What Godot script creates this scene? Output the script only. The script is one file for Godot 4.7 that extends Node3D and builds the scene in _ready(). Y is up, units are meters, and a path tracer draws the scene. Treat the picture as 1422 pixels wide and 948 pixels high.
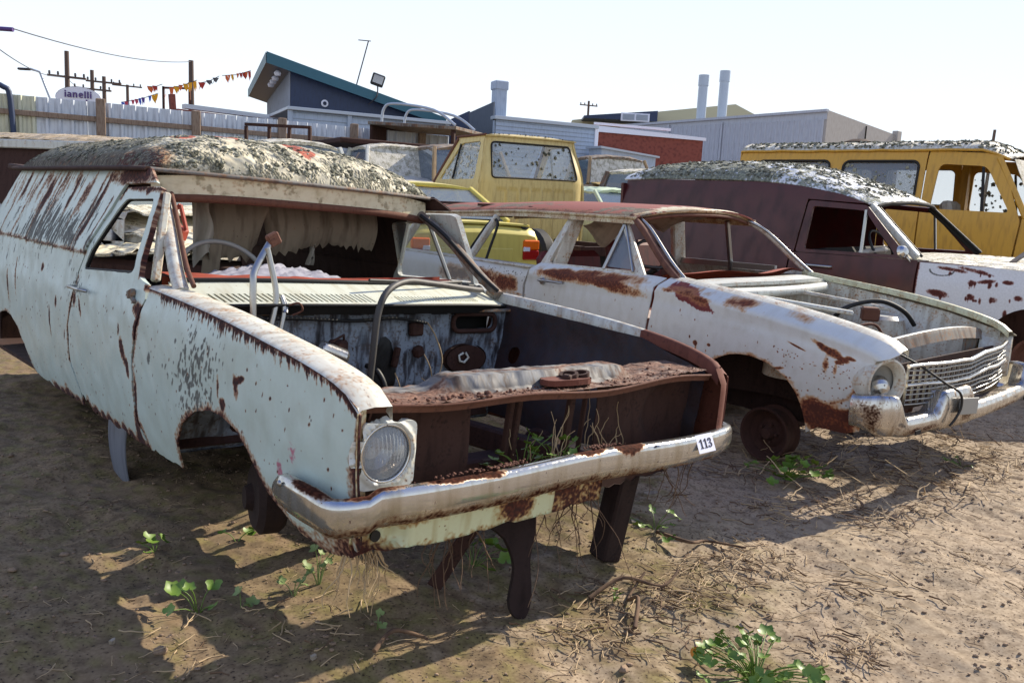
extends Node3D
# Wrecking yard with rusty cars in low winter sun.

const UP := Vector3.UP
var M := {}
var rng := RandomNumberGenerator.new()
var used := {}
var nz := FastNoiseLite.new()

func _ready():
	# ---------- camera
	var cam := Camera3D.new()
	cam.name = "camera"
	cam.fov = 44.38
	cam.near = 0.05
	cam.far = 2000.0
	cam.transform = Transform3D(Basis(Vector3.RIGHT, -0.159) * Basis(Vector3(0, 0, 1), 0.05), Vector3(0, 1.27, 0))
	add_child(cam)
	cam.current = true
	# ---------- sky and sun
	var env := Environment.new()
	env.background_mode = Environment.BG_SKY
	var sm := ProceduralSkyMaterial.new()
	sm.sky_top_color = Color(0.20, 0.37, 0.70)
	sm.sky_horizon_color = Color(0.94, 0.975, 1.0)
	sm.sky_curve = 0.70
	sm.ground_bottom_color = Color(0.30, 0.26, 0.22)
	sm.ground_horizon_color = Color(0.75, 0.75, 0.75)
	sm.sky_energy_multiplier = 0.925
	var sk := Sky.new()
	sk.sky_material = sm
	env.sky = sk
	env.tonemap_mode = Environment.TONE_MAPPER_LINEAR
	env.tonemap_exposure = 1.55
	env.sdfgi_enabled = true
	env.ssao_enabled = true
	env.ssil_enabled = true
	var we := WorldEnvironment.new()
	we.environment = env
	we.name = "world_environment"
	add_child(we)
	var sun := DirectionalLight3D.new()
	sun.name = "sun"
	sun.light_energy = 1.6
	sun.light_color = Color(1.0, 0.955, 0.88)
	sun.light_angular_distance = 0.5
	sun.shadow_enabled = true
	sun.transform = Transform3D(Basis.looking_at(Vector3(-0.86, -0.70, 0.71).normalized(), UP), Vector3(0, 20, 0))
	add_child(sun)
	# ---------- the scene
	rng.seed = 7
	nz.seed = 11
	nz.frequency = 1.0
	make_materials()
	stage("materials")
	build_ground()
	stage("ground")
	build_background()
	stage("background")
	build_white_van()
	stage("white van")
	build_wagon()
	stage("wagon")
	build_maroon_van()
	stage("maroon van")
	build_bus()
	build_pickup()
	build_sedan()
	build_far_vehicles()
	stage("vehicles")
	build_details()
	stage("details")
	build_litter()
	stage("litter")

var t0 := Time.get_ticks_msec()
func stage(s):
	print(s, " ", Time.get_ticks_msec() - t0)

# =====================================================================
# helpers: naming, nodes
# =====================================================================
func numbered(n: String) -> String:
	if not used.has(n):
		used[n] = 0
		return n
	used[n] += 1
	return "%s_%03d" % [n, used[n]]

func tag(o: Node, label: String, category: String, group := "", kind := ""):
	o.set_meta("label", label)
	o.set_meta("category", category)
	if group != "": o.set_meta("group", group)
	if kind != "": o.set_meta("kind", kind)

func thing(called: String, label: String, category: String, xf := Transform3D(), group := "") -> Node3D:
	var o := Node3D.new()
	o.name = numbered(called)
	o.transform = xf
	add_child(o)
	tag(o, label, category, group)
	return o

func pose(x: float, y: float, z: float, yaw: float, pt := 0.0, rl := 0.0) -> Transform3D:
	return Transform3D(Basis(UP, yaw) * Basis(Vector3(0, 0, 1), pt) * Basis(Vector3.RIGHT, rl), Vector3(x, y, z))

func put(b: MB, called: String, mat: Material, parent: Node = null, kind := "") -> MeshInstance3D:
	var o := MeshInstance3D.new()
	o.mesh = b.mesh()
	o.material_override = mat
	o.cast_shadow = GeometryInstance3D.SHADOW_CASTING_SETTING_ON
	if parent == null:
		o.name = numbered(called)
		add_child(o)
	else:
		o.name = called
		parent.add_child(o, true)
	if kind != "": o.set_meta("kind", kind)
	return o

func spl(t: float, xs: Array, ys: Array) -> float:
	var n := xs.size()
	if t <= xs[0]: return ys[0]
	if t >= xs[n - 1]: return ys[n - 1]
	var i := 0
	while i < n - 2 and t > xs[i + 1]: i += 1
	var i0 := maxi(i - 1, 0)
	var i3 := mini(i + 2, n - 1)
	var h: float = xs[i + 1] - xs[i]
	var m0: float = (ys[i + 1] - ys[i0]) / maxf(xs[i + 1] - xs[i0], 1e-5)
	var m1: float = (ys[i3] - ys[i]) / maxf(xs[i3] - xs[i], 1e-5)
	var u: float = (t - xs[i]) / h
	var u2 := u * u
	var u3 := u2 * u
	return (2 * u3 - 3 * u2 + 1) * ys[i] + (u3 - 2 * u2 + u) * h * m0 + (-2 * u3 + 3 * u2) * ys[i + 1] + (u3 - u2) * h * m1

func pv2(a: Array) -> PackedVector2Array:
	var r := PackedVector2Array()
	for i in range(0, a.size(), 2): r.append(Vector2(a[i], a[i + 1]))
	return r

func pv3(a: Array) -> PackedVector3Array:
	var r := PackedVector3Array()
	for i in range(0, a.size(), 3): r.append(Vector3(a[i], a[i + 1], a[i + 2]))
	return r

func smooth_path(a: PackedVector3Array, n: int) -> PackedVector3Array:
	var r := PackedVector3Array()
	var c := a.size()
	for i in c - 1:
		var p0 := a[maxi(i - 1, 0)]
		var p3 := a[mini(i + 2, c - 1)]
		for k in n:
			r.append(a[i].cubic_interpolate(a[i + 1], p0, p3, float(k) / n))
	r.append(a[c - 1])
	return r

func smooth_poly(a: PackedVector2Array, n: int, closed := true) -> PackedVector2Array:
	var r := PackedVector2Array()
	var c := a.size()
	for i in (c if closed else c - 1):
		var p0 := a[(i - 1 + c) % c] if closed else a[maxi(i - 1, 0)]
		var p1 := a[i]
		var p2 := a[(i + 1) % c]
		var p3 := a[(i + 2) % c] if closed else a[mini(i + 2, c - 1)]
		for k in n:
			r.append(p1.cubic_interpolate(p2, p0, p3, float(k) / n))
	if not closed: r.append(a[c - 1])
	return r

func round_rect(x0: float, y0: float, x1: float, y1: float, r: float, n := 5) -> PackedVector2Array:
	var o := PackedVector2Array()
	var cs := [[x1 - r, y1 - r, 0.0], [x0 + r, y1 - r, PI / 2], [x0 + r, y0 + r, PI], [x1 - r, y0 + r, PI * 1.5]]
	for c in cs:
		for k in n + 1:
			var a: float = c[2] + PI / 2 * k / n
			o.append(Vector2(c[0] + r * cos(a), c[1] + r * sin(a)))
	return o

# round off the corners of a polygon
func round_poly(a: PackedVector2Array, r: float, n := 4) -> PackedVector2Array:
	var o := PackedVector2Array()
	var c := a.size()
	for i in c:
		var p := a[i]
		var d0 := a[(i - 1 + c) % c] - p
		var d1 := a[(i + 1) % c] - p
		var q := minf(r, 0.45 * minf(d0.length(), d1.length()))
		var e0 := p + d0.normalized() * q
		var e1 := p + d1.normalized() * q
		for k in n + 1:
			var t := float(k) / n
			o.append(e0.lerp(p, t).lerp(p.lerp(e1, t), t))
	return o

# =====================================================================
# mesh builder
# =====================================================================
class MB:
	var V := PackedVector3Array()
	var N := PackedVector3Array()
	var U := PackedVector2Array()
	var C := PackedColorArray()
	var colr := Color(1, 1, 1)
	var use_col := false

	func vert(p: Vector3, n: Vector3, u: Vector2):
		V.append(p)
		N.append(n)
		U.append(u)
		if use_col: C.append(colr)

	func tri(a: Vector3, b: Vector3, c: Vector3, na: Vector3, nb: Vector3, nc: Vector3, ua := Vector2(), ub := Vector2(), uc := Vector2()):
		var g := (b - a).cross(c - a)
		if g.dot(na + nb + nc) > 0.0:
			vert(a, na, ua); vert(c, nc, uc); vert(b, nb, ub)
		else:
			vert(a, na, ua); vert(b, nb, ub); vert(c, nc, uc)

	func flat(a: Vector3, b: Vector3, c: Vector3, want := Vector3.ZERO, ua := Vector2(), ub := Vector2(), uc := Vector2()):
		var n := (b - a).cross(c - a).normalized()
		if want != Vector3.ZERO and n.dot(want) < 0.0: n = -n
		tri(a, b, c, n, n, n, ua, ub, uc)

	func quad(a: Vector3, b: Vector3, c: Vector3, d: Vector3, want := Vector3.ZERO):
		var n := (c - a).cross(d - b).normalized()
		if want != Vector3.ZERO and n.dot(want) < 0.0: n = -n
		tri(a, b, c, n, n, n)
		tri(a, c, d, n, n, n)

	func box(ctr: Vector3, size: Vector3, bas := Basis(), bev := 0.0):
		var h := size * 0.5
		var bv := minf(bev, 0.45 * minf(size.x, minf(size.y, size.z)))
		var o := func(p: Vector3) -> Vector3: return ctr + bas * p
		var ax := [Vector3(1, 0, 0), Vector3(0, 1, 0), Vector3(0, 0, 1)]
		for i in 3:
			var j := (i + 1) % 3
			var k := (i + 2) % 3
			for s in [-1.0, 1.0]:
				var n: Vector3 = ax[i] * s
				var f: Vector3 = n * h[i]
				var uj: Vector3 = ax[j] * (h[j] - bv)
				var uk: Vector3 = ax[k] * (h[k] - bv)
				quad(o.call(f + uj + uk), o.call(f - uj + uk), o.call(f - uj - uk), o.call(f + uj - uk), bas * n)
		if bv <= 0.0: return
		for i in 3:
			var j := (i + 1) % 3
			var k := (i + 2) % 3
			for sj in [-1.0, 1.0]:
				for sk in [-1.0, 1.0]:
					var e: Vector3 = ax[i] * (h[i] - bv)
					var a: Vector3 = ax[j] * sj * h[j] + ax[k] * sk * (h[k] - bv)
					var b: Vector3 = ax[j] * sj * (h[j] - bv) + ax[k] * sk * h[k]
					quad(o.call(a + e), o.call(b + e), o.call(b - e), o.call(a - e), bas * (ax[j] * sj + ax[k] * sk))
		for sx in [-1.0, 1.0]:
			for sy in [-1.0, 1.0]:
				for sz in [-1.0, 1.0]:
					var s := Vector3(sx, sy, sz)
					var i := h - Vector3(bv, bv, bv)
					flat(o.call(s * Vector3(h.x, i.y, i.z)), o.call(s * Vector3(i.x, h.y, i.z)), o.call(s * Vector3(i.x, i.y, h.z)), bas * s)

	# bar of rectangular section between two points
	func bar(a: Vector3, b: Vector3, w: float, t: float, up := Vector3.UP, bev := 0.0):
		var d := b - a
		var x := d.normalized()
		var z := x.cross(up)
		if z.length() < 0.01: z = x.cross(Vector3.RIGHT)
		z = z.normalized()
		var y := z.cross(x)
		box((a + b) * 0.5, Vector3(d.length(), t, w), Basis(x, y, z), bev)

	func tube(p: PackedVector3Array, r0: float, sides := 8, r1 := -1.0, flatten := 1.0, up := Vector3(0.13, 1, 0.07)):
		if r1 < 0.0: r1 = r0
		var n := p.size()
		var rings := []
		var nr := []
		var x := up
		for i in n:
			var d := (p[mini(i + 1, n - 1)] - p[maxi(i - 1, 0)]).normalized()
			var s := d.cross(x)
			if s.length() < 0.05: s = d.cross(Vector3(1, 0.2, 0.3))
			s = s.normalized()
			x = s.cross(d).normalized()
			var r := lerpf(r0, r1, float(i) / maxf(n - 1, 1))
			var ring := PackedVector3Array()
			var rn := PackedVector3Array()
			for k in sides:
				var a := TAU * k / sides
				ring.append(p[i] + s * cos(a) * r + x * sin(a) * r * flatten)
				rn.append((s * cos(a) * flatten + x * sin(a)).normalized())
			rings.append(ring)
			nr.append(rn)
		for i in n - 1:
			for k in sides:
				var l := (k + 1) % sides
				var v0 := float(i)
				tri(rings[i][k], rings[i][l], rings[i + 1][l], nr[i][k], nr[i][l], nr[i + 1][l], Vector2(float(k) / sides, v0), Vector2(float(k + 1) / sides, v0), Vector2(float(k + 1) / sides, v0 + 1))
				tri(rings[i][k], rings[i + 1][l], rings[i + 1][k], nr[i][k], nr[i + 1][l], nr[i + 1][k], Vector2(float(k) / sides, v0), Vector2(float(k + 1) / sides, v0 + 1), Vector2(float(k) / sides, v0 + 1))
		for e in [0, n - 1]:
			var d: Vector3 = (p[0] - p[1]) if e == 0 else (p[n - 1] - p[n - 2])
			for k in range(1, sides - 1):
				flat(rings[e][0], rings[e][k], rings[e][k + 1], d)

	# profile: (radius, height) pairs turned round local y of xf
	func lathe(prof: PackedVector2Array, sides: int, xf: Transform3D, arc0 := 0.0, arc1 := TAU):
		var n := prof.size()
		for i in n - 1:
			var a := prof[i]
			var b := prof[i + 1]
			var t := (b - a)
			if t.length() < 1e-6: continue
			t = t.normalized()
			var nn := Vector2(t.y, -t.x)
			for k in sides:
				var a0 := lerpf(arc0, arc1, float(k) / sides)
				var a1 := lerpf(arc0, arc1, float(k + 1) / sides)
				var d0 := Vector3(cos(a0), 0, sin(a0))
				var d1 := Vector3(cos(a1), 0, sin(a1))
				var n0 := xf.basis * (d0 * nn.x + Vector3(0, nn.y, 0))
				var n1 := xf.basis * (d1 * nn.x + Vector3(0, nn.y, 0))
				var p0 := xf * (d0 * a.x + Vector3(0, a.y, 0))
				var p1 := xf * (d1 * a.x + Vector3(0, a.y, 0))
				var p2 := xf * (d1 * b.x + Vector3(0, b.y, 0))
				var p3 := xf * (d0 * b.x + Vector3(0, b.y, 0))
				if a.x > 1e-6: tri(p0, p1, p2, n0, n1, n1)
				if b.x > 1e-6: tri(p0, p2, p3, n0, n1, n0)

	# polygon in local xy of xf, extruded along local z from 0 to depth
	func prism(poly: PackedVector2Array, depth: float, xf: Transform3D, bev := 0.0):
		var pin := poly
		if bev > 0.0:
			var q := Geometry2D.offset_polygon(poly, -bev)
			if q.size() == 1 and q[0].size() == poly.size(): pin = q[0]
			else: bev = 0.0
		var idx := Geometry2D.triangulate_polygon(pin)
		for s in [0, 1]:
			var z := depth if s == 1 else 0.0
			var nrm: Vector3 = xf.basis * Vector3(0, 0, 1 if s == 1 else -1)
			if depth < 0: nrm = -nrm
			for i in range(0, idx.size(), 3):
				flat(xf * Vector3(pin[idx[i]].x, pin[idx[i]].y, z), xf * Vector3(pin[idx[i + 1]].x, pin[idx[i + 1]].y, z), xf * Vector3(pin[idx[i + 2]].x, pin[idx[i + 2]].y, z), nrm)
		var c := poly.size()
		var cw := Geometry2D.is_polygon_clockwise(poly)
		for i in c:
			var a := poly[i]
			var b := poly[(i + 1) % c]
			var e := b - a
			var on := Vector2(e.y, -e.x) * (-1.0 if cw else 1.0)
			quad(xf * Vector3(a.x, a.y, 0), xf * Vector3(b.x, b.y, 0), xf * Vector3(b.x, b.y, depth), xf * Vector3(a.x, a.y, depth), xf.basis * Vector3(on.x, on.y, 0))

	# grid of points (rows of equal length), smooth normals
	func grid(rows: Array, flip := false, uvs: Array = []):
		var r := rows.size()
		var c: int = rows[0].size()
		var nn := []
		for i in r:
			var rn := PackedVector3Array()
			for j in c:
				var du: Vector3 = rows[i][mini(j + 1, c - 1)] - rows[i][maxi(j - 1, 0)]
				var dv: Vector3 = rows[mini(i + 1, r - 1)][j] - rows[maxi(i - 1, 0)][j]
				var n := du.cross(dv).normalized()
				rn.append(-n if flip else n)
			nn.append(rn)
		for i in r - 1:
			for j in c - 1:
				var u := [Vector2(), Vector2(), Vector2(), Vector2()]
				if uvs.size() > 0: u = [uvs[i][j], uvs[i][j + 1], uvs[i + 1][j + 1], uvs[i + 1][j]]
				tri(rows[i][j], rows[i][j + 1], rows[i + 1][j + 1], nn[i][j], nn[i][j + 1], nn[i + 1][j + 1], u[0], u[1], u[2])
				tri(rows[i][j], rows[i + 1][j + 1], rows[i + 1][j], nn[i][j], nn[i + 1][j + 1], nn[i + 1][j], u[0], u[2], u[3])

	# a curved sheet: polygons of the flat domain (outlines minus holes), mapped to space by map
	func sheet(outs: Array, holes: Array, map: Callable, cell: float, can = null, thick := 0.0, back := false, side := 1.0):
		var e := cell * 0.2
		var cache := {}
		for o in outs:
			var bb := Rect2(o[0], Vector2.ZERO)
			for p in o: bb = bb.expand(p)
			var nx := maxi(1, int(ceil(bb.size.x / cell)))
			var ny := maxi(1, int(ceil(bb.size.y / cell)))
			for iy in ny:
				for ix in nx:
					var x0 := bb.position.x + bb.size.x * ix / nx
					var x1 := bb.position.x + bb.size.x * (ix + 1) / nx
					var y0 := bb.position.y + bb.size.y * iy / ny
					var y1 := bb.position.y + bb.size.y * (iy + 1) / ny
					var polys: Array = Geometry2D.intersect_polygons(PackedVector2Array([Vector2(x0, y0), Vector2(x1, y0), Vector2(x1, y1), Vector2(x0, y1)]), o)
					for hl in holes:
						var nxt := []
						for pl in polys:
							for q in Geometry2D.clip_polygons(pl, hl):
								nxt.append(q)
						polys = nxt
					for pl in polys:
						if pl.size() < 3: continue
						var idx := Geometry2D.triangulate_polygon(pl)
						var pp := PackedVector3Array()
						var pn := PackedVector3Array()
						var pu := PackedVector2Array()
						for q in pl:
							var key := Vector2i(roundi(q.x * 20000), roundi(q.y * 20000))
							var hit = cache.get(key)
							if hit == null:
								var p: Vector3 = map.call(q)
								var n: Vector3 = (map.call(q + Vector2(e, 0)) - map.call(q - Vector2(e, 0))).cross(map.call(q + Vector2(0, e)) - map.call(q - Vector2(0, e))).normalized() * side
								hit = [p, n]
								cache[key] = hit
							pp.append(hit[0])
							pn.append(hit[1])
							pu.append(can.uv(q) if can != null else q)
						for i in range(0, idx.size(), 3):
							var a := idx[i]
							var b := idx[i + 1]
							var c := idx[i + 2]
							tri(pp[a], pp[b], pp[c], pn[a], pn[b], pn[c], pu[a], pu[b], pu[c])
							if back: tri(pp[a] - pn[a] * thick, pp[b] - pn[b] * thick, pp[c] - pn[c] * thick, -pn[a], -pn[b], -pn[c], pu[a], pu[b], pu[c])
		if thick > 0.0:
			for ol in outs + holes:
				var cnt: int = ol.size()
				for i in cnt:
					var a: Vector2 = ol[i]
					var b: Vector2 = ol[(i + 1) % cnt]
					var seg := maxi(1, int(ceil(a.distance_to(b) / cell)))
					for k in seg:
						var q0 := a.lerp(b, float(k) / seg)
						var q1 := a.lerp(b, float(k + 1) / seg)
						var r := []
						for q in [q0, q1]:
							var p: Vector3 = map.call(q)
							var n: Vector3 = (map.call(q + Vector2(e, 0)) - map.call(q - Vector2(e, 0))).cross(map.call(q + Vector2(0, e)) - map.call(q - Vector2(0, e))).normalized() * side
							r.append(p)
							r.append(p - n * thick)
						var u0: Vector2 = can.uv(q0) if can != null else q0
						var u1: Vector2 = can.uv(q1) if can != null else q1
						flat(r[0], r[2], r[3], Vector3.ZERO, u0, u1, u1)
						flat(r[0], r[3], r[1], Vector3.ZERO, u0, u1, u0)

	func mesh() -> ArrayMesh:
		var m := ArrayMesh.new()
		if V.size() == 0: return m
		var a := []
		a.resize(Mesh.ARRAY_MAX)
		a[Mesh.ARRAY_VERTEX] = V
		a[Mesh.ARRAY_NORMAL] = N
		a[Mesh.ARRAY_TEX_UV] = U
		if use_col: a[Mesh.ARRAY_COLOR] = C
		m.add_surface_from_arrays(Mesh.PRIMITIVE_TRIANGLES, a)
		return m

# =====================================================================
# canvas: fields of rust, lichen and bare primer, composed with noise into textures
# =====================================================================
class Can:
	var w: int
	var h: int
	var ppm: float
	var ox: float
	var oy: float
	var F := PackedFloat32Array()
	var seamless := false

	func _init(x0: float, y0: float, x1: float, y1: float, d: float):
		ox = x0
		oy = y0
		ppm = d
		w = int((x1 - x0) * d)
		h = int((y1 - y0) * d)
		F.resize(w * h * 3)

	func uv(p: Vector2) -> Vector2:
		return Vector2((p.x - ox) * ppm / w, 1.0 - (p.y - oy) * ppm / h)

	# f: 0 rust, 1 lichen, 2 primer / other paint
	func blob(f: int, cx: float, cy: float, rx: float, ry: float, amp: float, rot := 0.0):
		var px := (cx - ox) * ppm
		var py := h - (cy - oy) * ppm
		var ax := rx * ppm
		var ay := ry * ppm
		var R := maxf(ax, ay)
		var c := cos(rot)
		var s := sin(rot)
		var o := f * w * h
		for y in range(maxi(0, int(py - R)), mini(h, int(py + R) + 1)):
			for x in range(maxi(0, int(px - R)), mini(w, int(px + R) + 1)):
				var dx := x - px
				var dy := py - y
				var u := (dx * c + dy * s) / ax
				var v := (-dx * s + dy * c) / ay
				var d := u * u + v * v
				if d < 1.0: F[o + y * w + x] += amp * (1.0 - d)

	func line(f: int, pts: Array, r: float, amp: float):
		for i in range(0, pts.size() - 2, 2):
			var a := Vector2((pts[i] - ox) * ppm, h - (pts[i + 1] - oy) * ppm)
			var b := Vector2((pts[i + 2] - ox) * ppm, h - (pts[i + 3] - oy) * ppm)
			var R := r * ppm
			var o := f * w * h
			var ab := b - a
			var l2 := maxf(ab.length_squared(), 1e-6)
			for y in range(maxi(0, int(minf(a.y, b.y) - R)), mini(h, int(maxf(a.y, b.y) + R) + 1)):
				for x in range(maxi(0, int(minf(a.x, b.x) - R)), mini(w, int(maxf(a.x, b.x) + R) + 1)):
					var p := Vector2(x, y)
					var t := clampf((p - a).dot(ab) / l2, 0.0, 1.0)
					var d := p.distance_to(a + ab * t) / R
					if d < 1.0:
						var q := o + y * w + x
						F[q] = maxf(F[q], amp * (1.0 - d))

	func rect(f: int, x0: float, y0: float, x1: float, y1: float, amp: float):
		var o := f * w * h
		for y in range(clampi(int(h - (y1 - oy) * ppm), 0, h), clampi(int(h - (y0 - oy) * ppm), 0, h)):
			for x in range(clampi(int((x0 - ox) * ppm), 0, w), clampi(int((x1 - ox) * ppm), 0, w)):
				F[o + y * w + x] += amp

	func noise(sd: int, per_m: float, oct := 3, stretch_x := 1.0, stretch_y := 1.0) -> PackedByteArray:
		var n := FastNoiseLite.new()
		n.seed = sd
		n.noise_type = FastNoiseLite.TYPE_SIMPLEX_SMOOTH
		n.fractal_octaves = oct
		n.frequency = per_m / ppm
		var ww := maxi(4, int(w / stretch_x))
		var hh := maxi(4, int(h / stretch_y))
		var im := n.get_seamless_image(ww, hh, false, false, 0.15, true) if seamless else n.get_image(ww, hh, false, false, true)
		if ww != w or hh != h: im.resize(w, h, Image.INTERPOLATE_CUBIC)
		im.convert(Image.FORMAT_L8)
		return im.get_data()

	# pal: base, grime, alt (primer), halo, rust1, rust2, lich1, lich2 (sRGB colours), and amounts
	func compose(pal: Dictionary, sd: int) -> StandardMaterial3D:
		var nA := noise(sd, pal.get("fa", 9.0), 4)
		var nB := noise(sd + 1, pal.get("fb", 55.0), 3)
		var nC := noise(sd + 2, pal.get("fc", 16.0), 4, 1.0, pal.get("streak", 6.0))
		var base: Color = pal.base
		var grime: Color = pal.get("grime", base * 0.7)
		var alt: Color = pal.get("alt", Color(0.55, 0.25, 0.18))
		var halo: Color = pal.get("halo", Color(0.62, 0.40, 0.22))
		var rust1: Color = pal.get("rust1", Color(0.36, 0.18, 0.12))
		var rust2: Color = pal.get("rust2", Color(0.20, 0.10, 0.08))
		var lich1: Color = pal.get("lich1", Color(0.24, 0.24, 0.20))
		var lich2: Color = pal.get("lich2", Color(0.58, 0.58, 0.50))
		var gr: float = pal.get("gr", 0.35)
		var bias: float = pal.get("bias", 0.0)
		var lbias: float = pal.get("lbias", 0.0)
		var proug: float = pal.get("rough", 0.42)
		var speck: float = pal.get("speck", 0.86)
		var lw: float = pal.get("lw", 1.0)
		var bn: float = pal.get("bn", 0.10)
		var rbn: float = pal.get("rb", 0.55)
		var sz := w * h
		var out := PackedByteArray()
		out.resize(sz * 3)
		var rou := PackedByteArray()
		rou.resize(sz)
		var hg := PackedByteArray()
		hg.resize(sz)
		for i in sz:
			var a := nA[i] * 0.00392157 - 0.5
			var b := nB[i] * 0.00392157 - 0.5
			var c := nC[i] * 0.00392157
			var g := clampf((c - 0.45) * 2.2, 0.0, 1.0) * gr + b * bn
			var cr := lerpf(base.r, grime.r, g)
			var cg := lerpf(base.g, grime.g, g)
			var cb := lerpf(base.b, grime.b, g)
			var ro := proug + b * 0.12 + g * 0.2
			var he := 150.0 + b * 6.0
			var p := F[2 * sz + i]
			if p > 0.0:
				p = clampf((p + a * 0.9 + b * 0.5 - 0.42) * 5.0, 0.0, 1.0)
				var al: float = 1.0 + b * pal.get("altn", 0.3)
				cr = lerpf(cr, alt.r * al, p)
				cg = lerpf(cg, alt.g * al, p)
				cb = lerpf(cb, alt.b * al, p)
				ro = lerpf(ro, 0.75, p)
				he -= 14.0 * p
			var r := F[i] + bias
			if r > 0.001 or b > speck - 0.5:
				r += a * 0.55 + b * rbn
				if b > speck - 0.5: r += (b - speck + 0.5) * 9.0
				if r > 0.14:
					var k := clampf((r - 0.14) / 0.32, 0.0, 1.0) * 0.8
					cr = lerpf(cr, halo.r, k)
					cg = lerpf(cg, halo.g, k)
					cb = lerpf(cb, halo.b, k)
					ro = lerpf(ro, 0.85, k)
				if r > 0.46:
					var k := clampf((r - 0.44) * 4.5, 0.0, 1.0)
					var m := clampf(0.5 + b * 1.6 + (r - 0.8) * 0.6, 0.0, 1.0)
					cr = lerpf(cr, lerpf(rust1.r, rust2.r, m), k)
					cg = lerpf(cg, lerpf(rust1.g, rust2.g, m), k)
					cb = lerpf(cb, lerpf(rust1.b, rust2.b, m), k)
					ro = lerpf(ro, 0.95, k)
					he = lerpf(he, 105.0 + b * 90.0, k)
			var l := F[sz + i] + lbias
			if l > 0.001:
				l += a * 0.7 + b * 0.75 * lw + (c - 0.5) * 0.5
				if l > 0.5:
					var k := clampf((l - 0.5) * 3.6, 0.0, 1.0)
					var wn := nB[(i * 37 + 911) % sz] * 0.00392157 - 0.5
					var m := clampf(0.40 + b * 1.3 + a * 0.6 + wn * 0.9, 0.0, 1.0)
					k *= 0.82 + wn * 0.4
					cr = lerpf(cr, lerpf(lich1.r, lich2.r, m), k)
					cg = lerpf(cg, lerpf(lich1.g, lich2.g, m), k)
					cb = lerpf(cb, lerpf(lich1.b, lich2.b, m), k)
					ro = lerpf(ro, 0.97, k)
					he = lerpf(he, 190.0 + b * 110.0 + wn * 60.0, k)
			var j := i * 3
			out[j] = clampi(int(cr * 255.0), 0, 255)
			out[j + 1] = clampi(int(cg * 255.0), 0, 255)
			out[j + 2] = clampi(int(cb * 255.0), 0, 255)
			rou[i] = clampi(int(ro * 255.0), 0, 255)
			hg[i] = clampi(int(he), 0, 255)
		F = PackedFloat32Array()
		var mt := StandardMaterial3D.new()
		mt.albedo_texture = ImageTexture.create_from_image(Image.create_from_data(w, h, false, Image.FORMAT_RGB8, out))
		mt.cull_mode = BaseMaterial3D.CULL_DISABLED
		if pal.get("lite", false):
			mt.roughness = proug
			return mt
		mt.roughness = 1.0
		mt.roughness_texture = ImageTexture.create_from_image(Image.create_from_data(w, h, false, Image.FORMAT_L8, rou))
		mt.roughness_texture_channel = BaseMaterial3D.TEXTURE_CHANNEL_RED
		mt.heightmap_enabled = true
		mt.heightmap_texture = ImageTexture.create_from_image(Image.create_from_data(w, h, false, Image.FORMAT_L8, hg))
		mt.heightmap_scale = pal.get("relief", 0.5)
		return mt

# material with a colour and noise textures by triplanar mapping
func plain(base: Color, rough: float, metal := 0.0) -> StandardMaterial3D:
	var m := StandardMaterial3D.new()
	m.albedo_color = base
	m.roughness = rough
	m.metallic = metal
	m.cull_mode = BaseMaterial3D.CULL_DISABLED
	return m

# tiled material: a Can composed over one tile of `size` metres, laid triplanar
func tiled(pal: Dictionary, sd: int, size: float, px: int, fill = null) -> StandardMaterial3D:
	var c := Can.new(0, 0, size, size, px / size + 0.001)
	c.seamless = true
	if not pal.has("lite"): pal.lite = not pal.has("relief")
	if fill != null: fill.call(c)
	var m := c.compose(pal, sd)
	m.uv1_triplanar = true
	m.uv1_scale = Vector3.ONE / size
	m.set_meta("size", size)
	return m

func tint(m: StandardMaterial3D, c: Color) -> StandardMaterial3D:
	var d: StandardMaterial3D = m.duplicate()
	d.albedo_color = c
	return d

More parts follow.
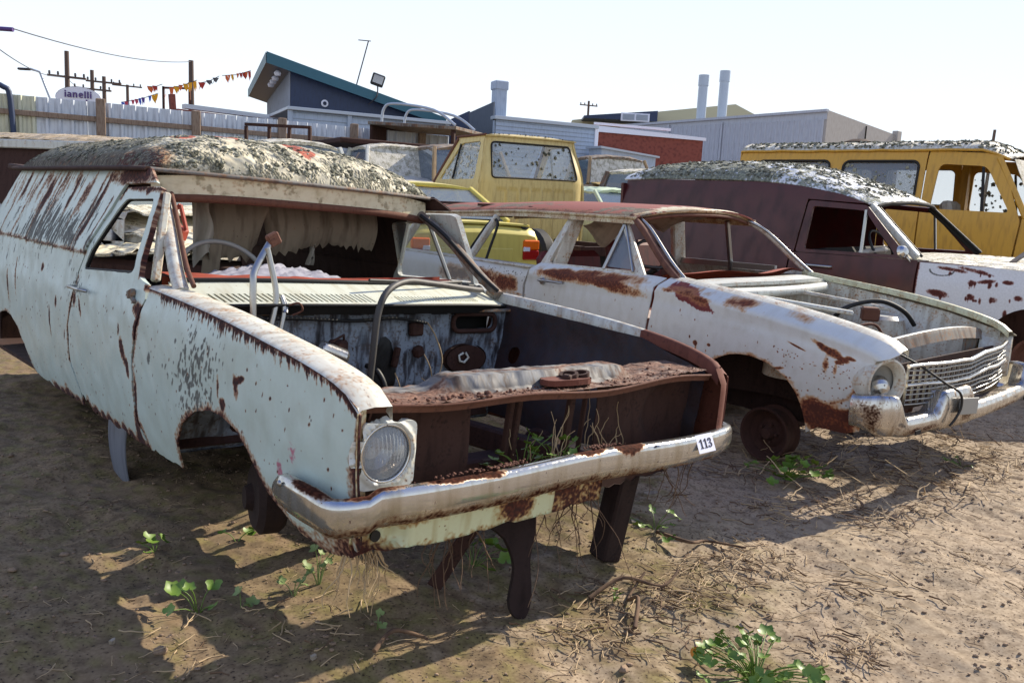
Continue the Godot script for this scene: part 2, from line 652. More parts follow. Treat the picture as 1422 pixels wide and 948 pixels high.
# =====================================================================
# materials
# =====================================================================
func make_materials():
	var rusty := {"base": Color(0.40, 0.26, 0.20), "grime": Color(0.26, 0.17, 0.14), "gr": 0.8, "bias": 0.36, "rust1": Color(0.44, 0.27, 0.19), "rust2": Color(0.23, 0.14, 0.12), "halo": Color(0.40, 0.25, 0.19), "rough": 0.9, "relief": 0.35}
	M.rust = tiled(rusty, 21, 0.6, 384)
	M.rust_dark = tint(M.rust, Color(0.60, 0.56, 0.56))
	M.rust_darkest = tint(M.rust, Color(0.42, 0.40, 0.41))  # same rust tile, tinted darker still than rust_dark
	M.rust_red = tint(M.rust, Color(1.0, 0.86, 0.84))
	M.rust_worn = tiled({"base": Color(0.46, 0.45, 0.43), "grime": Color(0.30, 0.22, 0.18), "gr": 0.9, "bias": 0.16, "rust1": Color(0.40, 0.22, 0.16), "rust2": Color(0.22, 0.12, 0.10), "rough": 0.8, "relief": 0.35}, 24, 0.6, 320)
	M.white = tiled({"base": Color(0.79, 0.80, 0.77), "grime": Color(0.55, 0.53, 0.48), "gr": 0.45, "bias": 0.02, "speck": 0.83}, 31, 1.1, 448)
	M.white_rusty = tiled({"base": Color(0.78, 0.78, 0.74), "grime": Color(0.52, 0.48, 0.42), "gr": 0.6, "bias": 0.12, "speck": 0.8}, 33, 1.0, 448)
	M.cream = tiled({"base": Color(0.80, 0.80, 0.66), "grime": Color(0.60, 0.54, 0.38), "gr": 0.6, "bias": 0.07, "speck": 0.8}, 35, 0.8, 384)
	M.cream_rusty = tiled({"base": Color(0.78, 0.75, 0.62), "grime": Color(0.56, 0.46, 0.34), "gr": 0.8, "bias": 0.27, "rust1": Color(0.42, 0.22, 0.14), "halo": Color(0.60, 0.42, 0.26), "speck": 0.8}, 36, 0.8, 384)
	M.mustard = tiled({"base": Color(0.77, 0.59, 0.21), "grime": Color(0.58, 0.43, 0.18), "gr": 0.45, "bias": 0.0, "speck": 0.88}, 37, 1.4, 448)
	M.pale_yellow = tiled({"base": Color(0.81, 0.73, 0.48), "grime": Color(0.66, 0.56, 0.33), "gr": 0.6, "bias": 0.0, "speck": 0.85}, 39, 1.4, 448)
	M.lemon = tiled({"base": Color(0.83, 0.77, 0.40), "grime": Color(0.74, 0.67, 0.32), "gr": 0.35, "bias": 0.0, "speck": 0.92, "rough": 0.35}, 41, 1.4, 320)
	M.mint = tiled({"base": Color(0.74, 0.80, 0.68), "grime": Color(0.56, 0.60, 0.48), "gr": 0.4, "bias": 0.0, "speck": 0.9}, 42, 1.4, 256)
	M.maroon = tiled({"base": Color(0.30, 0.11, 0.12), "grime": Color(0.22, 0.09, 0.10), "gr": 0.7, "bias": 0.0, "speck": 0.95, "rough": 0.38}, 43, 1.2, 320)
	M.brown_truck = tiled({"base": Color(0.62, 0.52, 0.36), "grime": Color(0.40, 0.32, 0.24), "gr": 0.8, "bias": 0.1, "lbias": 0.30}, 44, 1.2, 384)
	var lich := func(c): c.rect(1, -1, -1, 9, 9, 0.52)
	M.lichen = tiled({"base": Color(0.82, 0.80, 0.74), "grime": Color(0.66, 0.62, 0.52), "gr": 0.5, "bias": 0.03, "lich1": Color(0.25, 0.25, 0.19), "lich2": Color(0.60, 0.58, 0.48), "fa": 6.0, "fb": 38.0, "relief": 1.6, "streak": 2.0}, 45, 0.9, 448, lich)
	var lich2 := func(c): c.rect(1, -1, -1, 9, 9, 0.36)
	M.lichen_light = tiled({"base": Color(0.84, 0.81, 0.70), "grime": Color(0.66, 0.60, 0.46), "gr": 0.6, "bias": 0.05, "lich1": Color(0.28, 0.28, 0.23), "lich2": Color(0.60, 0.58, 0.48), "fa": 5.0, "fb": 38.0, "relief": 1.0, "streak": 1.0}, 46, 0.9, 384, lich2)
	M.lichen_yellow = tiled({"base": Color(0.74, 0.62, 0.34), "grime": Color(0.56, 0.46, 0.30), "gr": 0.5, "bias": 0.05, "lich1": Color(0.26, 0.25, 0.19), "lich2": Color(0.62, 0.58, 0.46), "fa": 6.0, "fb": 34.0, "relief": 1.4, "streak": 2.0}, 47, 0.9, 384, lich)
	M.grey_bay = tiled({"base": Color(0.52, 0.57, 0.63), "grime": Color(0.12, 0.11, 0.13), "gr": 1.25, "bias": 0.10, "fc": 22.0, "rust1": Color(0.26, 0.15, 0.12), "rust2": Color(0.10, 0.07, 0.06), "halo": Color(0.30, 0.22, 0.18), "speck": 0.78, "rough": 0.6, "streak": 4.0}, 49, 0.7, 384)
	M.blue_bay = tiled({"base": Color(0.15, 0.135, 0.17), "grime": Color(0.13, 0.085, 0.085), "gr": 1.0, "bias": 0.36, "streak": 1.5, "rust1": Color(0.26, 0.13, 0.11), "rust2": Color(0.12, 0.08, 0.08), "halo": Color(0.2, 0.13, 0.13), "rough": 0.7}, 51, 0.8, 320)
	M.chrome = tiled({"base": Color(0.80, 0.80, 0.79), "grime": Color(0.62, 0.58, 0.52), "gr": 0.55, "bias": 0.0, "speck": 0.86, "rough": 0.14, "halo": Color(0.5, 0.4, 0.3), "relief": 0.05}, 53, 0.9, 384)
	M.chrome.metallic = 0.9
	M.trim = plain(Color(0.66, 0.66, 0.65), 0.3, 0.9)
	M.lamp_silver = plain(Color(0.75, 0.75, 0.74), 0.25, 0.9)
	M.rubber = plain(Color(0.07, 0.07, 0.07), 0.7)
	M.dark = plain(Color(0.10, 0.09, 0.085), 0.9)
	M.hose = tiled({"base": Color(0.26, 0.25, 0.24), "grime": Color(0.10, 0.10, 0.10), "gr": 1.0, "rough": 0.6}, 55, 0.3, 128)
	M.black = plain(Color(0.05, 0.05, 0.055), 0.55)
	M.plastic_grey = plain(Color(0.55, 0.55, 0.53), 0.5)
	M.cloth = tiled({"base": Color(0.58, 0.53, 0.46), "grime": Color(0.36, 0.31, 0.26), "gr": 0.9, "bias": 0.0, "speck": 0.9, "rough": 0.95}, 57, 0.8, 256)
	M.cloth_white = tiled({"base": Color(0.72, 0.70, 0.66), "grime": Color(0.48, 0.44, 0.38), "gr": 0.7, "rough": 0.95, "speck": 2.0}, 58, 0.5, 192)
	M.wool = tiled({"base": Color(0.62, 0.62, 0.66), "grime": Color(0.36, 0.36, 0.42), "gr": 0.8, "rough": 0.95, "speck": 2.0}, 59, 0.3, 192)
	M.vinyl_red = tiled({"base": Color(0.38, 0.12, 0.12), "grime": Color(0.2, 0.08, 0.08), "gr": 0.8, "rough": 0.6}, 60, 0.6, 192)
	M.dash_red = tiled({"base": Color(0.60, 0.25, 0.16), "grime": Color(0.42, 0.20, 0.14), "gr": 0.7, "rough": 0.75}, 61, 0.5, 192)
	var gl := plain(Color(0.78, 0.84, 0.84, 0.14), 0.02)
	gl.transparency = BaseMaterial3D.TRANSPARENCY_ALPHA
	M.glass = gl
	var gd := plain(Color(0.70, 0.75, 0.76, 0.18), 0.05)
	gd.transparency = BaseMaterial3D.TRANSPARENCY_ALPHA
	M.glass_dirty = gd
	var gt := plain(Color(0.42, 0.48, 0.54, 0.50), 0.03)
	gt.transparency = BaseMaterial3D.TRANSPARENCY_ALPHA
	M.glass_tint = gt
	var lens := plain(Color(0.60, 0.63, 0.66, 0.5), 0.06)
	lens.transparency = BaseMaterial3D.TRANSPARENCY_ALPHA
	M.lens = lens
	M.lamp_amber = plain(Color(0.92, 0.42, 0.05), 0.25)
	M.lamp_red = plain(Color(0.62, 0.05, 0.04), 0.25)
	M.spot_lichen = tiled({"base": Color(0.30, 0.30, 0.24), "grime": Color(0.16, 0.15, 0.13), "gr": 0.9, "rough": 0.95, "speck": 2.0}, 62, 0.2, 96)
	M.spot_grey = plain(Color(0.45, 0.45, 0.39), 0.95)
	M.spot_pale = plain(Color(0.56, 0.56, 0.49), 0.95)
	# yard and background
	M.timber = tiled({"base": Color(0.54, 0.47, 0.41), "grime": Color(0.40, 0.31, 0.25), "gr": 0.9, "rough": 0.9, "streak": 8.0, "fc": 40.0, "speck": 2.0}, 63, 0.8, 256)
	M.galv = tiled({"base": Color(0.77, 0.80, 0.84), "grime": Color(0.56, 0.58, 0.62), "gr": 0.7, "bias": 0.0, "rough": 0.45, "streak": 8.0, "speck": 2.0}, 64, 2.0, 256)
	M.fence_cream = tint(M.galv, Color(1.0, 0.97, 0.82))
	M.blue_steel = tiled({"base": Color(0.13, 0.20, 0.33), "grime": Color(0.09, 0.13, 0.22), "gr": 0.6, "rough": 0.5, "speck": 2.0}, 65, 4.0, 192)
	M.teal_trim = plain(Color(0.16, 0.36, 0.42), 0.5)
	M.siding = tiled({"base": Color(0.62, 0.68, 0.76), "grime": Color(0.50, 0.56, 0.64), "gr": 0.6, "rough": 0.5, "speck": 2.0}, 66, 4.0, 192)
	M.wall_grey = tiled({"base": Color(0.70, 0.73, 0.78), "grime": Color(0.58, 0.60, 0.64), "gr": 0.7, "rough": 0.7, "speck": 2.0, "streak": 8.0}, 67, 6.0, 256)
	M.block_grey = tiled({"base": Color(0.66, 0.65, 0.64), "grime": Color(0.54, 0.52, 0.50), "gr": 0.7, "rough": 0.9, "speck": 2.0}, 68, 3.0, 256)
	M.roof_cream = plain(Color(0.72, 0.70, 0.58), 0.6)
	M.brick_red = tiled({"base": Color(0.50, 0.27, 0.23), "grime": Color(0.36, 0.18, 0.16), "gr": 0.8, "rough": 0.9, "speck": 2.0, "fc": 5.0, "streak": 1.0}, 69, 2.5, 256)
	M.mortar = plain(Color(0.60, 0.52, 0.47), 0.95)
	M.tin = plain(Color(0.66, 0.70, 0.75), 0.4, 0.3)
	M.pole_wood = plain(Color(0.36, 0.30, 0.27), 0.9)
	M.wire = plain(Color(0.22, 0.22, 0.25), 0.6)
	M.sign_white = plain(Color(0.86, 0.87, 0.92), 0.5)
	M.sign_purple = plain(Color(0.30, 0.20, 0.46), 0.5)
	M.paper = plain(Color(0.86, 0.87, 0.93), 0.8)
	M.ink = plain(Color(0.08, 0.09, 0.20), 0.8)
	M.twig = tiled({"base": Color(0.42, 0.33, 0.25), "grime": Color(0.26, 0.19, 0.15), "gr": 0.9, "rough": 0.95, "speck": 2.0}, 70, 0.2, 96)
	M.twig_pale = plain(Color(0.68, 0.59, 0.46), 0.9)
	var leaf := plain(Color(0.36, 0.47, 0.15), 0.5)
	leaf.backlight = Color(0.48, 0.60, 0.12)
	M.leaf = leaf
	var leaf2 := plain(Color(0.45, 0.52, 0.30), 0.6)
	leaf2.backlight = Color(0.35, 0.42, 0.2)
	M.leaf_pale = leaf2
	M.stone = tiled({"base": Color(0.58, 0.54, 0.48), "grime": Color(0.40, 0.36, 0.32), "gr": 0.8, "rough": 0.95, "speck": 2.0}, 71, 0.3, 128)

# =====================================================================
# ground
# =====================================================================
func gh(x: float, z: float) -> float:
	var near := clampf(1.0 - (Vector2(x, z + 4.0).length() - 9.0) / 20.0, 0.0, 1.0)
	var h := nz.get_noise_2d(x * 0.8, z * 0.8) * 0.035 + nz.get_noise_2d(x * 2.6 + 50.0, z * 2.6) * 0.022 + nz.get_noise_2d(x * 8.0, z * 8.0 + 30.0) * 0.008 * near + nz.get_noise_2d(x * 24.0, z * 24.0) * 0.006 * near
	# wheel rut along the open strip on the right
	h += 0.30 * smoothstep(-7.0, -12.0, z)
	return h

func build_ground():
	var gm := tiled({"base": Color(0.615, 0.545, 0.455), "grime": Color(0.455, 0.39, 0.315), "gr": 0.9, "bn": 0.8, "rough": 0.95, "speck": 0.72, "halo": Color(0.42, 0.34, 0.27), "rust1": Color(0.40, 0.32, 0.25), "rust2": Color(0.26, 0.20, 0.16), "fa": 3.0, "fb": 60.0, "fc": 14.0, "streak": 1.0, "relief": 2.0}, 81, 2.4, 1536)
	gm.vertex_color_use_as_albedo = true
	gm.uv1_triplanar = false
	gm.uv1_scale = Vector3.ONE
	var xs := []
	var x := -4.2
	while x < 5.6:
		xs.append(x)
		x += 0.035
	var st := 0.06
	while x < 900.0:
		xs.append(x)
		x += st
		st *= 1.22
	xs.append(900.0)
	x = -4.2
	st = 0.06
	while x > -900.0:
		x -= st
		st *= 1.22
		xs.push_front(maxf(x, -900.0))
	var zs := []
	var z := -0.9
	while z > -7.0:
		zs.append(z)
		z -= 0.035
	st = 0.06
	while z > -900.0:
		zs.append(z)
		z -= st
		st *= 1.2
	zs.append(-900.0)
	z = -0.9
	st = 0.06
	while z < 60.0:
		z += st
		st *= 1.3
		zs.push_front(minf(z, 60.0))
	var V := PackedVector3Array()
	var N := PackedVector3Array()
	var U := PackedVector2Array()
	var C := PackedColorArray()
	var I := PackedInt32Array()
	var w := xs.size()
	for j in zs.size():
		for i in w:
			var px: float = xs[i]
			var pz: float = zs[j]
			V.append(Vector3(px, gh(px, pz), pz))
			var e := 0.02
			if absf(px) > 12.0 or pz < -14.0: e = 0.5
			N.append(Vector3(gh(px - e, pz) - gh(px + e, pz), 2.0 * e, gh(px, pz - e) - gh(px, pz + e)).normalized())
			U.append(Vector2(px / 2.4, pz / 2.4))
			# damp soil and moss patches
			var a := nz.get_noise_2d(px * 0.7 + 9.0, pz * 0.7) * 0.5 + 0.5
			var b := nz.get_noise_2d(px * 3.1, pz * 3.1 + 90.0) * 0.5 + 0.5
			var moss := clampf((a * 0.6 + b * 0.5 - 0.42) * 2.2, 0.0, 1.0) * clampf(1.5 - absf(px - 0.1) * 0.8, 0.0, 1.0)
			var k := 0.80 + 0.30 * b
			var cc := Color(k, k * 0.99, k * 0.97).lerp(Color(0.62, 0.66, 0.44), moss * 0.7)
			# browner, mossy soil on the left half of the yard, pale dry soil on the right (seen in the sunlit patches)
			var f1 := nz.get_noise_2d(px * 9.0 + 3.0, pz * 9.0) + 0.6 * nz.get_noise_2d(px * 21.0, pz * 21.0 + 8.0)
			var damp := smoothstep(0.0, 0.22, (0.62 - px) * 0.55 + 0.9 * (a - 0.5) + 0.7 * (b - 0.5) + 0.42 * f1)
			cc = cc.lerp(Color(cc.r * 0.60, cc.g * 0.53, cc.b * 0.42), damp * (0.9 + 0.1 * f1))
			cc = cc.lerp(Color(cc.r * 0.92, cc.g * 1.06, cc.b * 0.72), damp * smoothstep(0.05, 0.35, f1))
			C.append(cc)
	for j in zs.size() - 1:
		for i in w - 1:
			var q := j * w + i
			I.append_array([q, q + w, q + 1, q + 1, q + w, q + w + 1])
	var a := []
	a.resize(Mesh.ARRAY_MAX)
	a[Mesh.ARRAY_VERTEX] = V
	a[Mesh.ARRAY_NORMAL] = N
	a[Mesh.ARRAY_TEX_UV] = U
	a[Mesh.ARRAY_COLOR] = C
	a[Mesh.ARRAY_INDEX] = I
	var m := ArrayMesh.new()
	m.add_surface_from_arrays(Mesh.PRIMITIVE_TRIANGLES, a)
	var o := MeshInstance3D.new()
	o.name = "ground"
	o.mesh = m
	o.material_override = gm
	add_child(o)
	tag(o, "bare brown earth of the wrecking yard", "ground", "", "structure")

# =====================================================================
# the white panel van in front (x forward, z towards the camera side)
# =====================================================================
func vz(x: float, y: float) -> float:
	var z := spl(y, [0.34, 0.46, 0.60, 0.78, 0.92, 1.0, 1.14, 1.40, 1.54], [0.815, 0.858, 0.878, 0.888, 0.882, 0.866, 0.842, 0.752, 0.705])
	if x > 0.15: z -= 0.048 * pow((x - 0.15) / 0.66, 2)
	if x < -3.0: z -= 0.06 * pow((-3.0 - x) / 0.9, 2)
	return z

func van_side(s: float, off := 0.0) -> Callable:
	return func(p: Vector2) -> Vector3:
		return Vector3(p.x, p.y, s * (vz(p.x, p.y) + off + nz.get_noise_2d(p.x * 2.2 + s * 40.0, p.y * 2.2) * 0.009 + nz.get_noise_2d(p.x * 7.0 + s * 40.0, p.y * 6.0 + 9.0) * 0.004))

func van_top_y(x: float) -> float:
	return spl(x, [-0.66, -0.35, 0.03, 0.38, 0.61, 0.75, 0.812], [1.025, 1.01, 0.985, 0.95, 0.915, 0.875, 0.828])

func arch(cx: float, cy: float, r: float, a0: float, a1: float, n: int) -> Array:
	var o := []
	for k in n + 1:
		var a := deg_to_rad(lerpf(a0, a1, float(k) / n))
		o.append(cx + r * cos(a))
		o.append(cy + r * sin(a))
	return o

# a polygon's edges made ragged (torn, rusted metal) below height y
func ragged(p: PackedVector2Array, y: float, amp: float, step := 0.03) -> PackedVector2Array:
	var o := PackedVector2Array()
	for i in p.size():
		var a := p[i]
		var b := p[(i + 1) % p.size()]
		o.append(a)
		if a.y < y and b.y < y:
			var n := int(a.distance_to(b) / step)
			for k in range(1, n):
				var q := a.lerp(b, float(k) / n)
				q.y += maxf(0.0, nz.get_noise_2d(q.x * 14.0, 7.0) + 0.25 * nz.get_noise_2d(q.x * 60.0, 3.0)) * amp
				o.append(q)
	return o

const VAN_FENDER := [-0.64, 0.395, -0.32, 0.405, -0.30, 0.50, -0.235, 0.59, -0.125, 0.655, -0.01, 0.682, 0.10, 0.682, 0.19, 0.66, 0.265, 0.62, 0.325, 0.57, 0.41, 0.50, 0.54, 0.425, 0.65, 0.405, 0.76, 0.425, 0.805, 0.47, 0.812, 0.52, 0.812, 0.828, 0.80, 0.845, 0.75, 0.875, 0.61, 0.915, 0.38, 0.95, 0.03, 0.985, -0.35, 1.01, -0.61, 1.022, -0.63, 0.98, -0.66, 0.91, -0.722, 0.74, -0.712, 0.57]
const VAN_DOOR := [-1.30, 0.405, -0.66, 0.40, -0.727, 0.57, -0.737, 0.74, -0.675, 0.91, -0.645, 0.98, -0.66, 1.035, -0.745, 1.06, -0.80, 1.40, -0.84, 1.41, -1.20, 1.405, -1.25, 1.36, -1.50, 1.02, -1.515, 0.92, -1.565, 0.77, -1.545, 0.61, -1.45, 0.47]
const VAN_WIN := [-1.44, 1.035, -0.82, 1.065, -0.84, 1.33, -0.86, 1.36, -1.16, 1.355, -1.21, 1.32, -1.36, 1.14]
const VAN_QUARTER := [-3.66, 0.50, -3.30, 0.45, -3.17, 0.50, -3.13, 0.58, -3.05, 0.645, -2.93, 0.685, -2.80, 0.70, -2.66, 0.69, -2.53, 0.64, -2.42, 0.565, -2.345, 0.48, -2.30, 0.43, -1.90, 0.405, -1.47, 0.41, -1.475, 0.475, -1.56, 0.61, -1.58, 0.77, -1.53, 0.92, -1.515, 1.02, -1.44, 1.118, -3.52, 1.145]
const VAN_UPPER := [-3.50, 1.132, -1.445, 1.105, -1.27, 1.36, -1.215, 1.42, -0.86, 1.425, -0.98, 1.485, -3.16, 1.515]

func build_white_van():
	var t := thing("panel_van", "stripped rusty white panel van without wheels or bonnet, number 113 on its bumper", "van", pose(-0.333, -0.145, -3.199, -0.823, 0.014, -0.041))
	# ---- painted side texture
	var c := Can.new(-3.95, 0.33, 0.95, 1.57, 320.0)
	var top := []
	for k in 24: top.append_array([-0.66 + 1.472 * k / 23.0, van_top_y(-0.66 + 1.472 * k / 23.0)])
	c.line(0, top, 0.018, 0.75)
	for k in 210:
		var x := rng.randf_range(-0.5, 0.80)
		c.blob(0, x, van_top_y(x) - 0.012, rng.randf_range(0.003, 0.006), 0.008 + 0.035 * pow(rng.randf(), 2.0), 0.75, 0.25)
	c.line(0, VAN_FENDER.slice(2, 22), 0.035, 0.62)
	c.line(0, [0.33, 0.57, 0.41, 0.50, 0.55, 0.425, 0.66, 0.405, 0.78, 0.43], 0.03, 0.5)
	c.line(0, [0.808, 0.46, 0.812, 0.828], 0.022, 0.85)
	c.line(0, [-0.66, 0.91, -0.722, 0.74, -0.712, 0.57, -0.64, 0.40], 0.022, 0.5)
	c.blob(0, 0.21, 0.82, 0.045, 0.014, 1.2, 0.3)
	c.blob(0, 0.19, 0.795, 0.02, 0.045, 0.9, 0.3)
	c.blob(0, 0.095, 0.725, 0.03, 0.025, 1.1)
	c.blob(0, 0.06, 0.77, 0.012, 0.05, 0.55)
	c.blob(0, 0.80, 0.62, 0.04, 0.16, 0.7)
	c.blob(0, 0.72, 0.46, 0.16, 0.055, 0.55)
	c.blob(2, 0.52, 0.66, 0.03, 0.06, 0.5)
	c.blob(2, 0.46, 0.61, 0.02, 0.05, 0.5)
	# mould speckles on the wing
	for k in 220:
		var q := Vector2(rng.randfn(0.0, 0.10), rng.randfn(0.0, 0.085))
		c.blob(1, -0.13 + q.x + q.y * 0.3, 0.79 + q.y, rng.randf_range(0.004, 0.011), rng.randf_range(0.008, 0.022), 0.75, -0.35)
	c.blob(1, -0.13, 0.79, 0.20, 0.16, 0.36, 0.6)
	c.blob(1, -0.55, 0.77, 0.022, 0.035, 1.1)
	for k in 260:
		c.blob(0, rng.randf_range(-3.9, 0.8), rng.randf_range(0.45, 1.0), rng.randf_range(0.002, 0.006), rng.randf_range(0.003, 0.010), 0.9, -0.3)
	# door: rust at the hinges, the handle and the sill
	for a in [[-0.83, 0.76, 0.025, 0.07, 1.0, 0.5], [-0.78, 0.70, 0.02, 0.05, 1.0, 0.3], [-0.69, 0.88, 0.02, 0.09, 0.9, -0.4], [-0.88, 0.84, 0.012, 0.03, 1.0, 0.0], [-0.70, 0.94, 0.05, 0.035, 0.8, 0.0], [-0.72, 0.46, 0.03, 0.13, 0.9, -0.1], [-0.70, 0.60, 0.012, 0.12, 0.8, 0.0], [-1.50, 0.90, 0.03, 0.05, 0.8, 0.3], [-1.40, 0.87, 0.015, 0.06, 0.9, 0.6], [-1.78, 0.86, 0.02, 0.035, 1.0, 0.0], [-1.88, 0.76, 0.012, 0.10, 0.9, 0.2], [-1.63, 0.72, 0.012, 0.03, 1.0, 0.0], [-2.6, 0.92, 0.015, 0.12, 0.6, 0.3], [-2.1, 1.0, 0.03, 0.03, 0.8, 0.0], [-2.75, 0.85, 0.02, 0.13, 0.7, 0.3]]:
		c.blob(0, a[0], a[1], a[2], a[3], a[4], a[5])
	c.line(0, [-1.56, 0.61, -1.58, 0.77, -1.53, 0.92, -1.5, 1.0], 0.02, 0.55)
	c.line(0, [-1.95, 0.41, -1.47, 0.41, -1.30, 0.405, -0.66, 0.40], 0.05, 0.75)
	for k in 14: c.blob(0, -1.9 + 0.09 * k, 0.42, 0.04, rng.randf_range(0.02, 0.07), 0.6)
	c.line(0, [-3.2, 0.48, -3.05, 0.645, -2.80, 0.70, -2.53, 0.64, -2.30, 0.43], 0.03, 0.5)
	for k in 60:
		c.blob(1, -1.50 + rng.randfn(0, 0.05), 0.97 + rng.randfn(0, 0.05), 0.006, 0.012, 0.9)
	# upper panel: slanting dark streaks below the gutter, dirt on the seam
	c.line(0, [-3.93, 1.14, -1.44, 1.11], 0.02, 0.55)
	for k in 34:
		var x := rng.randf_range(-3.4, -1.4)
		var l := rng.randf_range(0.05, 0.26)
		c.blob(0, x - l * 0.35, 1.52 - l, rng.randf_range(0.010, 0.04), l, rng.randf_range(0.3, 0.6), -0.40)
	for k in 10:
		var x := -3.3 + k * 0.13
		c.blob(0, x, 1.40, 0.03, 0.16, 0.45, -0.4)
	c.blob(0, -1.15, 1.46, 0.40, 0.055, 0.8)
	for k in 240:
		var x := rng.randfn(-2.15, 0.42)
		c.blob(1, x, 1.13 + absf(rng.randfn(0, 0.10)), rng.randf_range(0.008, 0.02), rng.randf_range(0.03, 0.10), 0.5, -0.45)
	c.blob(1, -2.2, 1.2, 0.6, 0.14, 0.28)
	for k in 40: c.blob(1, rng.randf_range(-3.8, -1.5), rng.randf_range(1.0, 1.14), 0.01, rng.randf_range(0.02, 0.06), 0.7)
	# scratched scrawl
	for k in 9: c.line(1, [-1.60 + k * 0.016, 1.27 + 0.02 * (k % 2), -1.605 + k * 0.016 + 0.01 * (k % 3), 1.325 + 0.01 * (k % 3)], 0.006, 1.3)
	for k in 5: c.line(1, [-1.62 + k * 0.02, 1.34, -1.58 + k * 0.02, 1.37], 0.004, 0.9)
	c.blob(1, -1.86, 1.43, 0.012, 0.03, 1.4, -0.4)
	c.line(0, [-1.46, 1.13, -1.36, 1.30, -1.33, 1.36], 0.012, 0.8)
	# door frame edges
	c.line(0, [-0.80, 1.40, -1.20, 1.405, -1.25, 1.36], 0.02, 0.8)
	c.blob(0, -0.95, 1.39, 0.03, 0.02, 0.9)
	c.line(0, [-0.745, 1.06, -0.80, 1.40], 0.014, 0.7)
	var pm := c.compose({"base": Color(0.735, 0.795, 0.77), "grime": Color(0.62, 0.63, 0.58), "gr": 0.22, "streak": 2.0, "fc": 9.0, "halo": Color(0.56, 0.38, 0.26), "rust1": Color(0.33, 0.16, 0.13), "rust2": Color(0.17, 0.09, 0.09), "lich1": Color(0.22, 0.22, 0.21), "lich2": Color(0.42, 0.42, 0.40), "alt": Color(0.66, 0.42, 0.48), "speck": 0.90, "relief": 0.35, "rough": 0.36}, 101)
	pm.metallic_specular = 0.5
	var ms := van_side(1.0)
	# ---- near side panels
	var b := MB.new()
	b.sheet([ragged(pv2(VAN_FENDER), 0.42, 0.03)], [], ms, 0.04, c, 0.006)
	var f := put(b, "front_wing", pm, t)
	f.set_meta("label", "pale shaded wing with a patch of grey mould")
	b = MB.new()
	var rows := []
	var uvs := []
	for k in 28:
		var x := lerpf(-0.62, 0.808, k / 27.0)
		var y := van_top_y(x)
		var z := vz(x, y)
		var r := PackedVector3Array()
		var u := []
		for q in [[0.0, 0.0], [0.012, 0.009], [0.05, 0.014], [0.105, 0.012], [0.108, -0.03]]:
			r.append(Vector3(x, y + q[1], z - q[0]))
			u.append(Vector2(x * 1.0, q[0]))
		rows.append(r)
		uvs.append(u)
	b.grid(rows, true, uvs)
	put(b, "wing_top", M.white_rusty, f)
	b = MB.new()
	b.sheet([ragged(pv2(VAN_DOOR), 0.5, 0.05)], [round_poly(pv2(VAN_WIN), 0.03)], ms, 0.04, c, 0.02)
	var d := put(b, "door", pm, t)
	b = MB.new()
	b.tube(pv3([-1.455, 0.955, 0.885, -1.455, 0.955, 0.915, -1.30, 0.955, 0.915, -1.285, 0.95, 0.89]), 0.011, 8, -1, 0.7)
	put(b, "handle", M.trim, d)
	b = MB.new()
	var wr := round_poly(pv2(VAN_WIN), 0.03)
	var ring := PackedVector3Array()
	for p in wr: ring.append(Vector3(p.x, p.y, vz(p.x, p.y) - 0.012))
	ring.append(ring[0])
	b.tube(ring, 0.009, 6)
	put(b, "window_seal", M.rubber, d)
	b = MB.new()
	b.box(Vector3(-0.76, 0.99, 0.880), Vector3(0.05, 0.03, 0.02), Basis(Vector3(0, 0, 1), 0.3), 0.003)
	b.box(Vector3(-0.735, 0.972, 0.882), Vector3(0.05, 0.016, 0.014), Basis(Vector3(0, 0, 1), -0.5), 0.003)
	put(b, "mirror_stump", M.rust_worn, d)
	b = MB.new()
	b.sheet([ragged(pv2(VAN_QUARTER), 0.44, 0.04)], [], ms, 0.05, c, 0.006)
	put(b, "quarter_panel", pm, t)
	b = MB.new()
	b.sheet([pv2(VAN_UPPER)], [], van_side(1.0, 0.009), 0.05, c, 0.012)
	put(b, "upper_side_panel", pm, t)
	# far side, seen through the openings
	var mf := van_side(-1.0)
	b = MB.new()
	b.sheet([pv2([-0.64, 0.395, -0.32, 0.405, -0.30, 0.50, -0.235, 0.59, -0.125, 0.655, 0.03, 0.682, 0.19, 0.66, 0.325, 0.57, 0.40, 0.57, 0.808, 0.57, 0.812, 0.828, 0.75, 0.875, 0.61, 0.915, 0.38, 0.95, 0.03, 0.985, -0.35, 1.01, -0.61, 1.022, -0.66, 0.91, -0.72, 0.74])], [], mf, 0.06, null, 0.006, false, -1.0)
	var ff := put(b, "front_wing", M.rust_red, t)
	ff.set_meta("label", "bare rusted wing on the far side")
	b = MB.new()
	rows = []
	for k in 28:
		var x := lerpf(-0.62, 0.808, k / 27.0)
		var y := van_top_y(x)
		var z := -vz(x, y)
		var r := PackedVector3Array()
		for q in [[-0.003, -0.012], [0.006, 0.004], [0.03, 0.012], [0.062, 0.008], [0.066, -0.035]]:
			r.append(Vector3(x, y + q[1], z + q[0]))
		rows.append(r)
	var wt := MB.new()
	wt.grid(rows.slice(0, 20), false)
	put(wt, "wing_top", M.white_rusty, ff)
	wt = MB.new()
	wt.grid(rows.slice(19), false)
	put(wt, "wing_nose", M.rust_red, ff)
	b = MB.new()
	b.sheet([pv2(VAN_DOOR)], [round_poly(pv2([-1.44, 1.05, -0.76, 1.065, -0.90, 1.25, -1.03, 1.36, -1.40, 1.355]), 0.03)], mf, 0.06, null, 0.03, true, -1.0)
	var fd := put(b, "door", M.white, t)
	fd.set_meta("label", "far door with its window glass still in")
	b = MB.new()
	b.sheet([pv2([-1.43, 1.055, -0.77, 1.07, -0.91, 1.25, -1.04, 1.355, -1.39, 1.35])], [], van_side(-1.0, -0.012), 0.1, null, 0.004, true, -1.0)
	put(b, "window_glass", M.glass_dirty, fd)
	b = MB.new()
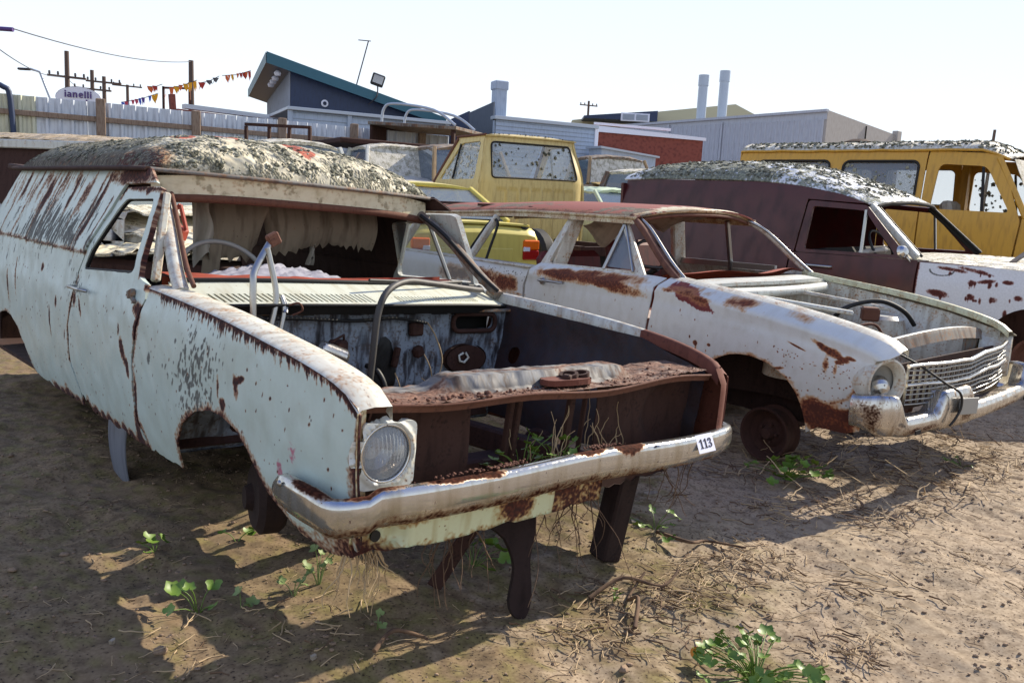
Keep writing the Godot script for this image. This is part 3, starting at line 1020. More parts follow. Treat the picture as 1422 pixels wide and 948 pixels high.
	b.tube(pv3([-0.985, 1.06, -0.852, -1.075, 1.345, -0.765]), 0.012, 8)
	put(b, "quarterlight_bar", M.trim, fd)
	b = MB.new()
	b.sheet([pv2(VAN_QUARTER)], [], mf, 0.1, null, 0.006, false, -1.0)
	put(b, "quarter_panel", M.rust_dark, t)
	b = MB.new()
	b.sheet([pv2(VAN_UPPER)], [], mf, 0.1, null, 0.012, false, -1.0)
	put(b, "upper_side_panel", M.rust_dark, t)
	# ---- roof
	var rc := Can.new(-3.95, -1.02, -0.9, 1.02, 300.0)
	rc.rect(1, -3.95, -1.02, -0.9, 1.02, 0.68)
	rc.rect(1, -3.95, 0.55, -1.45, 1.02, 0.35)
	for a in [[-1.52, 0.30, 0.20, 0.10, 0.5], [-1.75, 0.42, 0.18, 0.10, -0.4], [-1.30, -0.05, 0.12, 0.07, 0.2], [-1.42, 0.62, 0.10, 0.06, 0.6], [-2.2, -0.3, 0.3, 0.15, 0.2]]:
		rc.blob(2, a[0], a[1], a[2] * 1.3, a[3] * 1.4, 1.7, a[4])
		rc.blob(1, a[0], a[1], a[2] * 1.4, a[3] * 1.5, -1.3, a[4])
	for k in 26:
		var x := rng.randf_range(-1.5, -0.95)
		rc.blob(1, x, rng.randf_range(-0.9, 0.55), rng.randf_range(0.05, 0.14), rng.randf_range(0.05, 0.12), -rng.randf_range(0.2, 0.45))
	rc.line(0, [-0.96, -1.0, -0.96, 1.0], 0.04, 0.6)
	rc.line(0, [-3.9, 0.97, -1.0, 0.97], 0.07, 0.9)
	rc.blob(0, -1.2, 0.92, 0.25, 0.12, 0.7)
	rc.blob(0, -3.7, 0.8, 0.3, 0.25, 0.7)
	var roofm := rc.compose({"base": Color(0.77, 0.74, 0.64), "grime": Color(0.60, 0.54, 0.43), "gr": 0.5, "alt": Color(0.62, 0.31, 0.22), "lich1": Color(0.20, 0.20, 0.17), "lich2": Color(0.56, 0.55, 0.47), "fa": 7.0, "fb": 42.0, "relief": 2.2, "streak": 1.0, "rough": 0.6, "rust1": Color(0.36, 0.17, 0.13)}, 131)
	var rmap := func(p: Vector2) -> Vector3:
		var tt := clampf(p.y, -1.0, 1.0)
		var fx := clampf((p.x + 1.45) / 0.47, 0.0, 1.0)
		var rx := clampf((-2.90 - p.x) / 0.36, 0.0, 1.0)
		var k := pow(maxf(0.0, 1.0 - pow(absf(tt), 3.6)), 0.62)
		var hh := 0.208 * k * pow(cos(fx * PI / 2), 0.85) * (1.0 - pow(rx, 2.5) * 0.75)
		var bump := (absf(nz.get_noise_2d(p.x * 30.0, p.y * 30.0)) * 0.010 + absf(nz.get_noise_2d(p.x * 70.0, p.y * 70.0)) * 0.008) * k
		var x := (p.x if fx <= 0.0 else -1.45 + 0.47 * sin(fx * PI / 2)) + fx * fx * (-0.10 * tt * tt + 0.02)
		return Vector3(x, 1.492 + 0.012 * (-2.4 - p.x) + hh + bump, 0.735 * tt)
	b = MB.new()
	b.sheet([pv2([-3.26, -1.0, -0.98, -1.0, -0.98, 1.0, -3.26, 1.0])], [], rmap, 0.028, rc, 0.0, false, -1.0)
	var rf := put(b, "roof", roofm, t)
	rf.set_meta("label", "roof crusted with grey lichen and red primer patches")
	crust(rf, rmap, -3.2, -1.02, 30000, 0.002, 0.010, 0.10)
	# gutters along both sides and the lip across the front
	b = MB.new()
	for s in [1.0, -1.0]:
		b.tube(smooth_path(pv3([-3.26, 1.515, 0.745 * s, -2.5, 1.503, 0.755 * s, -1.3, 1.488, 0.755 * s, -1.02, 1.482, 0.735 * s]), 4), 0.016, 8, -1, 0.7)
	put(b, "gutter", M.rust_dark, rf)
	b = MB.new()
	var lip := PackedVector3Array()
	for k in 17:
		var z := lerpf(0.735, -0.735, k / 16.0)
		lip.append(Vector3(-0.935 - 0.10 * pow(z / 0.72, 2), 1.483, z))
	b.tube(lip, 0.016, 8, -1, 0.6)
	put(b, "front_lip", M.rust_worn, rf)
	# band between lip and windscreen opening
	b = MB.new()
	var bmap := func(p: Vector2) -> Vector3:
		var z := p.x
		return Vector3(lerpf(-0.955, -0.945, p.y) - 0.10 * pow(z / 0.72, 2), 1.398 + 0.085 * p.y - 0.02 * pow(absf(z) / 0.68, 4), z * (1.0 - 0.02 * p.y) + 0.0)
	b.sheet([pv2([-0.72, 0, 0.72, 0, 0.72, 1, -0.72, 1])], [], bmap, 0.05, null, 0.0)
	put(b, "roof_front_band", M.lichen_light, t)
	b = MB.new()
	var hd := PackedVector3Array()
	for k in 17:
		var z := lerpf(0.70, -0.70, k / 16.0)
		hd.append(Vector3(-0.965 - 0.10 * pow(z / 0.72, 2), 1.388 - 0.02 * pow(absf(z) / 0.68, 4), z))
	b.tube(hd, 0.020, 8, -1, 1.0)
	put(b, "windscreen_header", M.rust, t)
	b = MB.new()
	# inner header rail and cant rails
	for s in [1.0, -1.0]:
		b.bar(Vector3(-1.05, 1.40, 0.69 * s), Vector3(-3.2, 1.46, 0.68 * s), 0.05, 0.07)
	b.bar(Vector3(-1.10, 1.41, -0.68), Vector3(-1.10, 1.41, 0.68), 0.10, 0.03)
	put(b, "inner_rails", M.rust_dark, t)
	# windscreen pillars
	for s in [1.0, -1.0]:
		var ap := MB.new()
		ap.tube(smooth_path(pv3([-0.50, 1.02, 0.785 * s, -0.62, 1.10, 0.765 * s, -0.85, 1.28, 0.715 * s, -1.04, 1.395, 0.675 * s]), 4), 0.030, 10, 0.026, 0.8)
		var am := put(ap, "windscreen_pillar", M.white_rusty if s > 0 else M.rust_worn, t)
		ap = MB.new()
		ap.tube(smooth_path(pv3([-0.475, 1.045, 0.752 * s, -0.61, 1.125, 0.732 * s, -0.84, 1.30, 0.683 * s, -1.00, 1.39, 0.645 * s]), 4), 0.010, 8)
		put(ap, "pillar_seal", M.rust if s > 0 else M.rubber, am)
		if s > 0:
			ap = MB.new()
			ap.bar(Vector3(-0.73, 1.04, 0.80), Vector3(-0.81, 1.385, 0.735), 0.03, 0.035, Vector3(1, 0, 0), 0.006)
			put(ap, "door_post", M.white_rusty, am)
	# ---- cowl with louvres
	var cw := Can.new(-0.84, -0.30, 0.84, 0.1, 400.0)
	cw.line(0, [-0.8, -0.21, 0.8, -0.21], 0.015, 0.4)
	var cwm := cw.compose({"base": Color(0.80, 0.81, 0.74), "grime": Color(0.62, 0.58, 0.46), "gr": 0.4, "speck": 0.86}, 141)
	var slots := []
	for k in 30:
		var z := 0.66 - k * 0.0215
		slots.append(pv2([z, -0.18, z + 0.010, -0.18, z + 0.023, -0.10, z + 0.013, -0.10]))
	for k in 28:
		var z := -0.10 - k * 0.0185
		slots.append(pv2([z, -0.17, z + 0.009, -0.17, z + 0.013, -0.12, z + 0.005, -0.12]))
	var cmap := func(p: Vector2) -> Vector3:
		var z := p.x
		var bow := -0.15 * pow(z / 0.8, 2)
		return Vector3(-0.56 - p.y + bow + 0.04, 1.055 + p.y * 0.30 - 0.02 * pow(absf(z) / 0.8, 3), z)
	b = MB.new()
	b.sheet([pv2([-0.80, -0.215, 0.80, -0.215, 0.77, 0.02, -0.77, 0.02])], slots, cmap, 0.04, cw, 0.004, false, -1.0)
	var cowl := put(b, "cowl_panel", cwm, t)
	b = MB.new()
	var lipp := PackedVector3Array()
	var low := PackedVector3Array()
	for k in 21:
		var z := lerpf(0.80, -0.80, k / 20.0)
		var q: Vector3 = cmap.call(Vector2(z, -0.215))
		lipp.append(q)
		low.append(q + Vector3(-0.03, -0.04, 0))
	b.grid([lipp, low])
	b.tube(lipp, 0.007, 6)
	put(b, "cowl_edge", M.rubber, cowl)
	b = MB.new()
	var sill := PackedVector3Array()
	for k in 21:
		var z := lerpf(0.76, -0.76, k / 20.0)
		sill.append(cmap.call(Vector2(z, 0.02)) + Vector3(0, 0.006, 0))
	b.tube(sill, 0.010, 6)
	put(b, "windscreen_seal", M.rubber, cowl)
	# drip tray under the cowl (blocks the view into the cabin)
	b = MB.new()
	b.box(Vector3(-0.55, 0.93, 0), Vector3(0.20, 0.012, 1.50), Basis(Vector3(0, 0, 1), 0.1))
	put(b, "cowl_tray", M.dark, cowl)
	# ---- firewall
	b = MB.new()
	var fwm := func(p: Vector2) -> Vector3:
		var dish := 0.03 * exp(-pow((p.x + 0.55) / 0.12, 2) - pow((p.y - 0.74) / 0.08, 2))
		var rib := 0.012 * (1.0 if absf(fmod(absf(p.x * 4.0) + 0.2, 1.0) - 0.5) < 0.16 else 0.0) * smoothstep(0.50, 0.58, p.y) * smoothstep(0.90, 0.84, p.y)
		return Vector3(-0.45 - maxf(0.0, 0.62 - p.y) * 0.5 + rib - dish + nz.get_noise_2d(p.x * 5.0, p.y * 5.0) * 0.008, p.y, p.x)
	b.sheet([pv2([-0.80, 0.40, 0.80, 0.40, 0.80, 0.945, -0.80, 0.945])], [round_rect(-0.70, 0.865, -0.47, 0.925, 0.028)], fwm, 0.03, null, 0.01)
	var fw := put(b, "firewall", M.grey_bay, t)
	b = MB.new()
	b.bar(Vector3(-0.43, 0.955, -0.79), Vector3(-0.43, 0.945, 0.79), 0.035, 0.012)
	put(b, "firewall_flange", M.rust_worn, fw)
	b = MB.new()
	b.box(Vector3(-0.60, 0.90, -0.58), Vector3(0.10, 0.16, 0.36))
	put(b, "vent_chamber", M.dark, fw)
	b = MB.new()
	var hr := PackedVector3Array()
	for p in round_rect(-0.715, 0.855, -0.455, 0.935, 0.035): hr.append(Vector3(-0.436, p.y, p.x))
	hr.append(hr[0])
	b.tube(hr, 0.012, 6)
	put(b, "vent_rim", M.rust_dark, fw)
	b = MB.new()
	var ov := PackedVector2Array()
	for k in 24: ov.append(Vector2(0.125 * cos(TAU * k / 24.0), 0.072 * sin(TAU * k / 24.0)))
	b.prism(ov, 0.025, Transform3D(Basis(UP, PI / 2), Vector3(-0.44, 0.725, -0.53)), 0.006)
	var ovp := put(b, "blanking_plate", M.rust_dark, fw)
	b = MB.new()
	b.tube(pv3([-0.405, 0.755, -0.50, -0.40, 0.745, -0.472, -0.40, 0.72, -0.478, -0.40, 0.712, -0.505, -0.40, 0.735, -0.53, -0.405, 0.757, -0.515]), 0.006, 6)
	put(b, "white_clip", M.white, ovp)
	# wiper motor
	b = MB.new()
	var mx := Transform3D(Basis(Vector3(0, 0, 1), 0.5) * Basis(Vector3.RIGHT, 1.15), Vector3(-0.30, 0.80, 0.26))
	b.lathe(pv2([0, -0.065, 0.022, -0.065, 0.030, -0.058, 0.036, -0.05, 0.036, 0.05, 0.030, 0.055, 0, 0.055]), 20, mx)
	var wm := put(b, "wiper_motor", M.chrome, fw)
	b = MB.new()
	b.box(Vector3(-0.36, 0.80, 0.20), Vector3(0.07, 0.09, 0.06), Basis(UP, 0.4), 0.01)
	b.box(Vector3(-0.40, 0.74, 0.19), Vector3(0.06, 0.05, 0.09), Basis(), 0.01)
	b.tube(pv3([-0.35, 0.84, 0.18, -0.32, 0.87, 0.20, -0.30, 0.86, 0.24, -0.33, 0.83, 0.27]), 0.005, 6)
	put(b, "motor_bracket", M.rust_dark, wm)
	# loose wires, brackets on the firewall
	b = MB.new()
	b.tube(smooth_path(pv3([-0.43, 0.90, -0.30, -0.41, 0.84, -0.335, -0.39, 0.74, -0.365, -0.39, 0.66, -0.35, -0.41, 0.60, -0.31]), 5), 0.0035, 5)
	b.tube(smooth_path(pv3([-0.42, 0.79, -0.26, -0.39, 0.70, -0.30, -0.40, 0.62, -0.32, -0.41, 0.65, -0.27]), 5), 0.003, 5)
	b.tube(smooth_path(pv3([-0.42, 0.68, -0.13, -0.40, 0.60, -0.15, -0.41, 0.50, -0.14]), 5), 0.003, 5)
	put(b, "loose_wires", M.twig_pale, fw)
	b = MB.new()
	b.box(Vector3(-0.43, 0.87, -0.24), Vector3(0.03, 0.06, 0.07), Basis(), 0.008)
	b.box(Vector3(-0.42, 0.77, -0.25), Vector3(0.04, 0.05, 0.05), Basis(Vector3.RIGHT, 0.4), 0.01)
	b.box(Vector3(-0.42, 0.75, -0.13), Vector3(0.03, 0.09, 0.025), Basis(Vector3.RIGHT, -0.2), 0.006)
	b.lathe(pv2([0.03, 0, 0.042, 0.01, 0.042, 0.03, 0.03, 0.035]), 16, Transform3D(Basis(Vector3(0, 0, 1), -PI / 2), Vector3(-0.42, 0.62, -0.40)))
	b.box(Vector3(-0.38, 0.63, 0.16), Vector3(0.06, 0.05, 0.06), Basis(Vector3.RIGHT, 0.5), 0.01)
	b.box(Vector3(-0.36, 0.56, 0.12), Vector3(0.05, 0.04, 0.08), Basis(UP, 0.5), 0.01)
	put(b, "brackets", M.rust_dark, fw)
	b = MB.new()
	b.tube(pv3([-0.44, 0.90, 0.52, -0.12, 0.72, 0.56]), 0.009, 8)
	put(b, "steering_shaft", M.rust_worn, fw)
	b = MB.new()
	b.tube(smooth_path(pv3([-0.42, 0.92, 0.62, -0.40, 0.93, 0.40, -0.41, 0.915, 0.10, -0.40, 0.925, -0.10, -0.41, 0.90, -0.28]), 5), 0.007, 6)
	put(b, "wiring_loom", M.black, fw)
	b = MB.new()
	b.tube(smooth_path(pv3([-0.42, 0.72, 0.02, -0.36, 0.70, 0.0, -0.33, 0.62, -0.02, -0.35, 0.5, 0.0]), 5), 0.013, 8)
	put(b, "heater_hose", M.black, fw)
	b = MB.new()
	b.lathe(pv2([0.0, 0.05, 0.03, 0.05, 0.035, 0.04, 0.035, -0.04, 0.0, -0.045]), 16, Transform3D(Basis(Vector3(0, 0, 1), -PI / 2), Vector3(-0.40, 0.70, 0.36)))
	put(b, "brake_cylinder", M.rust_darkest, fw)
	b = MB.new()
	b.sheet([smooth_poly(pv2([-0.13, 0.60, -0.04, 0.57, -0.02, 0.72, -0.06, 0.84, -0.12, 0.80, -0.15, 0.68]), 3)], [], func(p): return fwm.call(p) + Vector3(0.006, 0, 0), 0.03)
	put(b, "tar_patch", M.black, fw)
	# ---- inner wings
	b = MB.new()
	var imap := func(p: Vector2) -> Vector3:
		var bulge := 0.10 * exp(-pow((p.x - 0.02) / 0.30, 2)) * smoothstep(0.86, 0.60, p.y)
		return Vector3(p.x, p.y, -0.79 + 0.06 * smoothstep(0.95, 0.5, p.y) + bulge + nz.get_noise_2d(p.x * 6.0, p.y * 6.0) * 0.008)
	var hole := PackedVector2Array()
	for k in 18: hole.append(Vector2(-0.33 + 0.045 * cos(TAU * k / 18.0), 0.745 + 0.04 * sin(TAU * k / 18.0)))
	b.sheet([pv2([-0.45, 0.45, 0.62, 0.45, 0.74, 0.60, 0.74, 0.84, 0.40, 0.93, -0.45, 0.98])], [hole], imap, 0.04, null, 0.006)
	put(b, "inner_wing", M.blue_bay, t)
	b = MB.new()
	var imap2 := func(p: Vector2) -> Vector3:
		return Vector3(p.x, p.y, 0.775 + nz.get_noise_2d(p.x * 6.0, p.y * 6.0) * 0.008)
	b.sheet([ragged(pv2([-0.45, 0.74, -0.2, 0.76, 0.2, 0.80, 0.74, 0.76, 0.78, 0.85, 0.40, 0.93, -0.45, 0.985]), 0.82, 0.05)], [], imap2, 0.05, null, 0.006)
	put(b, "inner_wing", M.rust, t)
	b = MB.new()
	b.sheet([ragged(pv2([-0.45, 0.50, -0.3, 0.47, 0.50, 0.47, 0.66, 0.52, 0.66, 0.84, 0.40, 0.90, -0.45, 0.94]), 0.55, 0.05)], [], func(p): return Vector3(p.x, p.y, 0.60 + 0.10 * smoothstep(0.6, 0.92, p.y) + 0.02 * nz.get_noise_2d(p.x * 6.0, p.y * 6.0)), 0.05, null, 0.006)
	put(b, "wheel_apron", M.rust_dark, t)
	b = MB.new()
	# chassis rails, low cross member
	b.bar(Vector3(0.70, 0.45, 0.42), Vector3(-0.6, 0.42, 0.40), 0.07, 0.10, UP, 0.01)
	b.bar(Vector3(0.70, 0.45, -0.42), Vector3(-0.6, 0.42, -0.40), 0.07, 0.10, UP, 0.01)
	b.bar(Vector3(0.02, 0.36, -0.65), Vector3(0.02, 0.36, 0.65), 0.12, 0.07, UP, 0.01)
	put(b, "subframe", M.rust_dark, t)
	b = MB.new()
	b.lathe(pv2([0, -0.05, 0.12, -0.05, 0.135, -0.03, 0.135, 0.03, 0.11, 0.05, 0.05, 0.055, 0.04, 0.08, 0, 0.08]), 24, Transform3D(Basis(Vector3.RIGHT, PI / 2) * Basis(Vector3(0, 0, 1), 0.25), Vector3(-0.10, 0.33, 0.62)))
	put(b, "brake_drum", M.rust_darkest, t)
	b = MB.new()
	b.lathe(pv2([0, -0.05, 0.12, -0.05, 0.135, -0.03, 0.135, 0.03, 0.11, 0.05, 0.05, 0.055, 0.04, 0.08, 0, 0.08]), 24, Transform3D(Basis(Vector3.RIGHT, -PI / 2), Vector3(0.02, 0.34, -0.66)))
	put(b, "brake_drum", M.rust_dark, t)
	# ---- radiator support: flat rusty top with a raised hump, front flange, grille opening
	var sc2 := Can.new(-0.82, -0.06, 0.84, 0.26, 500.0)
	sc2.rect(0, -0.9, -0.1, 0.9, 0.3, 0.62)
	for a in [[0.30, 0.10, 0.20, 0.05], [0.12, 0.105, 0.12, 0.04], [-0.16, 0.10, 0.16, 0.05], [0.5, 0.02, 0.2, 0.05], [0.1, 0.02, 0.3, 0.04]]:
		sc2.blob(0, a[0], a[1], a[2], a[3], -1.1)
		sc2.blob(2, a[0], a[1], a[2], a[3], 0.5)
	var supm := sc2.compose({"base": Color(0.42, 0.41, 0.40), "grime": Color(0.28, 0.23, 0.20), "gr": 1.0, "alt": Color(0.36, 0.37, 0.39), "halo": Color(0.48, 0.36, 0.29), "rust1": Color(0.47, 0.32, 0.24), "rust2": Color(0.30, 0.20, 0.16), "rough": 0.7, "relief": 0.8, "fa": 10.0, "fb": 70.0}, 171)
	b = MB.new()
	var smap := func(p: Vector2) -> Vector3:
		var z := p.x
		var e := smoothstep(0.52, 0.42, z) * smoothstep(-0.40, -0.30, z)
		var hump := 0.048 * e * smoothstep(0.13, 0.10, p.y) * smoothstep(-0.03, 0.02, p.y)
		var crust := 0.010 * absf(nz.get_noise_2d(z * 22.0, p.y * 22.0)) + 0.008 * maxf(0.0, nz.get_noise_2d(z * 60.0, p.y * 60.0))
		return Vector3(0.60 + p.y - 0.03 * pow(z / 0.8, 2), 0.835 + 0.018 * smoothstep(-0.3, -0.6, z) + hump + crust, z)
	b.sheet([pv2([-0.76, -0.03, 0.77, -0.03, 0.785, 0.215, -0.74, 0.205])], [], smap, 0.02, sc2, 0.0, false, 1.0)
	var sup := put(b, "radiator_support", supm, t)
	b = MB.new()
	var fl := PackedVector3Array()
	var fl2 := PackedVector3Array()
	for k in 25:
		var z := lerpf(0.81, -0.76, k / 24.0)
		var p := Vector3(0.812 - 0.03 * pow(z / 0.8, 2), 0.838 + 0.008 * sin(z * 9.0) - 0.012 * exp(-pow((z - 0.05) / 0.25, 2)), z)
		fl.append(p)
		fl2.append(p + Vector3(-0.012, -0.022, 0))
	b.grid([fl, fl2])
	b.tube(fl, 0.005, 6)
	put(b, "front_flange", M.rust, sup)
	# hood latch plate with two holes
	b = MB.new()
	var latch := smooth_poly(pv2([-0.085, -0.03, 0.06, -0.04, 0.10, -0.01, 0.085, 0.03, -0.05, 0.045, -0.10, 0.02]), 3)
	b.prism(latch, 0.018, Transform3D(Basis(Vector3.RIGHT, -PI / 2) * Basis(Vector3(0, 0, 1), PI / 2), Vector3(0.755, 0.848, 0.02)), 0.004)
	var lt := put(b, "bonnet_latch", M.rust_red, sup)
	b = MB.new()
	for q in [[0.745, 0.0], [0.745, -0.055]]:
		b.lathe(pv2([0.022, 0.0, 0.032, 0.0, 0.032, 0.014, 0.022, 0.014, 0.022, 0.0]), 16, Transform3D(Basis(Vector3.RIGHT, 0.2), Vector3(q[0], 0.866, q[1])))
	b.box(Vector3(0.765, 0.87, 0.03), Vector3(0.03, 0.02, 0.03), Basis(UP, 0.4), 0.005)
	put(b, "latch_ring", M.rust_dark, lt)
	# headlamp panels either side of the radiator opening
	b = MB.new()
	b.sheet([pv2([0.375, 0.50, 0.80, 0.50, 0.80, 0.82, 0.375, 0.82])], [], func(p): return Vector3(0.70 + nz.get_noise_2d(p.x * 8.0, p.y * 8.0) * 0.006, p.y, p.x), 0.05, null, 0.004, true)
	b.sheet([pv2([-0.78, 0.50, -0.22, 0.50, -0.22, 0.84, -0.78, 0.84])], [], func(p): return Vector3(0.68 + 0.03 * smoothstep(0.05, 0.0, (p - Vector2(-0.60, 0.68)).length() - 0.08) * -1.0 + nz.get_noise_2d(p.x * 8.0, p.y * 8.0) * 0.006, p.y, p.x), 0.03, null, 0.004, true)
	put(b, "grille_panel", M.rust_dark, sup)
	b = MB.new()
	for z in [0.165, 0.13]: b.bar(Vector3(0.66, 0.82, z), Vector3(0.64, 0.45, z + 0.02), 0.022, 0.02, Vector3(1, 0, 0), 0.003)
	b.bar(Vector3(0.66, 0.82, -0.12), Vector3(0.64, 0.45, -0.10), 0.03, 0.02, Vector3(1, 0, 0), 0.003)
	b.bar(Vector3(0.665, 0.82, -0.185), Vector3(0.645, 0.45, -0.17), 0.012, 0.02, Vector3(1, 0, 0), 0.003)
	b.bar(Vector3(0.60, 0.50, 0.75), Vector3(0.60, 0.50, -0.75), 0.10, 0.03)
	put(b, "upright", M.rust_dark, sup)
	# wing ends round the lamps
	b = MB.new()
	b.sheet([pv2([0.0, 0.50, 0.035, 0.50, 0.035, 0.845, 0.0, 0.832])], [], func(p): return Vector3(0.810 - p.x * 0.5, p.y, vz(0.81, p.y) - p.x), 0.02, null, 0.004)
	put(b, "wing_front_edge", M.cream_rusty, t)
	b = MB.new()
	rows = []
	for k in 10:
		var y := lerpf(0.60, 0.865, k / 9.0)
		var r := PackedVector3Array()
		for q in 9:
			var a := q / 8.0 * 1.75
			var z := -vz(0.81, y)
			var top_in := smoothstep(0.80, 0.87, y) * 0.03
			r.append(Vector3(0.772 + 0.07 * sin(minf(a, 1.55)) - top_in, y, z + 0.005 + 0.075 * (1.0 - cos(a))))
		rows.append(r)
	b.grid(rows, true)
	put(b, "wing_nose_cap", M.rust_red, t)
	# ---- headlamp in a square bezel
	var hl := MB.new()
	var bez := round_poly(pv2([-0.088, -0.090, 0.088, -0.094, 0.092, 0.085, -0.080, 0.090]), 0.022)
	var hx := Transform3D(Basis(UP, PI / 2), Vector3(0.782, 0.714, 0.742))
	var circ := PackedVector2Array()
	for k in 32: circ.append(Vector2(-0.006 + 0.076 * cos(TAU * k / 32.0), 0.004 + 0.076 * sin(TAU * k / 32.0)))
	var zm := func(p: Vector2) -> Vector3:
		var rr := (p - Vector2(-0.006, 0.004)).length()
		return hx * Vector3(p.x, p.y, 0.026 + 0.010 * smoothstep(0.10, 0.085, rr) - 0.012 * smoothstep(0.084, 0.076, rr))
	hl.sheet([bez], [circ], zm, 0.012, null, 0.03)
	var hlo := put(hl, "headlamp_bezel", M.white, t)
	hl = MB.new()
	hl.lathe(pv2([0.0, -0.06, 0.03, -0.055, 0.055, -0.035, 0.074, 0.0]), 32, hx * Transform3D(Basis(Vector3.RIGHT, PI / 2), Vector3(-0.006, 0.004, 0.016)))
	put(hl, "reflector", M.lamp_silver, hlo)
	hl = MB.new()
	var lr := []
	for i in 15:
		var r := PackedVector3Array()
		for k in 97:
			var rad := 0.075 * i / 14.0
			var a := TAU * k / 96.0
			var x := rad * cos(a)
			var y := rad * sin(a)
			var flute := 0.0022 * sin(x * 520.0) * smoothstep(-0.03, -0.01, y) * smoothstep(0.075, 0.06, rad)
			r.append(hx * Vector3(x - 0.006, y + 0.004, 0.022 + 0.020 * (1.0 - pow(rad / 0.075, 2)) + flute))
		lr.append(r)
	hl.grid(lr)
	put(hl, "lens", M.lens, hlo)
	hl = MB.new()
	var lrim := PackedVector3Array()
	for k in 33: lrim.append(hx * Vector3(-0.006 + 0.077 * cos(TAU * k / 32.0), 0.004 + 0.077 * sin(TAU * k / 32.0), 0.026))
	hl.tube(lrim, 0.0045, 6)
	put(hl, "lamp_rim", M.chrome, hlo)
	# ---- chrome bumper with rust scabs
	var bc := Can.new(-1.3, -0.12, 1.3, 0.12, 420.0)
	for a in [[0.93, 0.045, 0.10, 0.035, 1.1], [0.74, 0.05, 0.12, 0.03, 0.9], [0.48, 0.05, 0.14, 0.035, 1.2], [0.36, 0.035, 0.08, 0.03, 0.9], [-0.06, 0.05, 0.09, 0.04, 1.2], [-0.24, 0.04, 0.09, 0.05, 1.5], [0.1, -0.06, 0.6, 0.03, 0.5], [0.8, -0.06, 0.5, 0.03, 0.45], [1.18, -0.03, 0.1, 0.05, 0.4]]:
		bc.blob(0, a[0], a[1], a[2], a[3], a[4], 0.0)
	bc.line(0, [-1.3, -0.075, 1.3, -0.075], 0.03, 0.5)
	var bm := bc.compose({"base": Color(0.78, 0.78, 0.77), "grime": Color(0.60, 0.56, 0.48), "gr": 0.45, "rough": 0.13, "halo": Color(0.52, 0.40, 0.30), "rust1": Color(0.42, 0.25, 0.18), "rust2": Color(0.24, 0.13, 0.10), "relief": 0.35, "speck": 0.88}, 151)
	bm.metallic = 0.85
	var path := smooth_path(pv3([0.52, 0.0, 0.905, 0.60, 0.0, 0.915, 0.72, -0.005, 0.915, 0.81, -0.005, 0.88, 0.865, 0.0, 0.76, 0.885, 0.0, 0.55, 0.89, 0.0, 0.25, 0.89, 0.0, 0.0, 0.89, 0.0, -0.25, 0.885, 0.0, -0.55, 0.865, 0.0, -0.74, 0.82, 0.0, -0.86, 0.73, 0.0, -0.90, 0.66, 0.0, -0.905]), 5)
	var plen := 0.0
	var ls := [0.0]
	for k in path.size() - 1:
		plen += path[k].distance_to(path[k + 1])
		ls.append(plen)
	var prof := [[-0.055, 0.015], [-0.04, 0.045], [-0.012, 0.057], [0.008, 0.052], [0.016, 0.035], [0.016, -0.005], [0.008, -0.03], [-0.012, -0.05], [-0.05, -0.06]]
	rows = []
	uvs = []
	for k in path.size():
		var dr := (path[mini(k + 1, path.size() - 1)] - path[maxi(k - 1, 0)]).normalized()
		var outw := Vector3(-dr.z, 0, dr.x)
		var r := PackedVector3Array()
		var u := []
		var endk := minf(1.0, minf(ls[k], plen - ls[k]) / 0.05)
		var sc := sqrt(1.0 - pow(1.0 - endk, 2)) * 0.75 + 0.25
		for q in prof.size():
			var pr: Array = prof[q]
			var y: float = 0.585 + pr[1] * sc + 0.012 * exp(-pow(path[k].z / 0.3, 2)) - 0.02 * smoothstep(0.75, 0.95, path[k].z)
			if path[k].z > 0.8: y -= 0.025 * smoothstep(0.70, 0.80, path[k].x) * 0.6
			r.append(Vector3(path[k].x, y, path[k].z) + outw * pr[0])
			u.append(bc.uv(Vector2(plen / 2 - ls[k], lerpf(0.1, -0.1, q / 8.0))))
		rows.append(r)
		uvs.append(u)
	b = MB.new()
	b.grid(rows, false, uvs)
	var bp := put(b, "front_bumper", bm, t)
	bp.set_meta("label", "chrome bumper with flaking rust along its top")
	b = MB.new()
	for q in [[0.585, 0.605, 0.935], [0.905, 0.635, -0.30]]:
		b.lathe(pv2([0, 0.008, 0.007, 0.006, 0.010, 0.0]), 12, Transform3D(Basis(Vector3.RIGHT, PI / 2 if q[2] > 0 else 0.0), Vector3(q[0], q[1], q[2] - (0.002 if q[2] > 0 else 0.0))))
	put(b, "bumper_bolt", M.trim, bp)
	# ---- valance below the bumper
	var vc := Can.new(-1.0, 0.38, 1.0, 0.6, 320.0)
	vc.line(0, [0.0, 0.42, 0.95, 0.42], 0.05, 0.8)
	vc.blob(0, 0.28, 0.50, 0.10, 0.05, 0.9)
	vc.blob(0, 0.80, 0.45, 0.14, 0.06, 0.9)
	vc.line(0, [0.05, 0.55, 0.9, 0.55], 0.04, 0.7)
	vc.rect(0, -1, 0.3, 0.12, 0.6, 0.6)
	var vm := vc.compose({"base": Color(0.80, 0.82, 0.68), "grime": Color(0.62, 0.56, 0.38), "gr": 0.6, "halo": Color(0.58, 0.42, 0.22), "speck": 0.85}, 161)
	var vmap := func(p: Vector2) -> Vector3:
		var rec := 0.035 * smoothstep(0.09, 0.06, absf(p.x - 0.76)) * smoothstep(0.045, 0.025, absf(p.y - 0.50))
		return Vector3(0.836 - 0.024 * pow(absf(p.x) / 0.8, 6) - 0.30 * pow(maxf(0, 0.52 - p.y), 1.3) - rec, p.y - 0.015 * smoothstep(0.5, 0.85, p.x), p.x)
	b = MB.new()
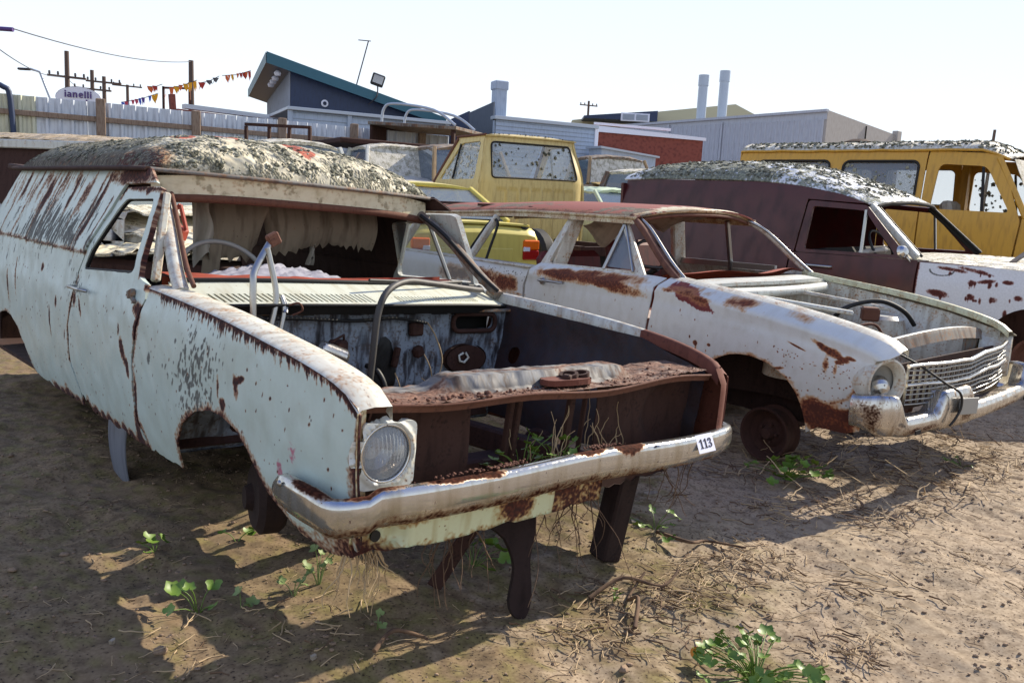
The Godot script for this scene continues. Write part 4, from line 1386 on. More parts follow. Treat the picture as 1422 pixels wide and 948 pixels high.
	b.sheet([ragged(pv2([-0.10, 0.46, 0.10, 0.455, 0.55, 0.445, 0.825, 0.46, 0.825, 0.56, -0.10, 0.565]), 0.47, 0.025)], [], vmap, 0.025, vc, 0.004, false, 1.0)
	var vl := put(b, "valance", vm, t)
	b = MB.new()
	b.sheet([ragged(pv2([-0.80, 0.50, -0.12, 0.48, -0.12, 0.56, -0.80, 0.56]), 0.53, 0.05)], [], func(p): return Vector3(0.80 - 0.1 * pow(absf(p.x) / 0.8, 4), p.y, p.x), 0.04, null, 0.004)
	put(b, "valance_remains", M.rust_dark, vl)
	b = MB.new()
	b.lathe(pv2([0.0, 0.0, 0.016, 0.0, 0.016, 0.006, 0, 0.006]), 14, Transform3D(Basis(Vector3(0, 0, 1), -PI / 2), Vector3(0.785, 0.487, 0.755)))
	put(b, "lamp_hole", M.black, vl)
	# ---- inside the cabin
	b = MB.new()
	b.box(Vector3(-2.15, 0.42, 0), Vector3(2.9, 0.02, 1.62))
	b.box(Vector3(-0.60, 0.55, 0.0), Vector3(0.02, 0.30, 1.55), Basis(Vector3(0, 0, 1), 0.5))
	put(b, "floor_pan", M.rust_dark, t)
	b = MB.new()
	b.sheet([pv2([-0.70, 1.10, 0.72, 1.07, 0.72, 1.00, -0.70, 1.00])], [], func(p): return Vector3(-0.80 - 0.10 * pow(p.x / 0.8, 2), p.y - 0.02, p.x), 0.1, null, 0.0)
	b.sheet([pv2([-0.72, 0.0, 0.74, 0.0, 0.74, 0.22, -0.72, 0.22])], [], func(p): return Vector3(-0.60 - p.y - 0.15 * pow(p.x / 0.8, 2), 1.06 + 0.012 * sin(p.y * 14.0) - 0.02 * p.y + 0.01 * nz.get_noise_2d(p.x * 5.0, p.y * 5.0), p.x), 0.05, null, 0.0)
	put(b, "dashboard", M.dash_red, t)
	b = MB.new()
	var swr := PackedVector3Array()
	var sx := Transform3D(Basis(Vector3(0, 0, 1), -0.95), Vector3(-1.00, 1.03, 0.40))
	for k in 37: swr.append(sx * Vector3(0.205 * cos(TAU * k / 36.0), 0, 0.205 * sin(TAU * k / 36.0)))
	b.tube(swr, 0.011, 8)
	for a in [0.0, PI]: b.tube(PackedVector3Array([sx.origin + sx.basis * Vector3(0, -0.03, 0), sx * Vector3(0.2 * sin(a), 0, 0.2 * cos(a))]), 0.009, 6)
	b.tube(PackedVector3Array([sx.origin, sx * Vector3(0, -0.5, 0)]), 0.02, 8)
	put(b, "steering_wheel", M.plastic_grey, t)
	b = MB.new()
	b.box(Vector3(-1.45, 0.62, 0), Vector3(0.45, 0.22, 1.35), Basis(Vector3(0, 0, 1), 0.1), 0.05)
	b.box(Vector3(-1.66, 0.78, 0), Vector3(0.14, 0.40, 1.35), Basis(Vector3(0, 0, 1), 0.2), 0.05)
	put(b, "bench_seat", M.dark, t)
	# cargo bulkhead frame and dark cargo walls seen through the windscreen
	b = MB.new()
	b.box(Vector3(-3.58, 1.53, 0), Vector3(0.62, 0.04, 1.30), Basis(Vector3(0, 0, 1), -0.06), 0.01)
	put(b, "raised_tailgate", M.rust_dark, t)
	b = MB.new()
	b.box(Vector3(-3.62, 0.58, 0), Vector3(0.04, 0.34, 1.5), Basis(), 0.01)
	put(b, "lower_tailgate", M.rust_dark, t)
	# hanging headlining
	var cl := MB.new()
	var hem := func(u: float) -> float:
		return 0.155 + 0.025 * sin(u * 5.0 + 1.0) + 0.03 * nz.get_noise_1d(u * 40.0) - 0.09 * exp(-pow((u - 0.33) / 0.03, 2)) + (0.10 if u < 0.10 else 0.0)
	rows = []
	for i in 11:
		var r := PackedVector3Array()
		for k in 61:
			var u := k / 60.0
			var v := i / 10.0
			var z := lerpf(0.36, -0.62, u)
			r.append(Vector3(-1.40 + 0.014 * sin(u * 17.0) * v + 0.05 * sin(v * 3.0), 1.425 - hem.call(u) * v * 1.75, z))
		rows.append(r)
	cl.grid(rows)
	put(cl, "torn_headlining", M.cloth, t)
	cl = MB.new()
	rows = []
	for i in 12:
		var r := PackedVector3Array()
		var v := i / 11.0
		for k in 13:
			var u := k / 12.0
			r.append(Vector3(-1.33 + 0.03 * sin(u * 9.0 + v * 2.0), 1.41 - v * (0.31 + 0.04 * sin(u * 7.0)), lerpf(0.43, 0.34 - 0.03 * v + 0.015 * sin(v * 9.0), u)))
		rows.append(r)
	cl.grid(rows)
	put(cl, "torn_flap", M.cloth_white, t)
	cl = MB.new()
	rows = []
	for i in 10:
		var r := PackedVector3Array()
		var v := i / 9.0
		for k in 7:
			var u := k / 6.0
			r.append(Vector3(-1.41 + 0.02 * sin(u * 9.0 + v * 5.0), 1.28 - v * 0.19, lerpf(-0.22, -0.25, u) - 0.02 * sin(v * 3.0)))
		rows.append(r)
	cl.grid(rows)
	put(cl, "torn_flap", M.cloth_white, t)
	# crumpled padding on the dash
	cl = MB.new()
	rows = []
	for i in 25:
		var r := PackedVector3Array()
		for k in 41:
			var u := k / 40.0
			var v := i / 24.0
			var e := sin(u * PI) * sin(v * PI)
			r.append(Vector3(-0.80 - 0.30 * v, 1.03 + e * (0.055 + 0.05 * absf(nz.get_noise_2d(u * 9.0, v * 7.0)) + 0.03 * absf(nz.get_noise_2d(u * 24.0, v * 18.0))), lerpf(0.62, -0.25, u)))
		rows.append(r)
	cl.grid(rows, true)
	put(cl, "crumpled_padding", M.wool, t)
	# wiper and bent trim pieces standing in the bay
	b = MB.new()
	b.tube(smooth_path(pv3([-0.60, 1.075, -0.62, -0.52, 1.075, -0.40, -0.47, 1.08, -0.20, -0.43, 1.085, 0.02]), 4), 0.008, 6)
	put(b, "wiper_arm", M.black, cowl)
	b = MB.new()
	b.tube(smooth_path(pv3([-0.58, 1.05, -0.72, -0.50, 1.045, -0.66, -0.42, 1.06, -0.48, -0.33, 1.085, -0.22, -0.26, 1.095, -0.05, -0.20, 1.06, 0.08, -0.18, 0.97, 0.135, -0.18, 0.80, 0.15, -0.18, 0.66, 0.16, -0.18, 0.45, 0.17]), 6), 0.014, 8)
	put(b, "bent_trim_strip", M.hose, t)
	b = MB.new()
	b.tube(smooth_path(pv3([-0.36, 0.90, 0.57, -0.37, 1.06, 0.57, -0.39, 1.12, 0.555, -0.43, 1.22, 0.48]), 4), 0.013, 8, -1, 0.5)
	b.tube(smooth_path(pv3([-0.36, 0.90, 0.50, -0.37, 1.02, 0.475, -0.40, 1.15, 0.49, -0.41, 1.20, 0.50]), 4), 0.013, 8, -1, 0.5)
	b.tube(smooth_path(pv3([-0.34, 0.88, 0.47, -0.35, 0.97, 0.45, -0.37, 1.02, 0.455, -0.36, 0.99, 0.44, -0.34, 0.96, 0.45]), 4), 0.010, 8, -1, 0.6)
	var hg := put(b, "bonnet_hinge", M.trim, t)
	b = MB.new()
	b.box(Vector3(-0.43, 1.235, 0.465), Vector3(0.03, 0.05, 0.05), Basis(Vector3.RIGHT, 0.5), 0.006)
	put(b, "hinge_plate", M.rust, hg)
	b = MB.new()
	b.tube(smooth_path(pv3([-0.33, 0.99, 0.44, -0.31, 1.0, 0.41, -0.32, 0.97, 0.39, -0.34, 0.95, 0.42]), 4), 0.004, 6)
	put(b, "wire_loop", M.rust, hg)

# =====================================================================
# white station wagon beside the van
# =====================================================================
func wz(x: float, y: float) -> float:
	var z := spl(y, [0.28, 0.40, 0.52, 0.70, 0.84, 0.91, 0.945, 0.975, 0.995, 1.01], [0.80, 0.845, 0.868, 0.876, 0.868, 0.858, 0.866, 0.84, 0.80, 0.75])
	if x > 0.1: z -= 0.055 * pow((x - 0.1) / 0.65, 2)
	if x < -2.6: z -= 0.07 * pow((-2.6 - x) / 1.2, 2)
	return z

func wy(x: float, y: float) -> float:
	var drop := 1.01 - spl(x, [-1.0, -0.69, -0.38, 0.04, 0.36, 0.58, 0.67, 0.72], [1.01, 1.01, 0.985, 0.945, 0.90, 0.855, 0.825, 0.79])
	return y - drop * smoothstep(0.55, 1.0, y)

func wagon_side(s: float, off := 0.0) -> Callable:
	return func(p: Vector2) -> Vector3:
		return Vector3(p.x, wy(p.x, p.y), s * (wz(p.x, p.y) + off + nz.get_noise_2d(p.x * 3.0 - s * 20.0, p.y * 3.0 + 50.0) * 0.005))

func wagon_upper(s: float, off := 0.0) -> Callable:
	return func(p: Vector2) -> Vector3:
		return Vector3(p.x, p.y, s * (lerpf(0.775, 0.60, (p.y - 0.98) / 0.36) + off - (0.05 * pow(maxf(0.0, -2.6 - p.x) / 1.2, 2))))

func build_wagon():
	var t := thing("station_wagon", "rusty white station wagon with red primer roof and stripped engine bay", "station wagon", pose(1.875, -0.094, -4.858, -0.862, -0.006, 0.011))
	var c := Can.new(-3.9, 0.26, 0.85, 1.05, 300.0)
	c.blob(0, -1.20, 0.955, 0.55, 0.05, 0.75, 0.03)
	c.blob(0, -0.93, 0.92, 0.28, 0.04, 0.6, -0.1)
	c.blob(0, -1.46, 0.965, 0.15, 0.035, 0.6)
	c.blob(2, -0.40, 0.955, 0.20, 0.05, 1.5, -0.25)
	c.blob(0, -0.40, 0.96, 0.16, 0.035, 0.45, -0.2)
	for k in 30: c.blob(0, rng.randf_range(-0.62, 0.30), rng.randf_range(0.955, 1.01), rng.randf_range(0.05, 0.14), rng.randf_range(0.01, 0.022), 0.16)
	for k in 24: c.blob(0, rng.randf_range(-1.7, -0.7), rng.randf_range(0.90, 1.0), rng.randf_range(0.05, 0.14), rng.randf_range(0.01, 0.03), 0.14)
	for a in [[0.47, 0.865, 0.055, 0.04, 1.0, -0.4], [0.42, 0.885, 0.05, 0.03, 0.8, -0.5], [0.38, 0.905, 0.05, 0.02, 0.6, -0.4], [0.52, 0.84, 0.035, 0.03, 1.0, 0.0], [0.55, 0.87, 0.03, 0.02, 0.8, 0.0], [0.50, 0.81, 0.03, 0.02, 0.9, 0.0], [0.44, 0.77, 0.018, 0.09, 0.6, 0.0], [0.49, 0.76, 0.012, 0.07, 0.5, 0.0], [0.28, 0.84, 0.06, 0.008, 1.2, -0.3], [-0.32, 0.70, 0.018, 0.018, 1.4, 0.0], [-0.315, 0.67, 0.008, 0.035, 0.6, 0.0], [-0.23, 0.705, 0.014, 0.011, 1.4, 0.0], [-0.36, 0.73, 0.008, 0.012, 1.2, 0.0], [0.20, 0.66, 0.04, 0.014, 0.9, 0.3], [0.60, 0.72, 0.012, 0.06, 0.7, -0.5]]:
		c.blob(0, a[0], a[1], a[2], a[3], a[4], a[5])
	for k in 40: c.blob(0, rng.randf_range(0.34, 0.60), rng.randf_range(0.36, 0.50), rng.randf_range(0.03, 0.07), rng.randf_range(0.02, 0.05), 0.35)
	c.blob(0, 0.46, 0.45, 0.20, 0.11, 0.6)
	c.blob(0, 0.48, 0.46, 0.06, 0.05, -1.2)
	c.blob(0, 0.66, 0.50, 0.07, 0.12, 0.9)
	c.line(0, [0.36, 0.53, 0.48, 0.52, 0.56, 0.56, 0.62, 0.66], 0.02, 0.55)
	c.line(0, arch(0.02, 0.36, 0.335, 170, 5, 14), 0.03, 0.55)
	for k in 130: c.blob(0, rng.randf_range(0.15, 0.75), rng.randf_range(0.52, 0.82), rng.randf_range(0.002, 0.006), rng.randf_range(0.003, 0.008), 1.0)
	for k in 60: c.blob(0, rng.randf_range(-1.7, 0.2), rng.randf_range(0.4, 0.9), rng.randf_range(0.002, 0.005), rng.randf_range(0.003, 0.012), 1.0)
	for a in [[-2.25, 0.86, 0.30, 0.08, 0.9], [-1.95, 0.84, 0.14, 0.08, 0.8], [-2.6, 0.86, 0.2, 0.08, 0.8]]: c.blob(0, a[0], a[1], a[2], a[3], a[4])
	for k in 50: c.blob(1, rng.randf_range(-2.4, -1.78), rng.randf_range(0.86, 0.95), rng.randf_range(0.004, 0.012), 0.005, 1.1, rng.randf_range(-1, 1))
	c.line(0, [-2.8, 0.785, -1.75, 0.785], 0.012, 0.5)
	var pm := c.compose({"base": Color(0.79, 0.80, 0.79), "grime": Color(0.64, 0.62, 0.56), "gr": 0.18, "streak": 2.0, "alt": Color(0.42, 0.17, 0.17), "halo": Color(0.68, 0.48, 0.30), "rb": 0.28, "rust1": Color(0.50, 0.27, 0.16), "rust2": Color(0.30, 0.15, 0.11), "lich1": Color(0.22, 0.2, 0.16), "lich2": Color(0.3, 0.3, 0.25), "speck": 0.92, "rough": 0.32}, 201)
	var ms := wagon_side(1.0)
	var arc := arch(0.02, 0.36, 0.335, 188, -3, 22)
	var fpoly := [-0.62, 0.31]
	fpoly.append_array(arc)
	fpoly.append_array([0.42, 0.385, 0.55, 0.385, 0.62, 0.41, 0.635, 0.50, 0.625, 0.60, 0.630, 0.75, 0.645, 0.86, 0.67, 0.93, 0.71, 0.985, 0.72, 1.01, -0.63, 1.01, -0.66, 0.70])
	var b := MB.new()
	b.sheet([ragged(pv2(fpoly), 0.40, 0.03)], [], ms, 0.035, c, 0.006)
	var f := put(b, "front_wing", pm, t)
	f.set_meta("label", "white wing with a rust hole and rusted lower edge")
	var topstrip := func(s: float) -> MB:
		var m := MB.new()
		var rr := []
		for k in 30:
			var x := lerpf(-0.63, 0.72, k / 29.0)
			var q0 := wy(x, 1.01)
			var z0 := wz(x, 1.01)
			var r := PackedVector3Array()
			for q in [[0.0, 0.0], [0.03, 0.012], [0.07, 0.017], [0.085, 0.010], [0.087, -0.02]]: r.append(Vector3(x, q0 + q[1], s * (z0 - q[0])))
			rr.append(r)
		m.grid(rr, s > 0)
		return m
	put(topstrip.call(1.0), "wing_top", M.white_rusty, f)
	b = MB.new()
	b.sheet([pv2([-1.72, 0.33, -0.64, 0.31, -0.68, 0.70, -0.65, 1.01, -1.72, 1.01, -1.76, 0.85, -1.75, 0.70])], [], ms, 0.05, c, 0.006)
	var d := put(b, "front_door", pm, t)
	d.set_meta("label", "door with a long rust stain below its window")
	b = MB.new()
	b.tube(smooth_path(pv3([-1.60, 0.90, 0.862, -1.59, 0.902, 0.90, -1.50, 0.905, 0.905, -1.40, 0.905, 0.90, -1.39, 0.905, 0.872]), 3), 0.011, 8, -1, 0.7)
	b.lathe(pv2([0, 0.012, 0.02, 0.01, 0.024, 0.0]), 14, Transform3D(Basis(Vector3.RIGHT, PI / 2), Vector3(-1.585, 0.895, 0.868)))
	put(b, "handle", M.trim, d)
	# window frame of the front door
	b = MB.new()
	var mu := wagon_upper(1.0)
	b.sheet([round_poly(pv2([-1.735, 0.975, -0.80, 1.0, -1.13, 1.335, -1.16, 1.345, -1.62, 1.345]), 0.03)], [round_poly(pv2([-1.655, 1.01, -0.885, 1.025, -1.155, 1.305, -1.58, 1.31]), 0.025)], mu, 0.03, null, 0.025, true)
	var fr := put(b, "window_frame", M.white_rusty, d)
	b = MB.new()
	b.tube(pv3([-1.145, 1.015, 0.762, -1.115, 1.30, 0.622]), 0.012, 8)
	b.tube(pv3([-0.90, 1.02, 0.765, -1.105, 1.295, 0.628]), 0.008, 8)
	put(b, "quarterlight_frame", M.trim, fr)
	b = MB.new()
	b.sheet([pv2([-1.135, 1.03, -0.91, 1.03, -1.11, 1.29])], [], wagon_upper(1.0, -0.008), 0.1, null, 0.004, true)
	put(b, "quarterlight_glass", M.glass_tint, fr)
	b = MB.new()
	b.sheet([pv2([-3.86, 0.42, -3.0, 0.38, -2.46, 0.36, -1.745, 0.34, -1.77, 0.70, -1.785, 0.85, -1.745, 0.965, -3.86, 0.965])], [], ms, 0.08, c, 0.006)
	var rq := put(b, "rear_quarter", pm, t)
	rq.set_meta("label", "rear quarter below the empty side windows, streaked with rust")
	b = MB.new()
	for a in [[-2.50, 0.95, -2.36, 1.29, 0.05], [-3.45, 0.95, -3.30, 1.29, 0.06]]:
		b.bar(Vector3(a[0], a[1], 0.79), Vector3(a[2], a[3], 0.635), a[4], 0.045, Vector3(1, 0, 0.2), 0.01)
	b.bar(Vector3(-3.84, 0.95, 0.75), Vector3(-3.62, 1.29, 0.60), 0.08, 0.05, Vector3(1, 0, 0.2), 0.01)
	put(b, "side_pillar", M.white_rusty, rq)
	b = MB.new()
	b.tube(smooth_path(pv3([-2.56, 0.955, 0.795, -2.50, 1.06, 0.755, -2.42, 1.22, 0.685, -2.36, 1.26, 0.66, -2.30, 1.22, 0.685, -2.29, 1.06, 0.755, -2.29, 0.97, 0.79]), 4), 0.011, 6)
	put(b, "hanging_seal", M.rubber, rq)
	b = MB.new()
	b.bar(Vector3(-3.84, 0.965, 0.77), Vector3(-1.74, 0.975, 0.82), 0.09, 0.02, UP, 0.006)
	put(b, "window_sill", M.white_rusty, rq)
	# far side
	var mf := wagon_side(-1.0)
	b = MB.new()
	b.sheet([pv2(fpoly)], [], mf, 0.07, null, 0.006, false, -1.0)
	var ff := put(b, "front_wing", M.white_rusty, t)
	put(topstrip.call(-1.0), "wing_top", M.cream, ff)
	b = MB.new()
	b.sheet([pv2([-3.86, 0.42, -0.64, 0.31, -0.65, 1.01, -1.78, 1.0, -1.80, 0.80, -3.86, 0.76])], [], mf, 0.12, null, 0.03, true, -1.0)
	put(b, "side_doors", M.white_rusty, t)
	b = MB.new()
	b.bar(Vector3(-1.78, 0.96, -0.77), Vector3(-1.70, 1.34, -0.61), 0.12, 0.05, Vector3(1, 0, 0.2), 0.01)
	put(b, "centre_pillar", M.white_rusty, t)
	b = MB.new()
	b.bar(Vector3(-2.50, 0.95, -0.77), Vector3(-2.40, 1.30, -0.62), 0.09, 0.05, Vector3(1, 0, 0.2), 0.01)
	put(b, "centre_pillar", M.white_rusty, t)
	b = MB.new()
	b.bar(Vector3(-1.28, 0.96, -0.77), Vector3(-1.24, 1.33, -0.61), 0.035, 0.03, Vector3(1, 0, 0.2), 0.006)
	b.bar(Vector3(-1.75, 1.0, -0.765), Vector3(-0.9, 1.01, -0.765), 0.03, 0.04)
	put(b, "far_window_frame", M.trim, t)
	# near side inside: the far B-post panel seen through the door
	b = MB.new()
	b.bar(Vector3(-1.66, 0.90, 0.70), Vector3(-1.60, 1.33, 0.56), 0.11, 0.04, Vector3(1, 0, 0.2), 0.01)
	put(b, "centre_pillar", M.white_rusty, t)
	# ---- roof
	var rc := Can.new(-3.8, -1.02, -0.95, 1.02, 220.0)
	rc.rect(2, -4, -2, 0, 2, 1.25)
	rc.line(0, [-3.8, 0.97, -1.0, 0.97], 0.16, 0.7)
	rc.line(0, [-3.8, -0.97, -1.0, -0.97], 0.12, 0.6)
	for k in 60:
		rc.blob(1, rng.randf_range(-3.4, -1.9), rng.randf_range(0.62, 0.86), rng.randf_range(0.02, 0.07), rng.randf_range(0.04, 0.14), 0.8, 0.5)
		rc.blob(1, rng.randf_range(-1.42, -1.0), rng.randf_range(0.65, 0.98), rng.randf_range(0.02, 0.05), rng.randf_range(0.02, 0.09), 0.8, 0.5)
	rc.blob(2, -1.05, 0.3, 0.12, 0.7, -1.2)
	rc.line(2, [-1.0, -1.0, -1.0, 1.0], 0.1, -0.9)
	var rm := rc.compose({"base": Color(0.76, 0.74, 0.64), "grime": Color(0.58, 0.50, 0.40), "gr": 0.5, "alt": Color(0.52, 0.26, 0.22), "rust1": Color(0.40, 0.19, 0.13), "halo": Color(0.55, 0.32, 0.22), "lich1": Color(0.20, 0.20, 0.17), "lich2": Color(0.52, 0.52, 0.45), "rough": 0.6, "relief": 0.6}, 211)
	var rmap := func(p: Vector2) -> Vector3:
		var tt := p.y
		var fx := clampf((p.x + 1.25) / 0.25, 0.0, 1.0)
		var rx := clampf((-3.2 - p.x) / 0.5, 0.0, 1.0)
		var edge := 1.335 - 0.05 * smoothstep(-1.9, -3.3, p.x)
		return Vector3(p.x + 0.05 * fx * (1.0 - tt * tt), edge + 0.088 * pow(maxf(0.0, 1.0 - pow(absf(tt), 2.3)), 0.75) * (1.0 - 0.25 * fx * fx) - 0.03 * rx * rx, 0.635 * tt)
	b = MB.new()
	b.sheet([pv2([-3.70, -1.0, -1.02, -1.0, -1.02, 1.0, -3.70, 1.0])], [], rmap, 0.05, rc, 0.01, false, -1.0)
	var rf := put(b, "roof", rm, t)
	rf.set_meta("label", "faded red primer roof with lichen along its edge")
	for s in [1.0, -1.0]:
		b = MB.new()
		var g := PackedVector3Array()
		var g2 := PackedVector3Array()
		for k in 20:
			var x := lerpf(-3.68, -1.02, k / 19.0)
			var p: Vector3 = rmap.call(Vector2(x, s))
			g.append(p)
			g2.append(p + Vector3(0, -0.035, 0.012 * s))
		b.tube(g, 0.012, 6)
		b.grid([g, g2], s < 0)
		put(b, "gutter", M.cream_rusty, rf)
	b = MB.new()
	for x in [-1.5, -2.1, -2.7, -3.3]: b.bar(Vector3(x, 1.36, -0.55), Vector3(x, 1.36, 0.55), 0.04, 0.02)
	b.bar(Vector3(-3.66, 1.27, -0.58), Vector3(-3.66, 1.27, 0.58), 0.06, 0.06)
	put(b, "roof_bow", M.rust_dark, rf)
	# windscreen surround
	b = MB.new()
	var ring := PackedVector3Array()
	for k in 15:
		var z := lerpf(0.60, -0.60, k / 14.0)
		ring.append(Vector3(-1.01 - 0.08 * pow(z / 0.6, 2) + 0.02, 1.345 + 0.05 * (1.0 - pow(absf(z) / 0.6, 2.5)), z))
	b.tube(ring, 0.020, 8, -1, 0.8)
	put(b, "windscreen_header", M.cream_rusty, t)
	b = MB.new()
	var ring2 := PackedVector3Array()
	for p in ring: ring2.append(p + Vector3(0.012, -0.028, 0))
	b.tube(ring2, 0.011, 8)
	put(b, "header_seal", M.rust, t)
	for s in [1.0, -1.0]:
		b = MB.new()
		b.tube(smooth_path(pv3([-0.58, 0.99, 0.715 * s, -0.72, 1.09, 0.70 * s, -0.93, 1.26, 0.65 * s, -1.08, 1.345, 0.60 * s]), 4), 0.026, 10, 0.024, 0.8)
		var pl := put(b, "windscreen_pillar", M.rust if s > 0 else M.white_rusty, t)
		b = MB.new()
		b.tube(smooth_path(pv3([-0.545, 0.995, 0.69 * s, -0.69, 1.10, 0.672 * s, -0.90, 1.27, 0.62 * s, -1.03, 1.335, 0.58 * s]), 4), 0.010, 8)
		put(b, "pillar_trim", M.trim, pl)
	# torn headlining inside
	b = MB.new()
	var rows := []
	for i in 10:
		var r := PackedVector3Array()
		for k in 25:
			var u := k / 24.0
			var v := i / 9.0
			r.append(Vector3(-1.35 - 0.2 * v, 1.36 - v * (0.05 + 0.17 * exp(-pow((u - 0.18) / 0.18, 2)) + 0.10 * exp(-pow((u - 0.72) / 0.09, 2)) + 0.03 * nz.get_noise_1d(u * 30.0)) - 0.02 * sin(u * 19.0 + v * 4.0) * v, lerpf(0.56, -0.56, u)))
		rows.append(r)
	b.grid(rows)
	put(b, "torn_headlining", M.cloth, t)
	# cabin
	b = MB.new()
	b.box(Vector3(-1.55, 0.56, 0), Vector3(0.5, 0.22, 1.3), Basis(Vector3(0, 0, 1), 0.1), 0.05)
	b.box(Vector3(-1.85, 0.82, 0.34), Vector3(0.14, 0.50, 0.60), Basis(Vector3(0, 0, 1), 0.22), 0.05)
	put(b, "front_seat", M.vinyl_red, t)
	b = MB.new()
	b.box(Vector3(-1.85, 0.86, -0.34), Vector3(0.14, 0.58, 0.56), Basis(Vector3(0, 0, 1), 0.22), 0.05)
	put(b, "seat_back", M.vinyl_red, t)
	b = MB.new()
	b.box(Vector3(-2.2, 0.36, 0), Vector3(3.2, 0.02, 1.6))
	put(b, "floor_pan", M.rust_dark, t)
	b = MB.new()
	b.box(Vector3(-3.84, 0.54, 0), Vector3(0.03, 0.28, 1.45))
	put(b, "lower_tailgate", M.white_rusty, t)
	b = MB.new()
	var sx := Transform3D(Basis(Vector3(0, 0, 1), -1.0), Vector3(-1.05, 1.02, 0.36))
	var sw := PackedVector3Array()
	for k in 33: sw.append(sx * Vector3(0.20 * cos(TAU * k / 32.0), 0, 0.20 * sin(TAU * k / 32.0)))
	b.tube(sw, 0.011, 8)
	for a in [0.4, PI - 0.4]: b.tube(PackedVector3Array([sx.origin, sx * Vector3(-0.2 * sin(a) * 0.3, 0, 0.2 * cos(a))]), 0.012, 6)
	b.tube(PackedVector3Array([sx.origin, sx * Vector3(0, -0.45, 0)]), 0.02, 8)
	put(b, "steering_wheel", M.black, t)
	b = MB.new()
	b.sheet([pv2([-0.68, 0.0, 0.68, 0.0, 0.68, 0.26, -0.68, 0.26])], [], func(p): return Vector3(-0.50 - p.y - 0.14 * pow(p.x / 0.7, 2), 1.030 + 0.024 * exp(-pow((absf(p.x) - 0.34) / 0.2, 2)) - 0.12 * pow(p.y / 0.26, 2), p.x), 0.05, null, 0.0)
	b.sheet([pv2([-0.68, 0.80, 0.68, 0.80, 0.68, 0.93, -0.68, 0.93])], [], func(p): return Vector3(-0.78 - 0.14 * pow(p.x / 0.7, 2), p.y, p.x), 0.1, null, 0.0)
	put(b, "dashboard", M.dash_red, t)
	# ---- cowl and engine bay
	b = MB.new()
	var cm := func(p: Vector2) -> Vector3:
		return Vector3(-0.52 - p.y - 0.10 * pow(p.x / 0.75, 2), 1.012 + 0.1 * p.y - 0.03 * pow(absf(p.x) / 0.75, 4), p.x)
	b.sheet([pv2([-0.76, -0.14, 0.76, -0.14, 0.74, -0.01, -0.74, -0.01])], [], cm, 0.05, null, 0.02, false, -1.0)
	var cw := put(b, "cowl_panel", M.white, t)
	b = MB.new()
	var rl := PackedVector3Array()
	for k in 13:
		var z := lerpf(0.52, -0.60, k / 12.0)
		rl.append(Vector3(-0.36 - 0.10 * pow(z / 0.75, 2), 0.935, z))
	b.tube(rl, 0.032, 10)
	put(b, "cowl_roll", M.white, cw)
	b = MB.new()
	b.sheet([pv2([-0.70, 0.40, 0.70, 0.40, 0.70, 0.97, -0.70, 0.97])], [], func(p): return Vector3(-0.44 + nz.get_noise_2d(p.x * 5.0, p.y * 5.0) * 0.01, p.y, p.x), 0.06, null, 0.006)
	put(b, "firewall", M.white_rusty, t)
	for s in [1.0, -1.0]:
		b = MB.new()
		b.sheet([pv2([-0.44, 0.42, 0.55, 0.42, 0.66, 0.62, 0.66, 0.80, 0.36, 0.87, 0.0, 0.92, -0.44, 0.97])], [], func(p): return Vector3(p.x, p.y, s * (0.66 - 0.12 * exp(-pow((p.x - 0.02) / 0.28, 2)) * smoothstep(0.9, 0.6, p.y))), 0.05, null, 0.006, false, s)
		put(b, "inner_wing", M.white_rusty if s < 0 else M.rust_darkest, t)
	b = MB.new()
	b.bar(Vector3(-0.42, 0.92, 0.30), Vector3(0.10, 0.86, -0.02), 0.06, 0.025, UP, 0.006)
	put(b, "brace", M.white, t)
	b = MB.new()
	b.bar(Vector3(-0.42, 0.93, -0.20), Vector3(0.05, 0.85, -0.56), 0.05, 0.025, UP, 0.006)
	put(b, "brace", M.white_rusty, t)
	b = MB.new()
	b.lathe(pv2([0, 0.12, 0.10, 0.12, 0.13, 0.10, 0.15, 0.0, 0.16, -0.16]), 20, Transform3D(Basis(), Vector3(0.05, 0.70, -0.48)))
	put(b, "spring_tower", M.white_rusty, t)
	b = MB.new()
	b.lathe(pv2([0, 0.12, 0.10, 0.12, 0.13, 0.10, 0.15, 0.0, 0.16, -0.16]), 20, Transform3D(Basis(), Vector3(0.05, 0.70, 0.48)))
	put(b, "spring_tower", M.white_rusty, t)
	b = MB.new()
	b.tube(smooth_path(pv3([-0.02, 0.78, 0.02, 0.02, 0.87, -0.04, 0.08, 0.915, -0.16, 0.15, 0.92, -0.28, 0.21, 0.86, -0.42, 0.24, 0.78, -0.50]), 6), 0.014, 8)
	put(b, "black_hose", M.rubber, t)
	b = MB.new()
	b.tube(smooth_path(pv3([0.14, 0.74, 0.10, 0.17, 0.80, 0.02, 0.20, 0.80, -0.10, 0.22, 0.72, -0.18]), 6), 0.008, 6)
	b.box(Vector3(0.08, 0.84, -0.26), Vector3(0.10, 0.08, 0.09), Basis(UP, 0.6), 0.01)
	put(b, "engine_bracket", M.rust, t)
	# radiator support: arched pressing with lit top
	b = MB.new()
	var am := func(p: Vector2) -> Vector3:
		var z := p.x
		return Vector3(0.60 + p.y * 0.35 - 0.05 * pow(z / 0.7, 2), 0.79 + 0.055 * pow(cos(clampf(z / 0.66, -1, 1) * PI / 2), 0.7) - maxf(0.0, p.y) * 0.85, z)
	b.sheet([pv2([-0.68, -0.06, 0.68, -0.06, 0.68, 0.0, -0.68, 0.0])], [], am, 0.03, null, 0.0, false, 1.0)
	var sp := put(b, "radiator_support", M.white, t)
	b = MB.new()
	b.sheet([pv2([-0.68, 0.0, 0.68, 0.0, 0.68, 0.07, -0.68, 0.07])], [], am, 0.03, null, 0.0, false, 1.0)
	put(b, "support_face", M.rust_worn, sp)
	b = MB.new()
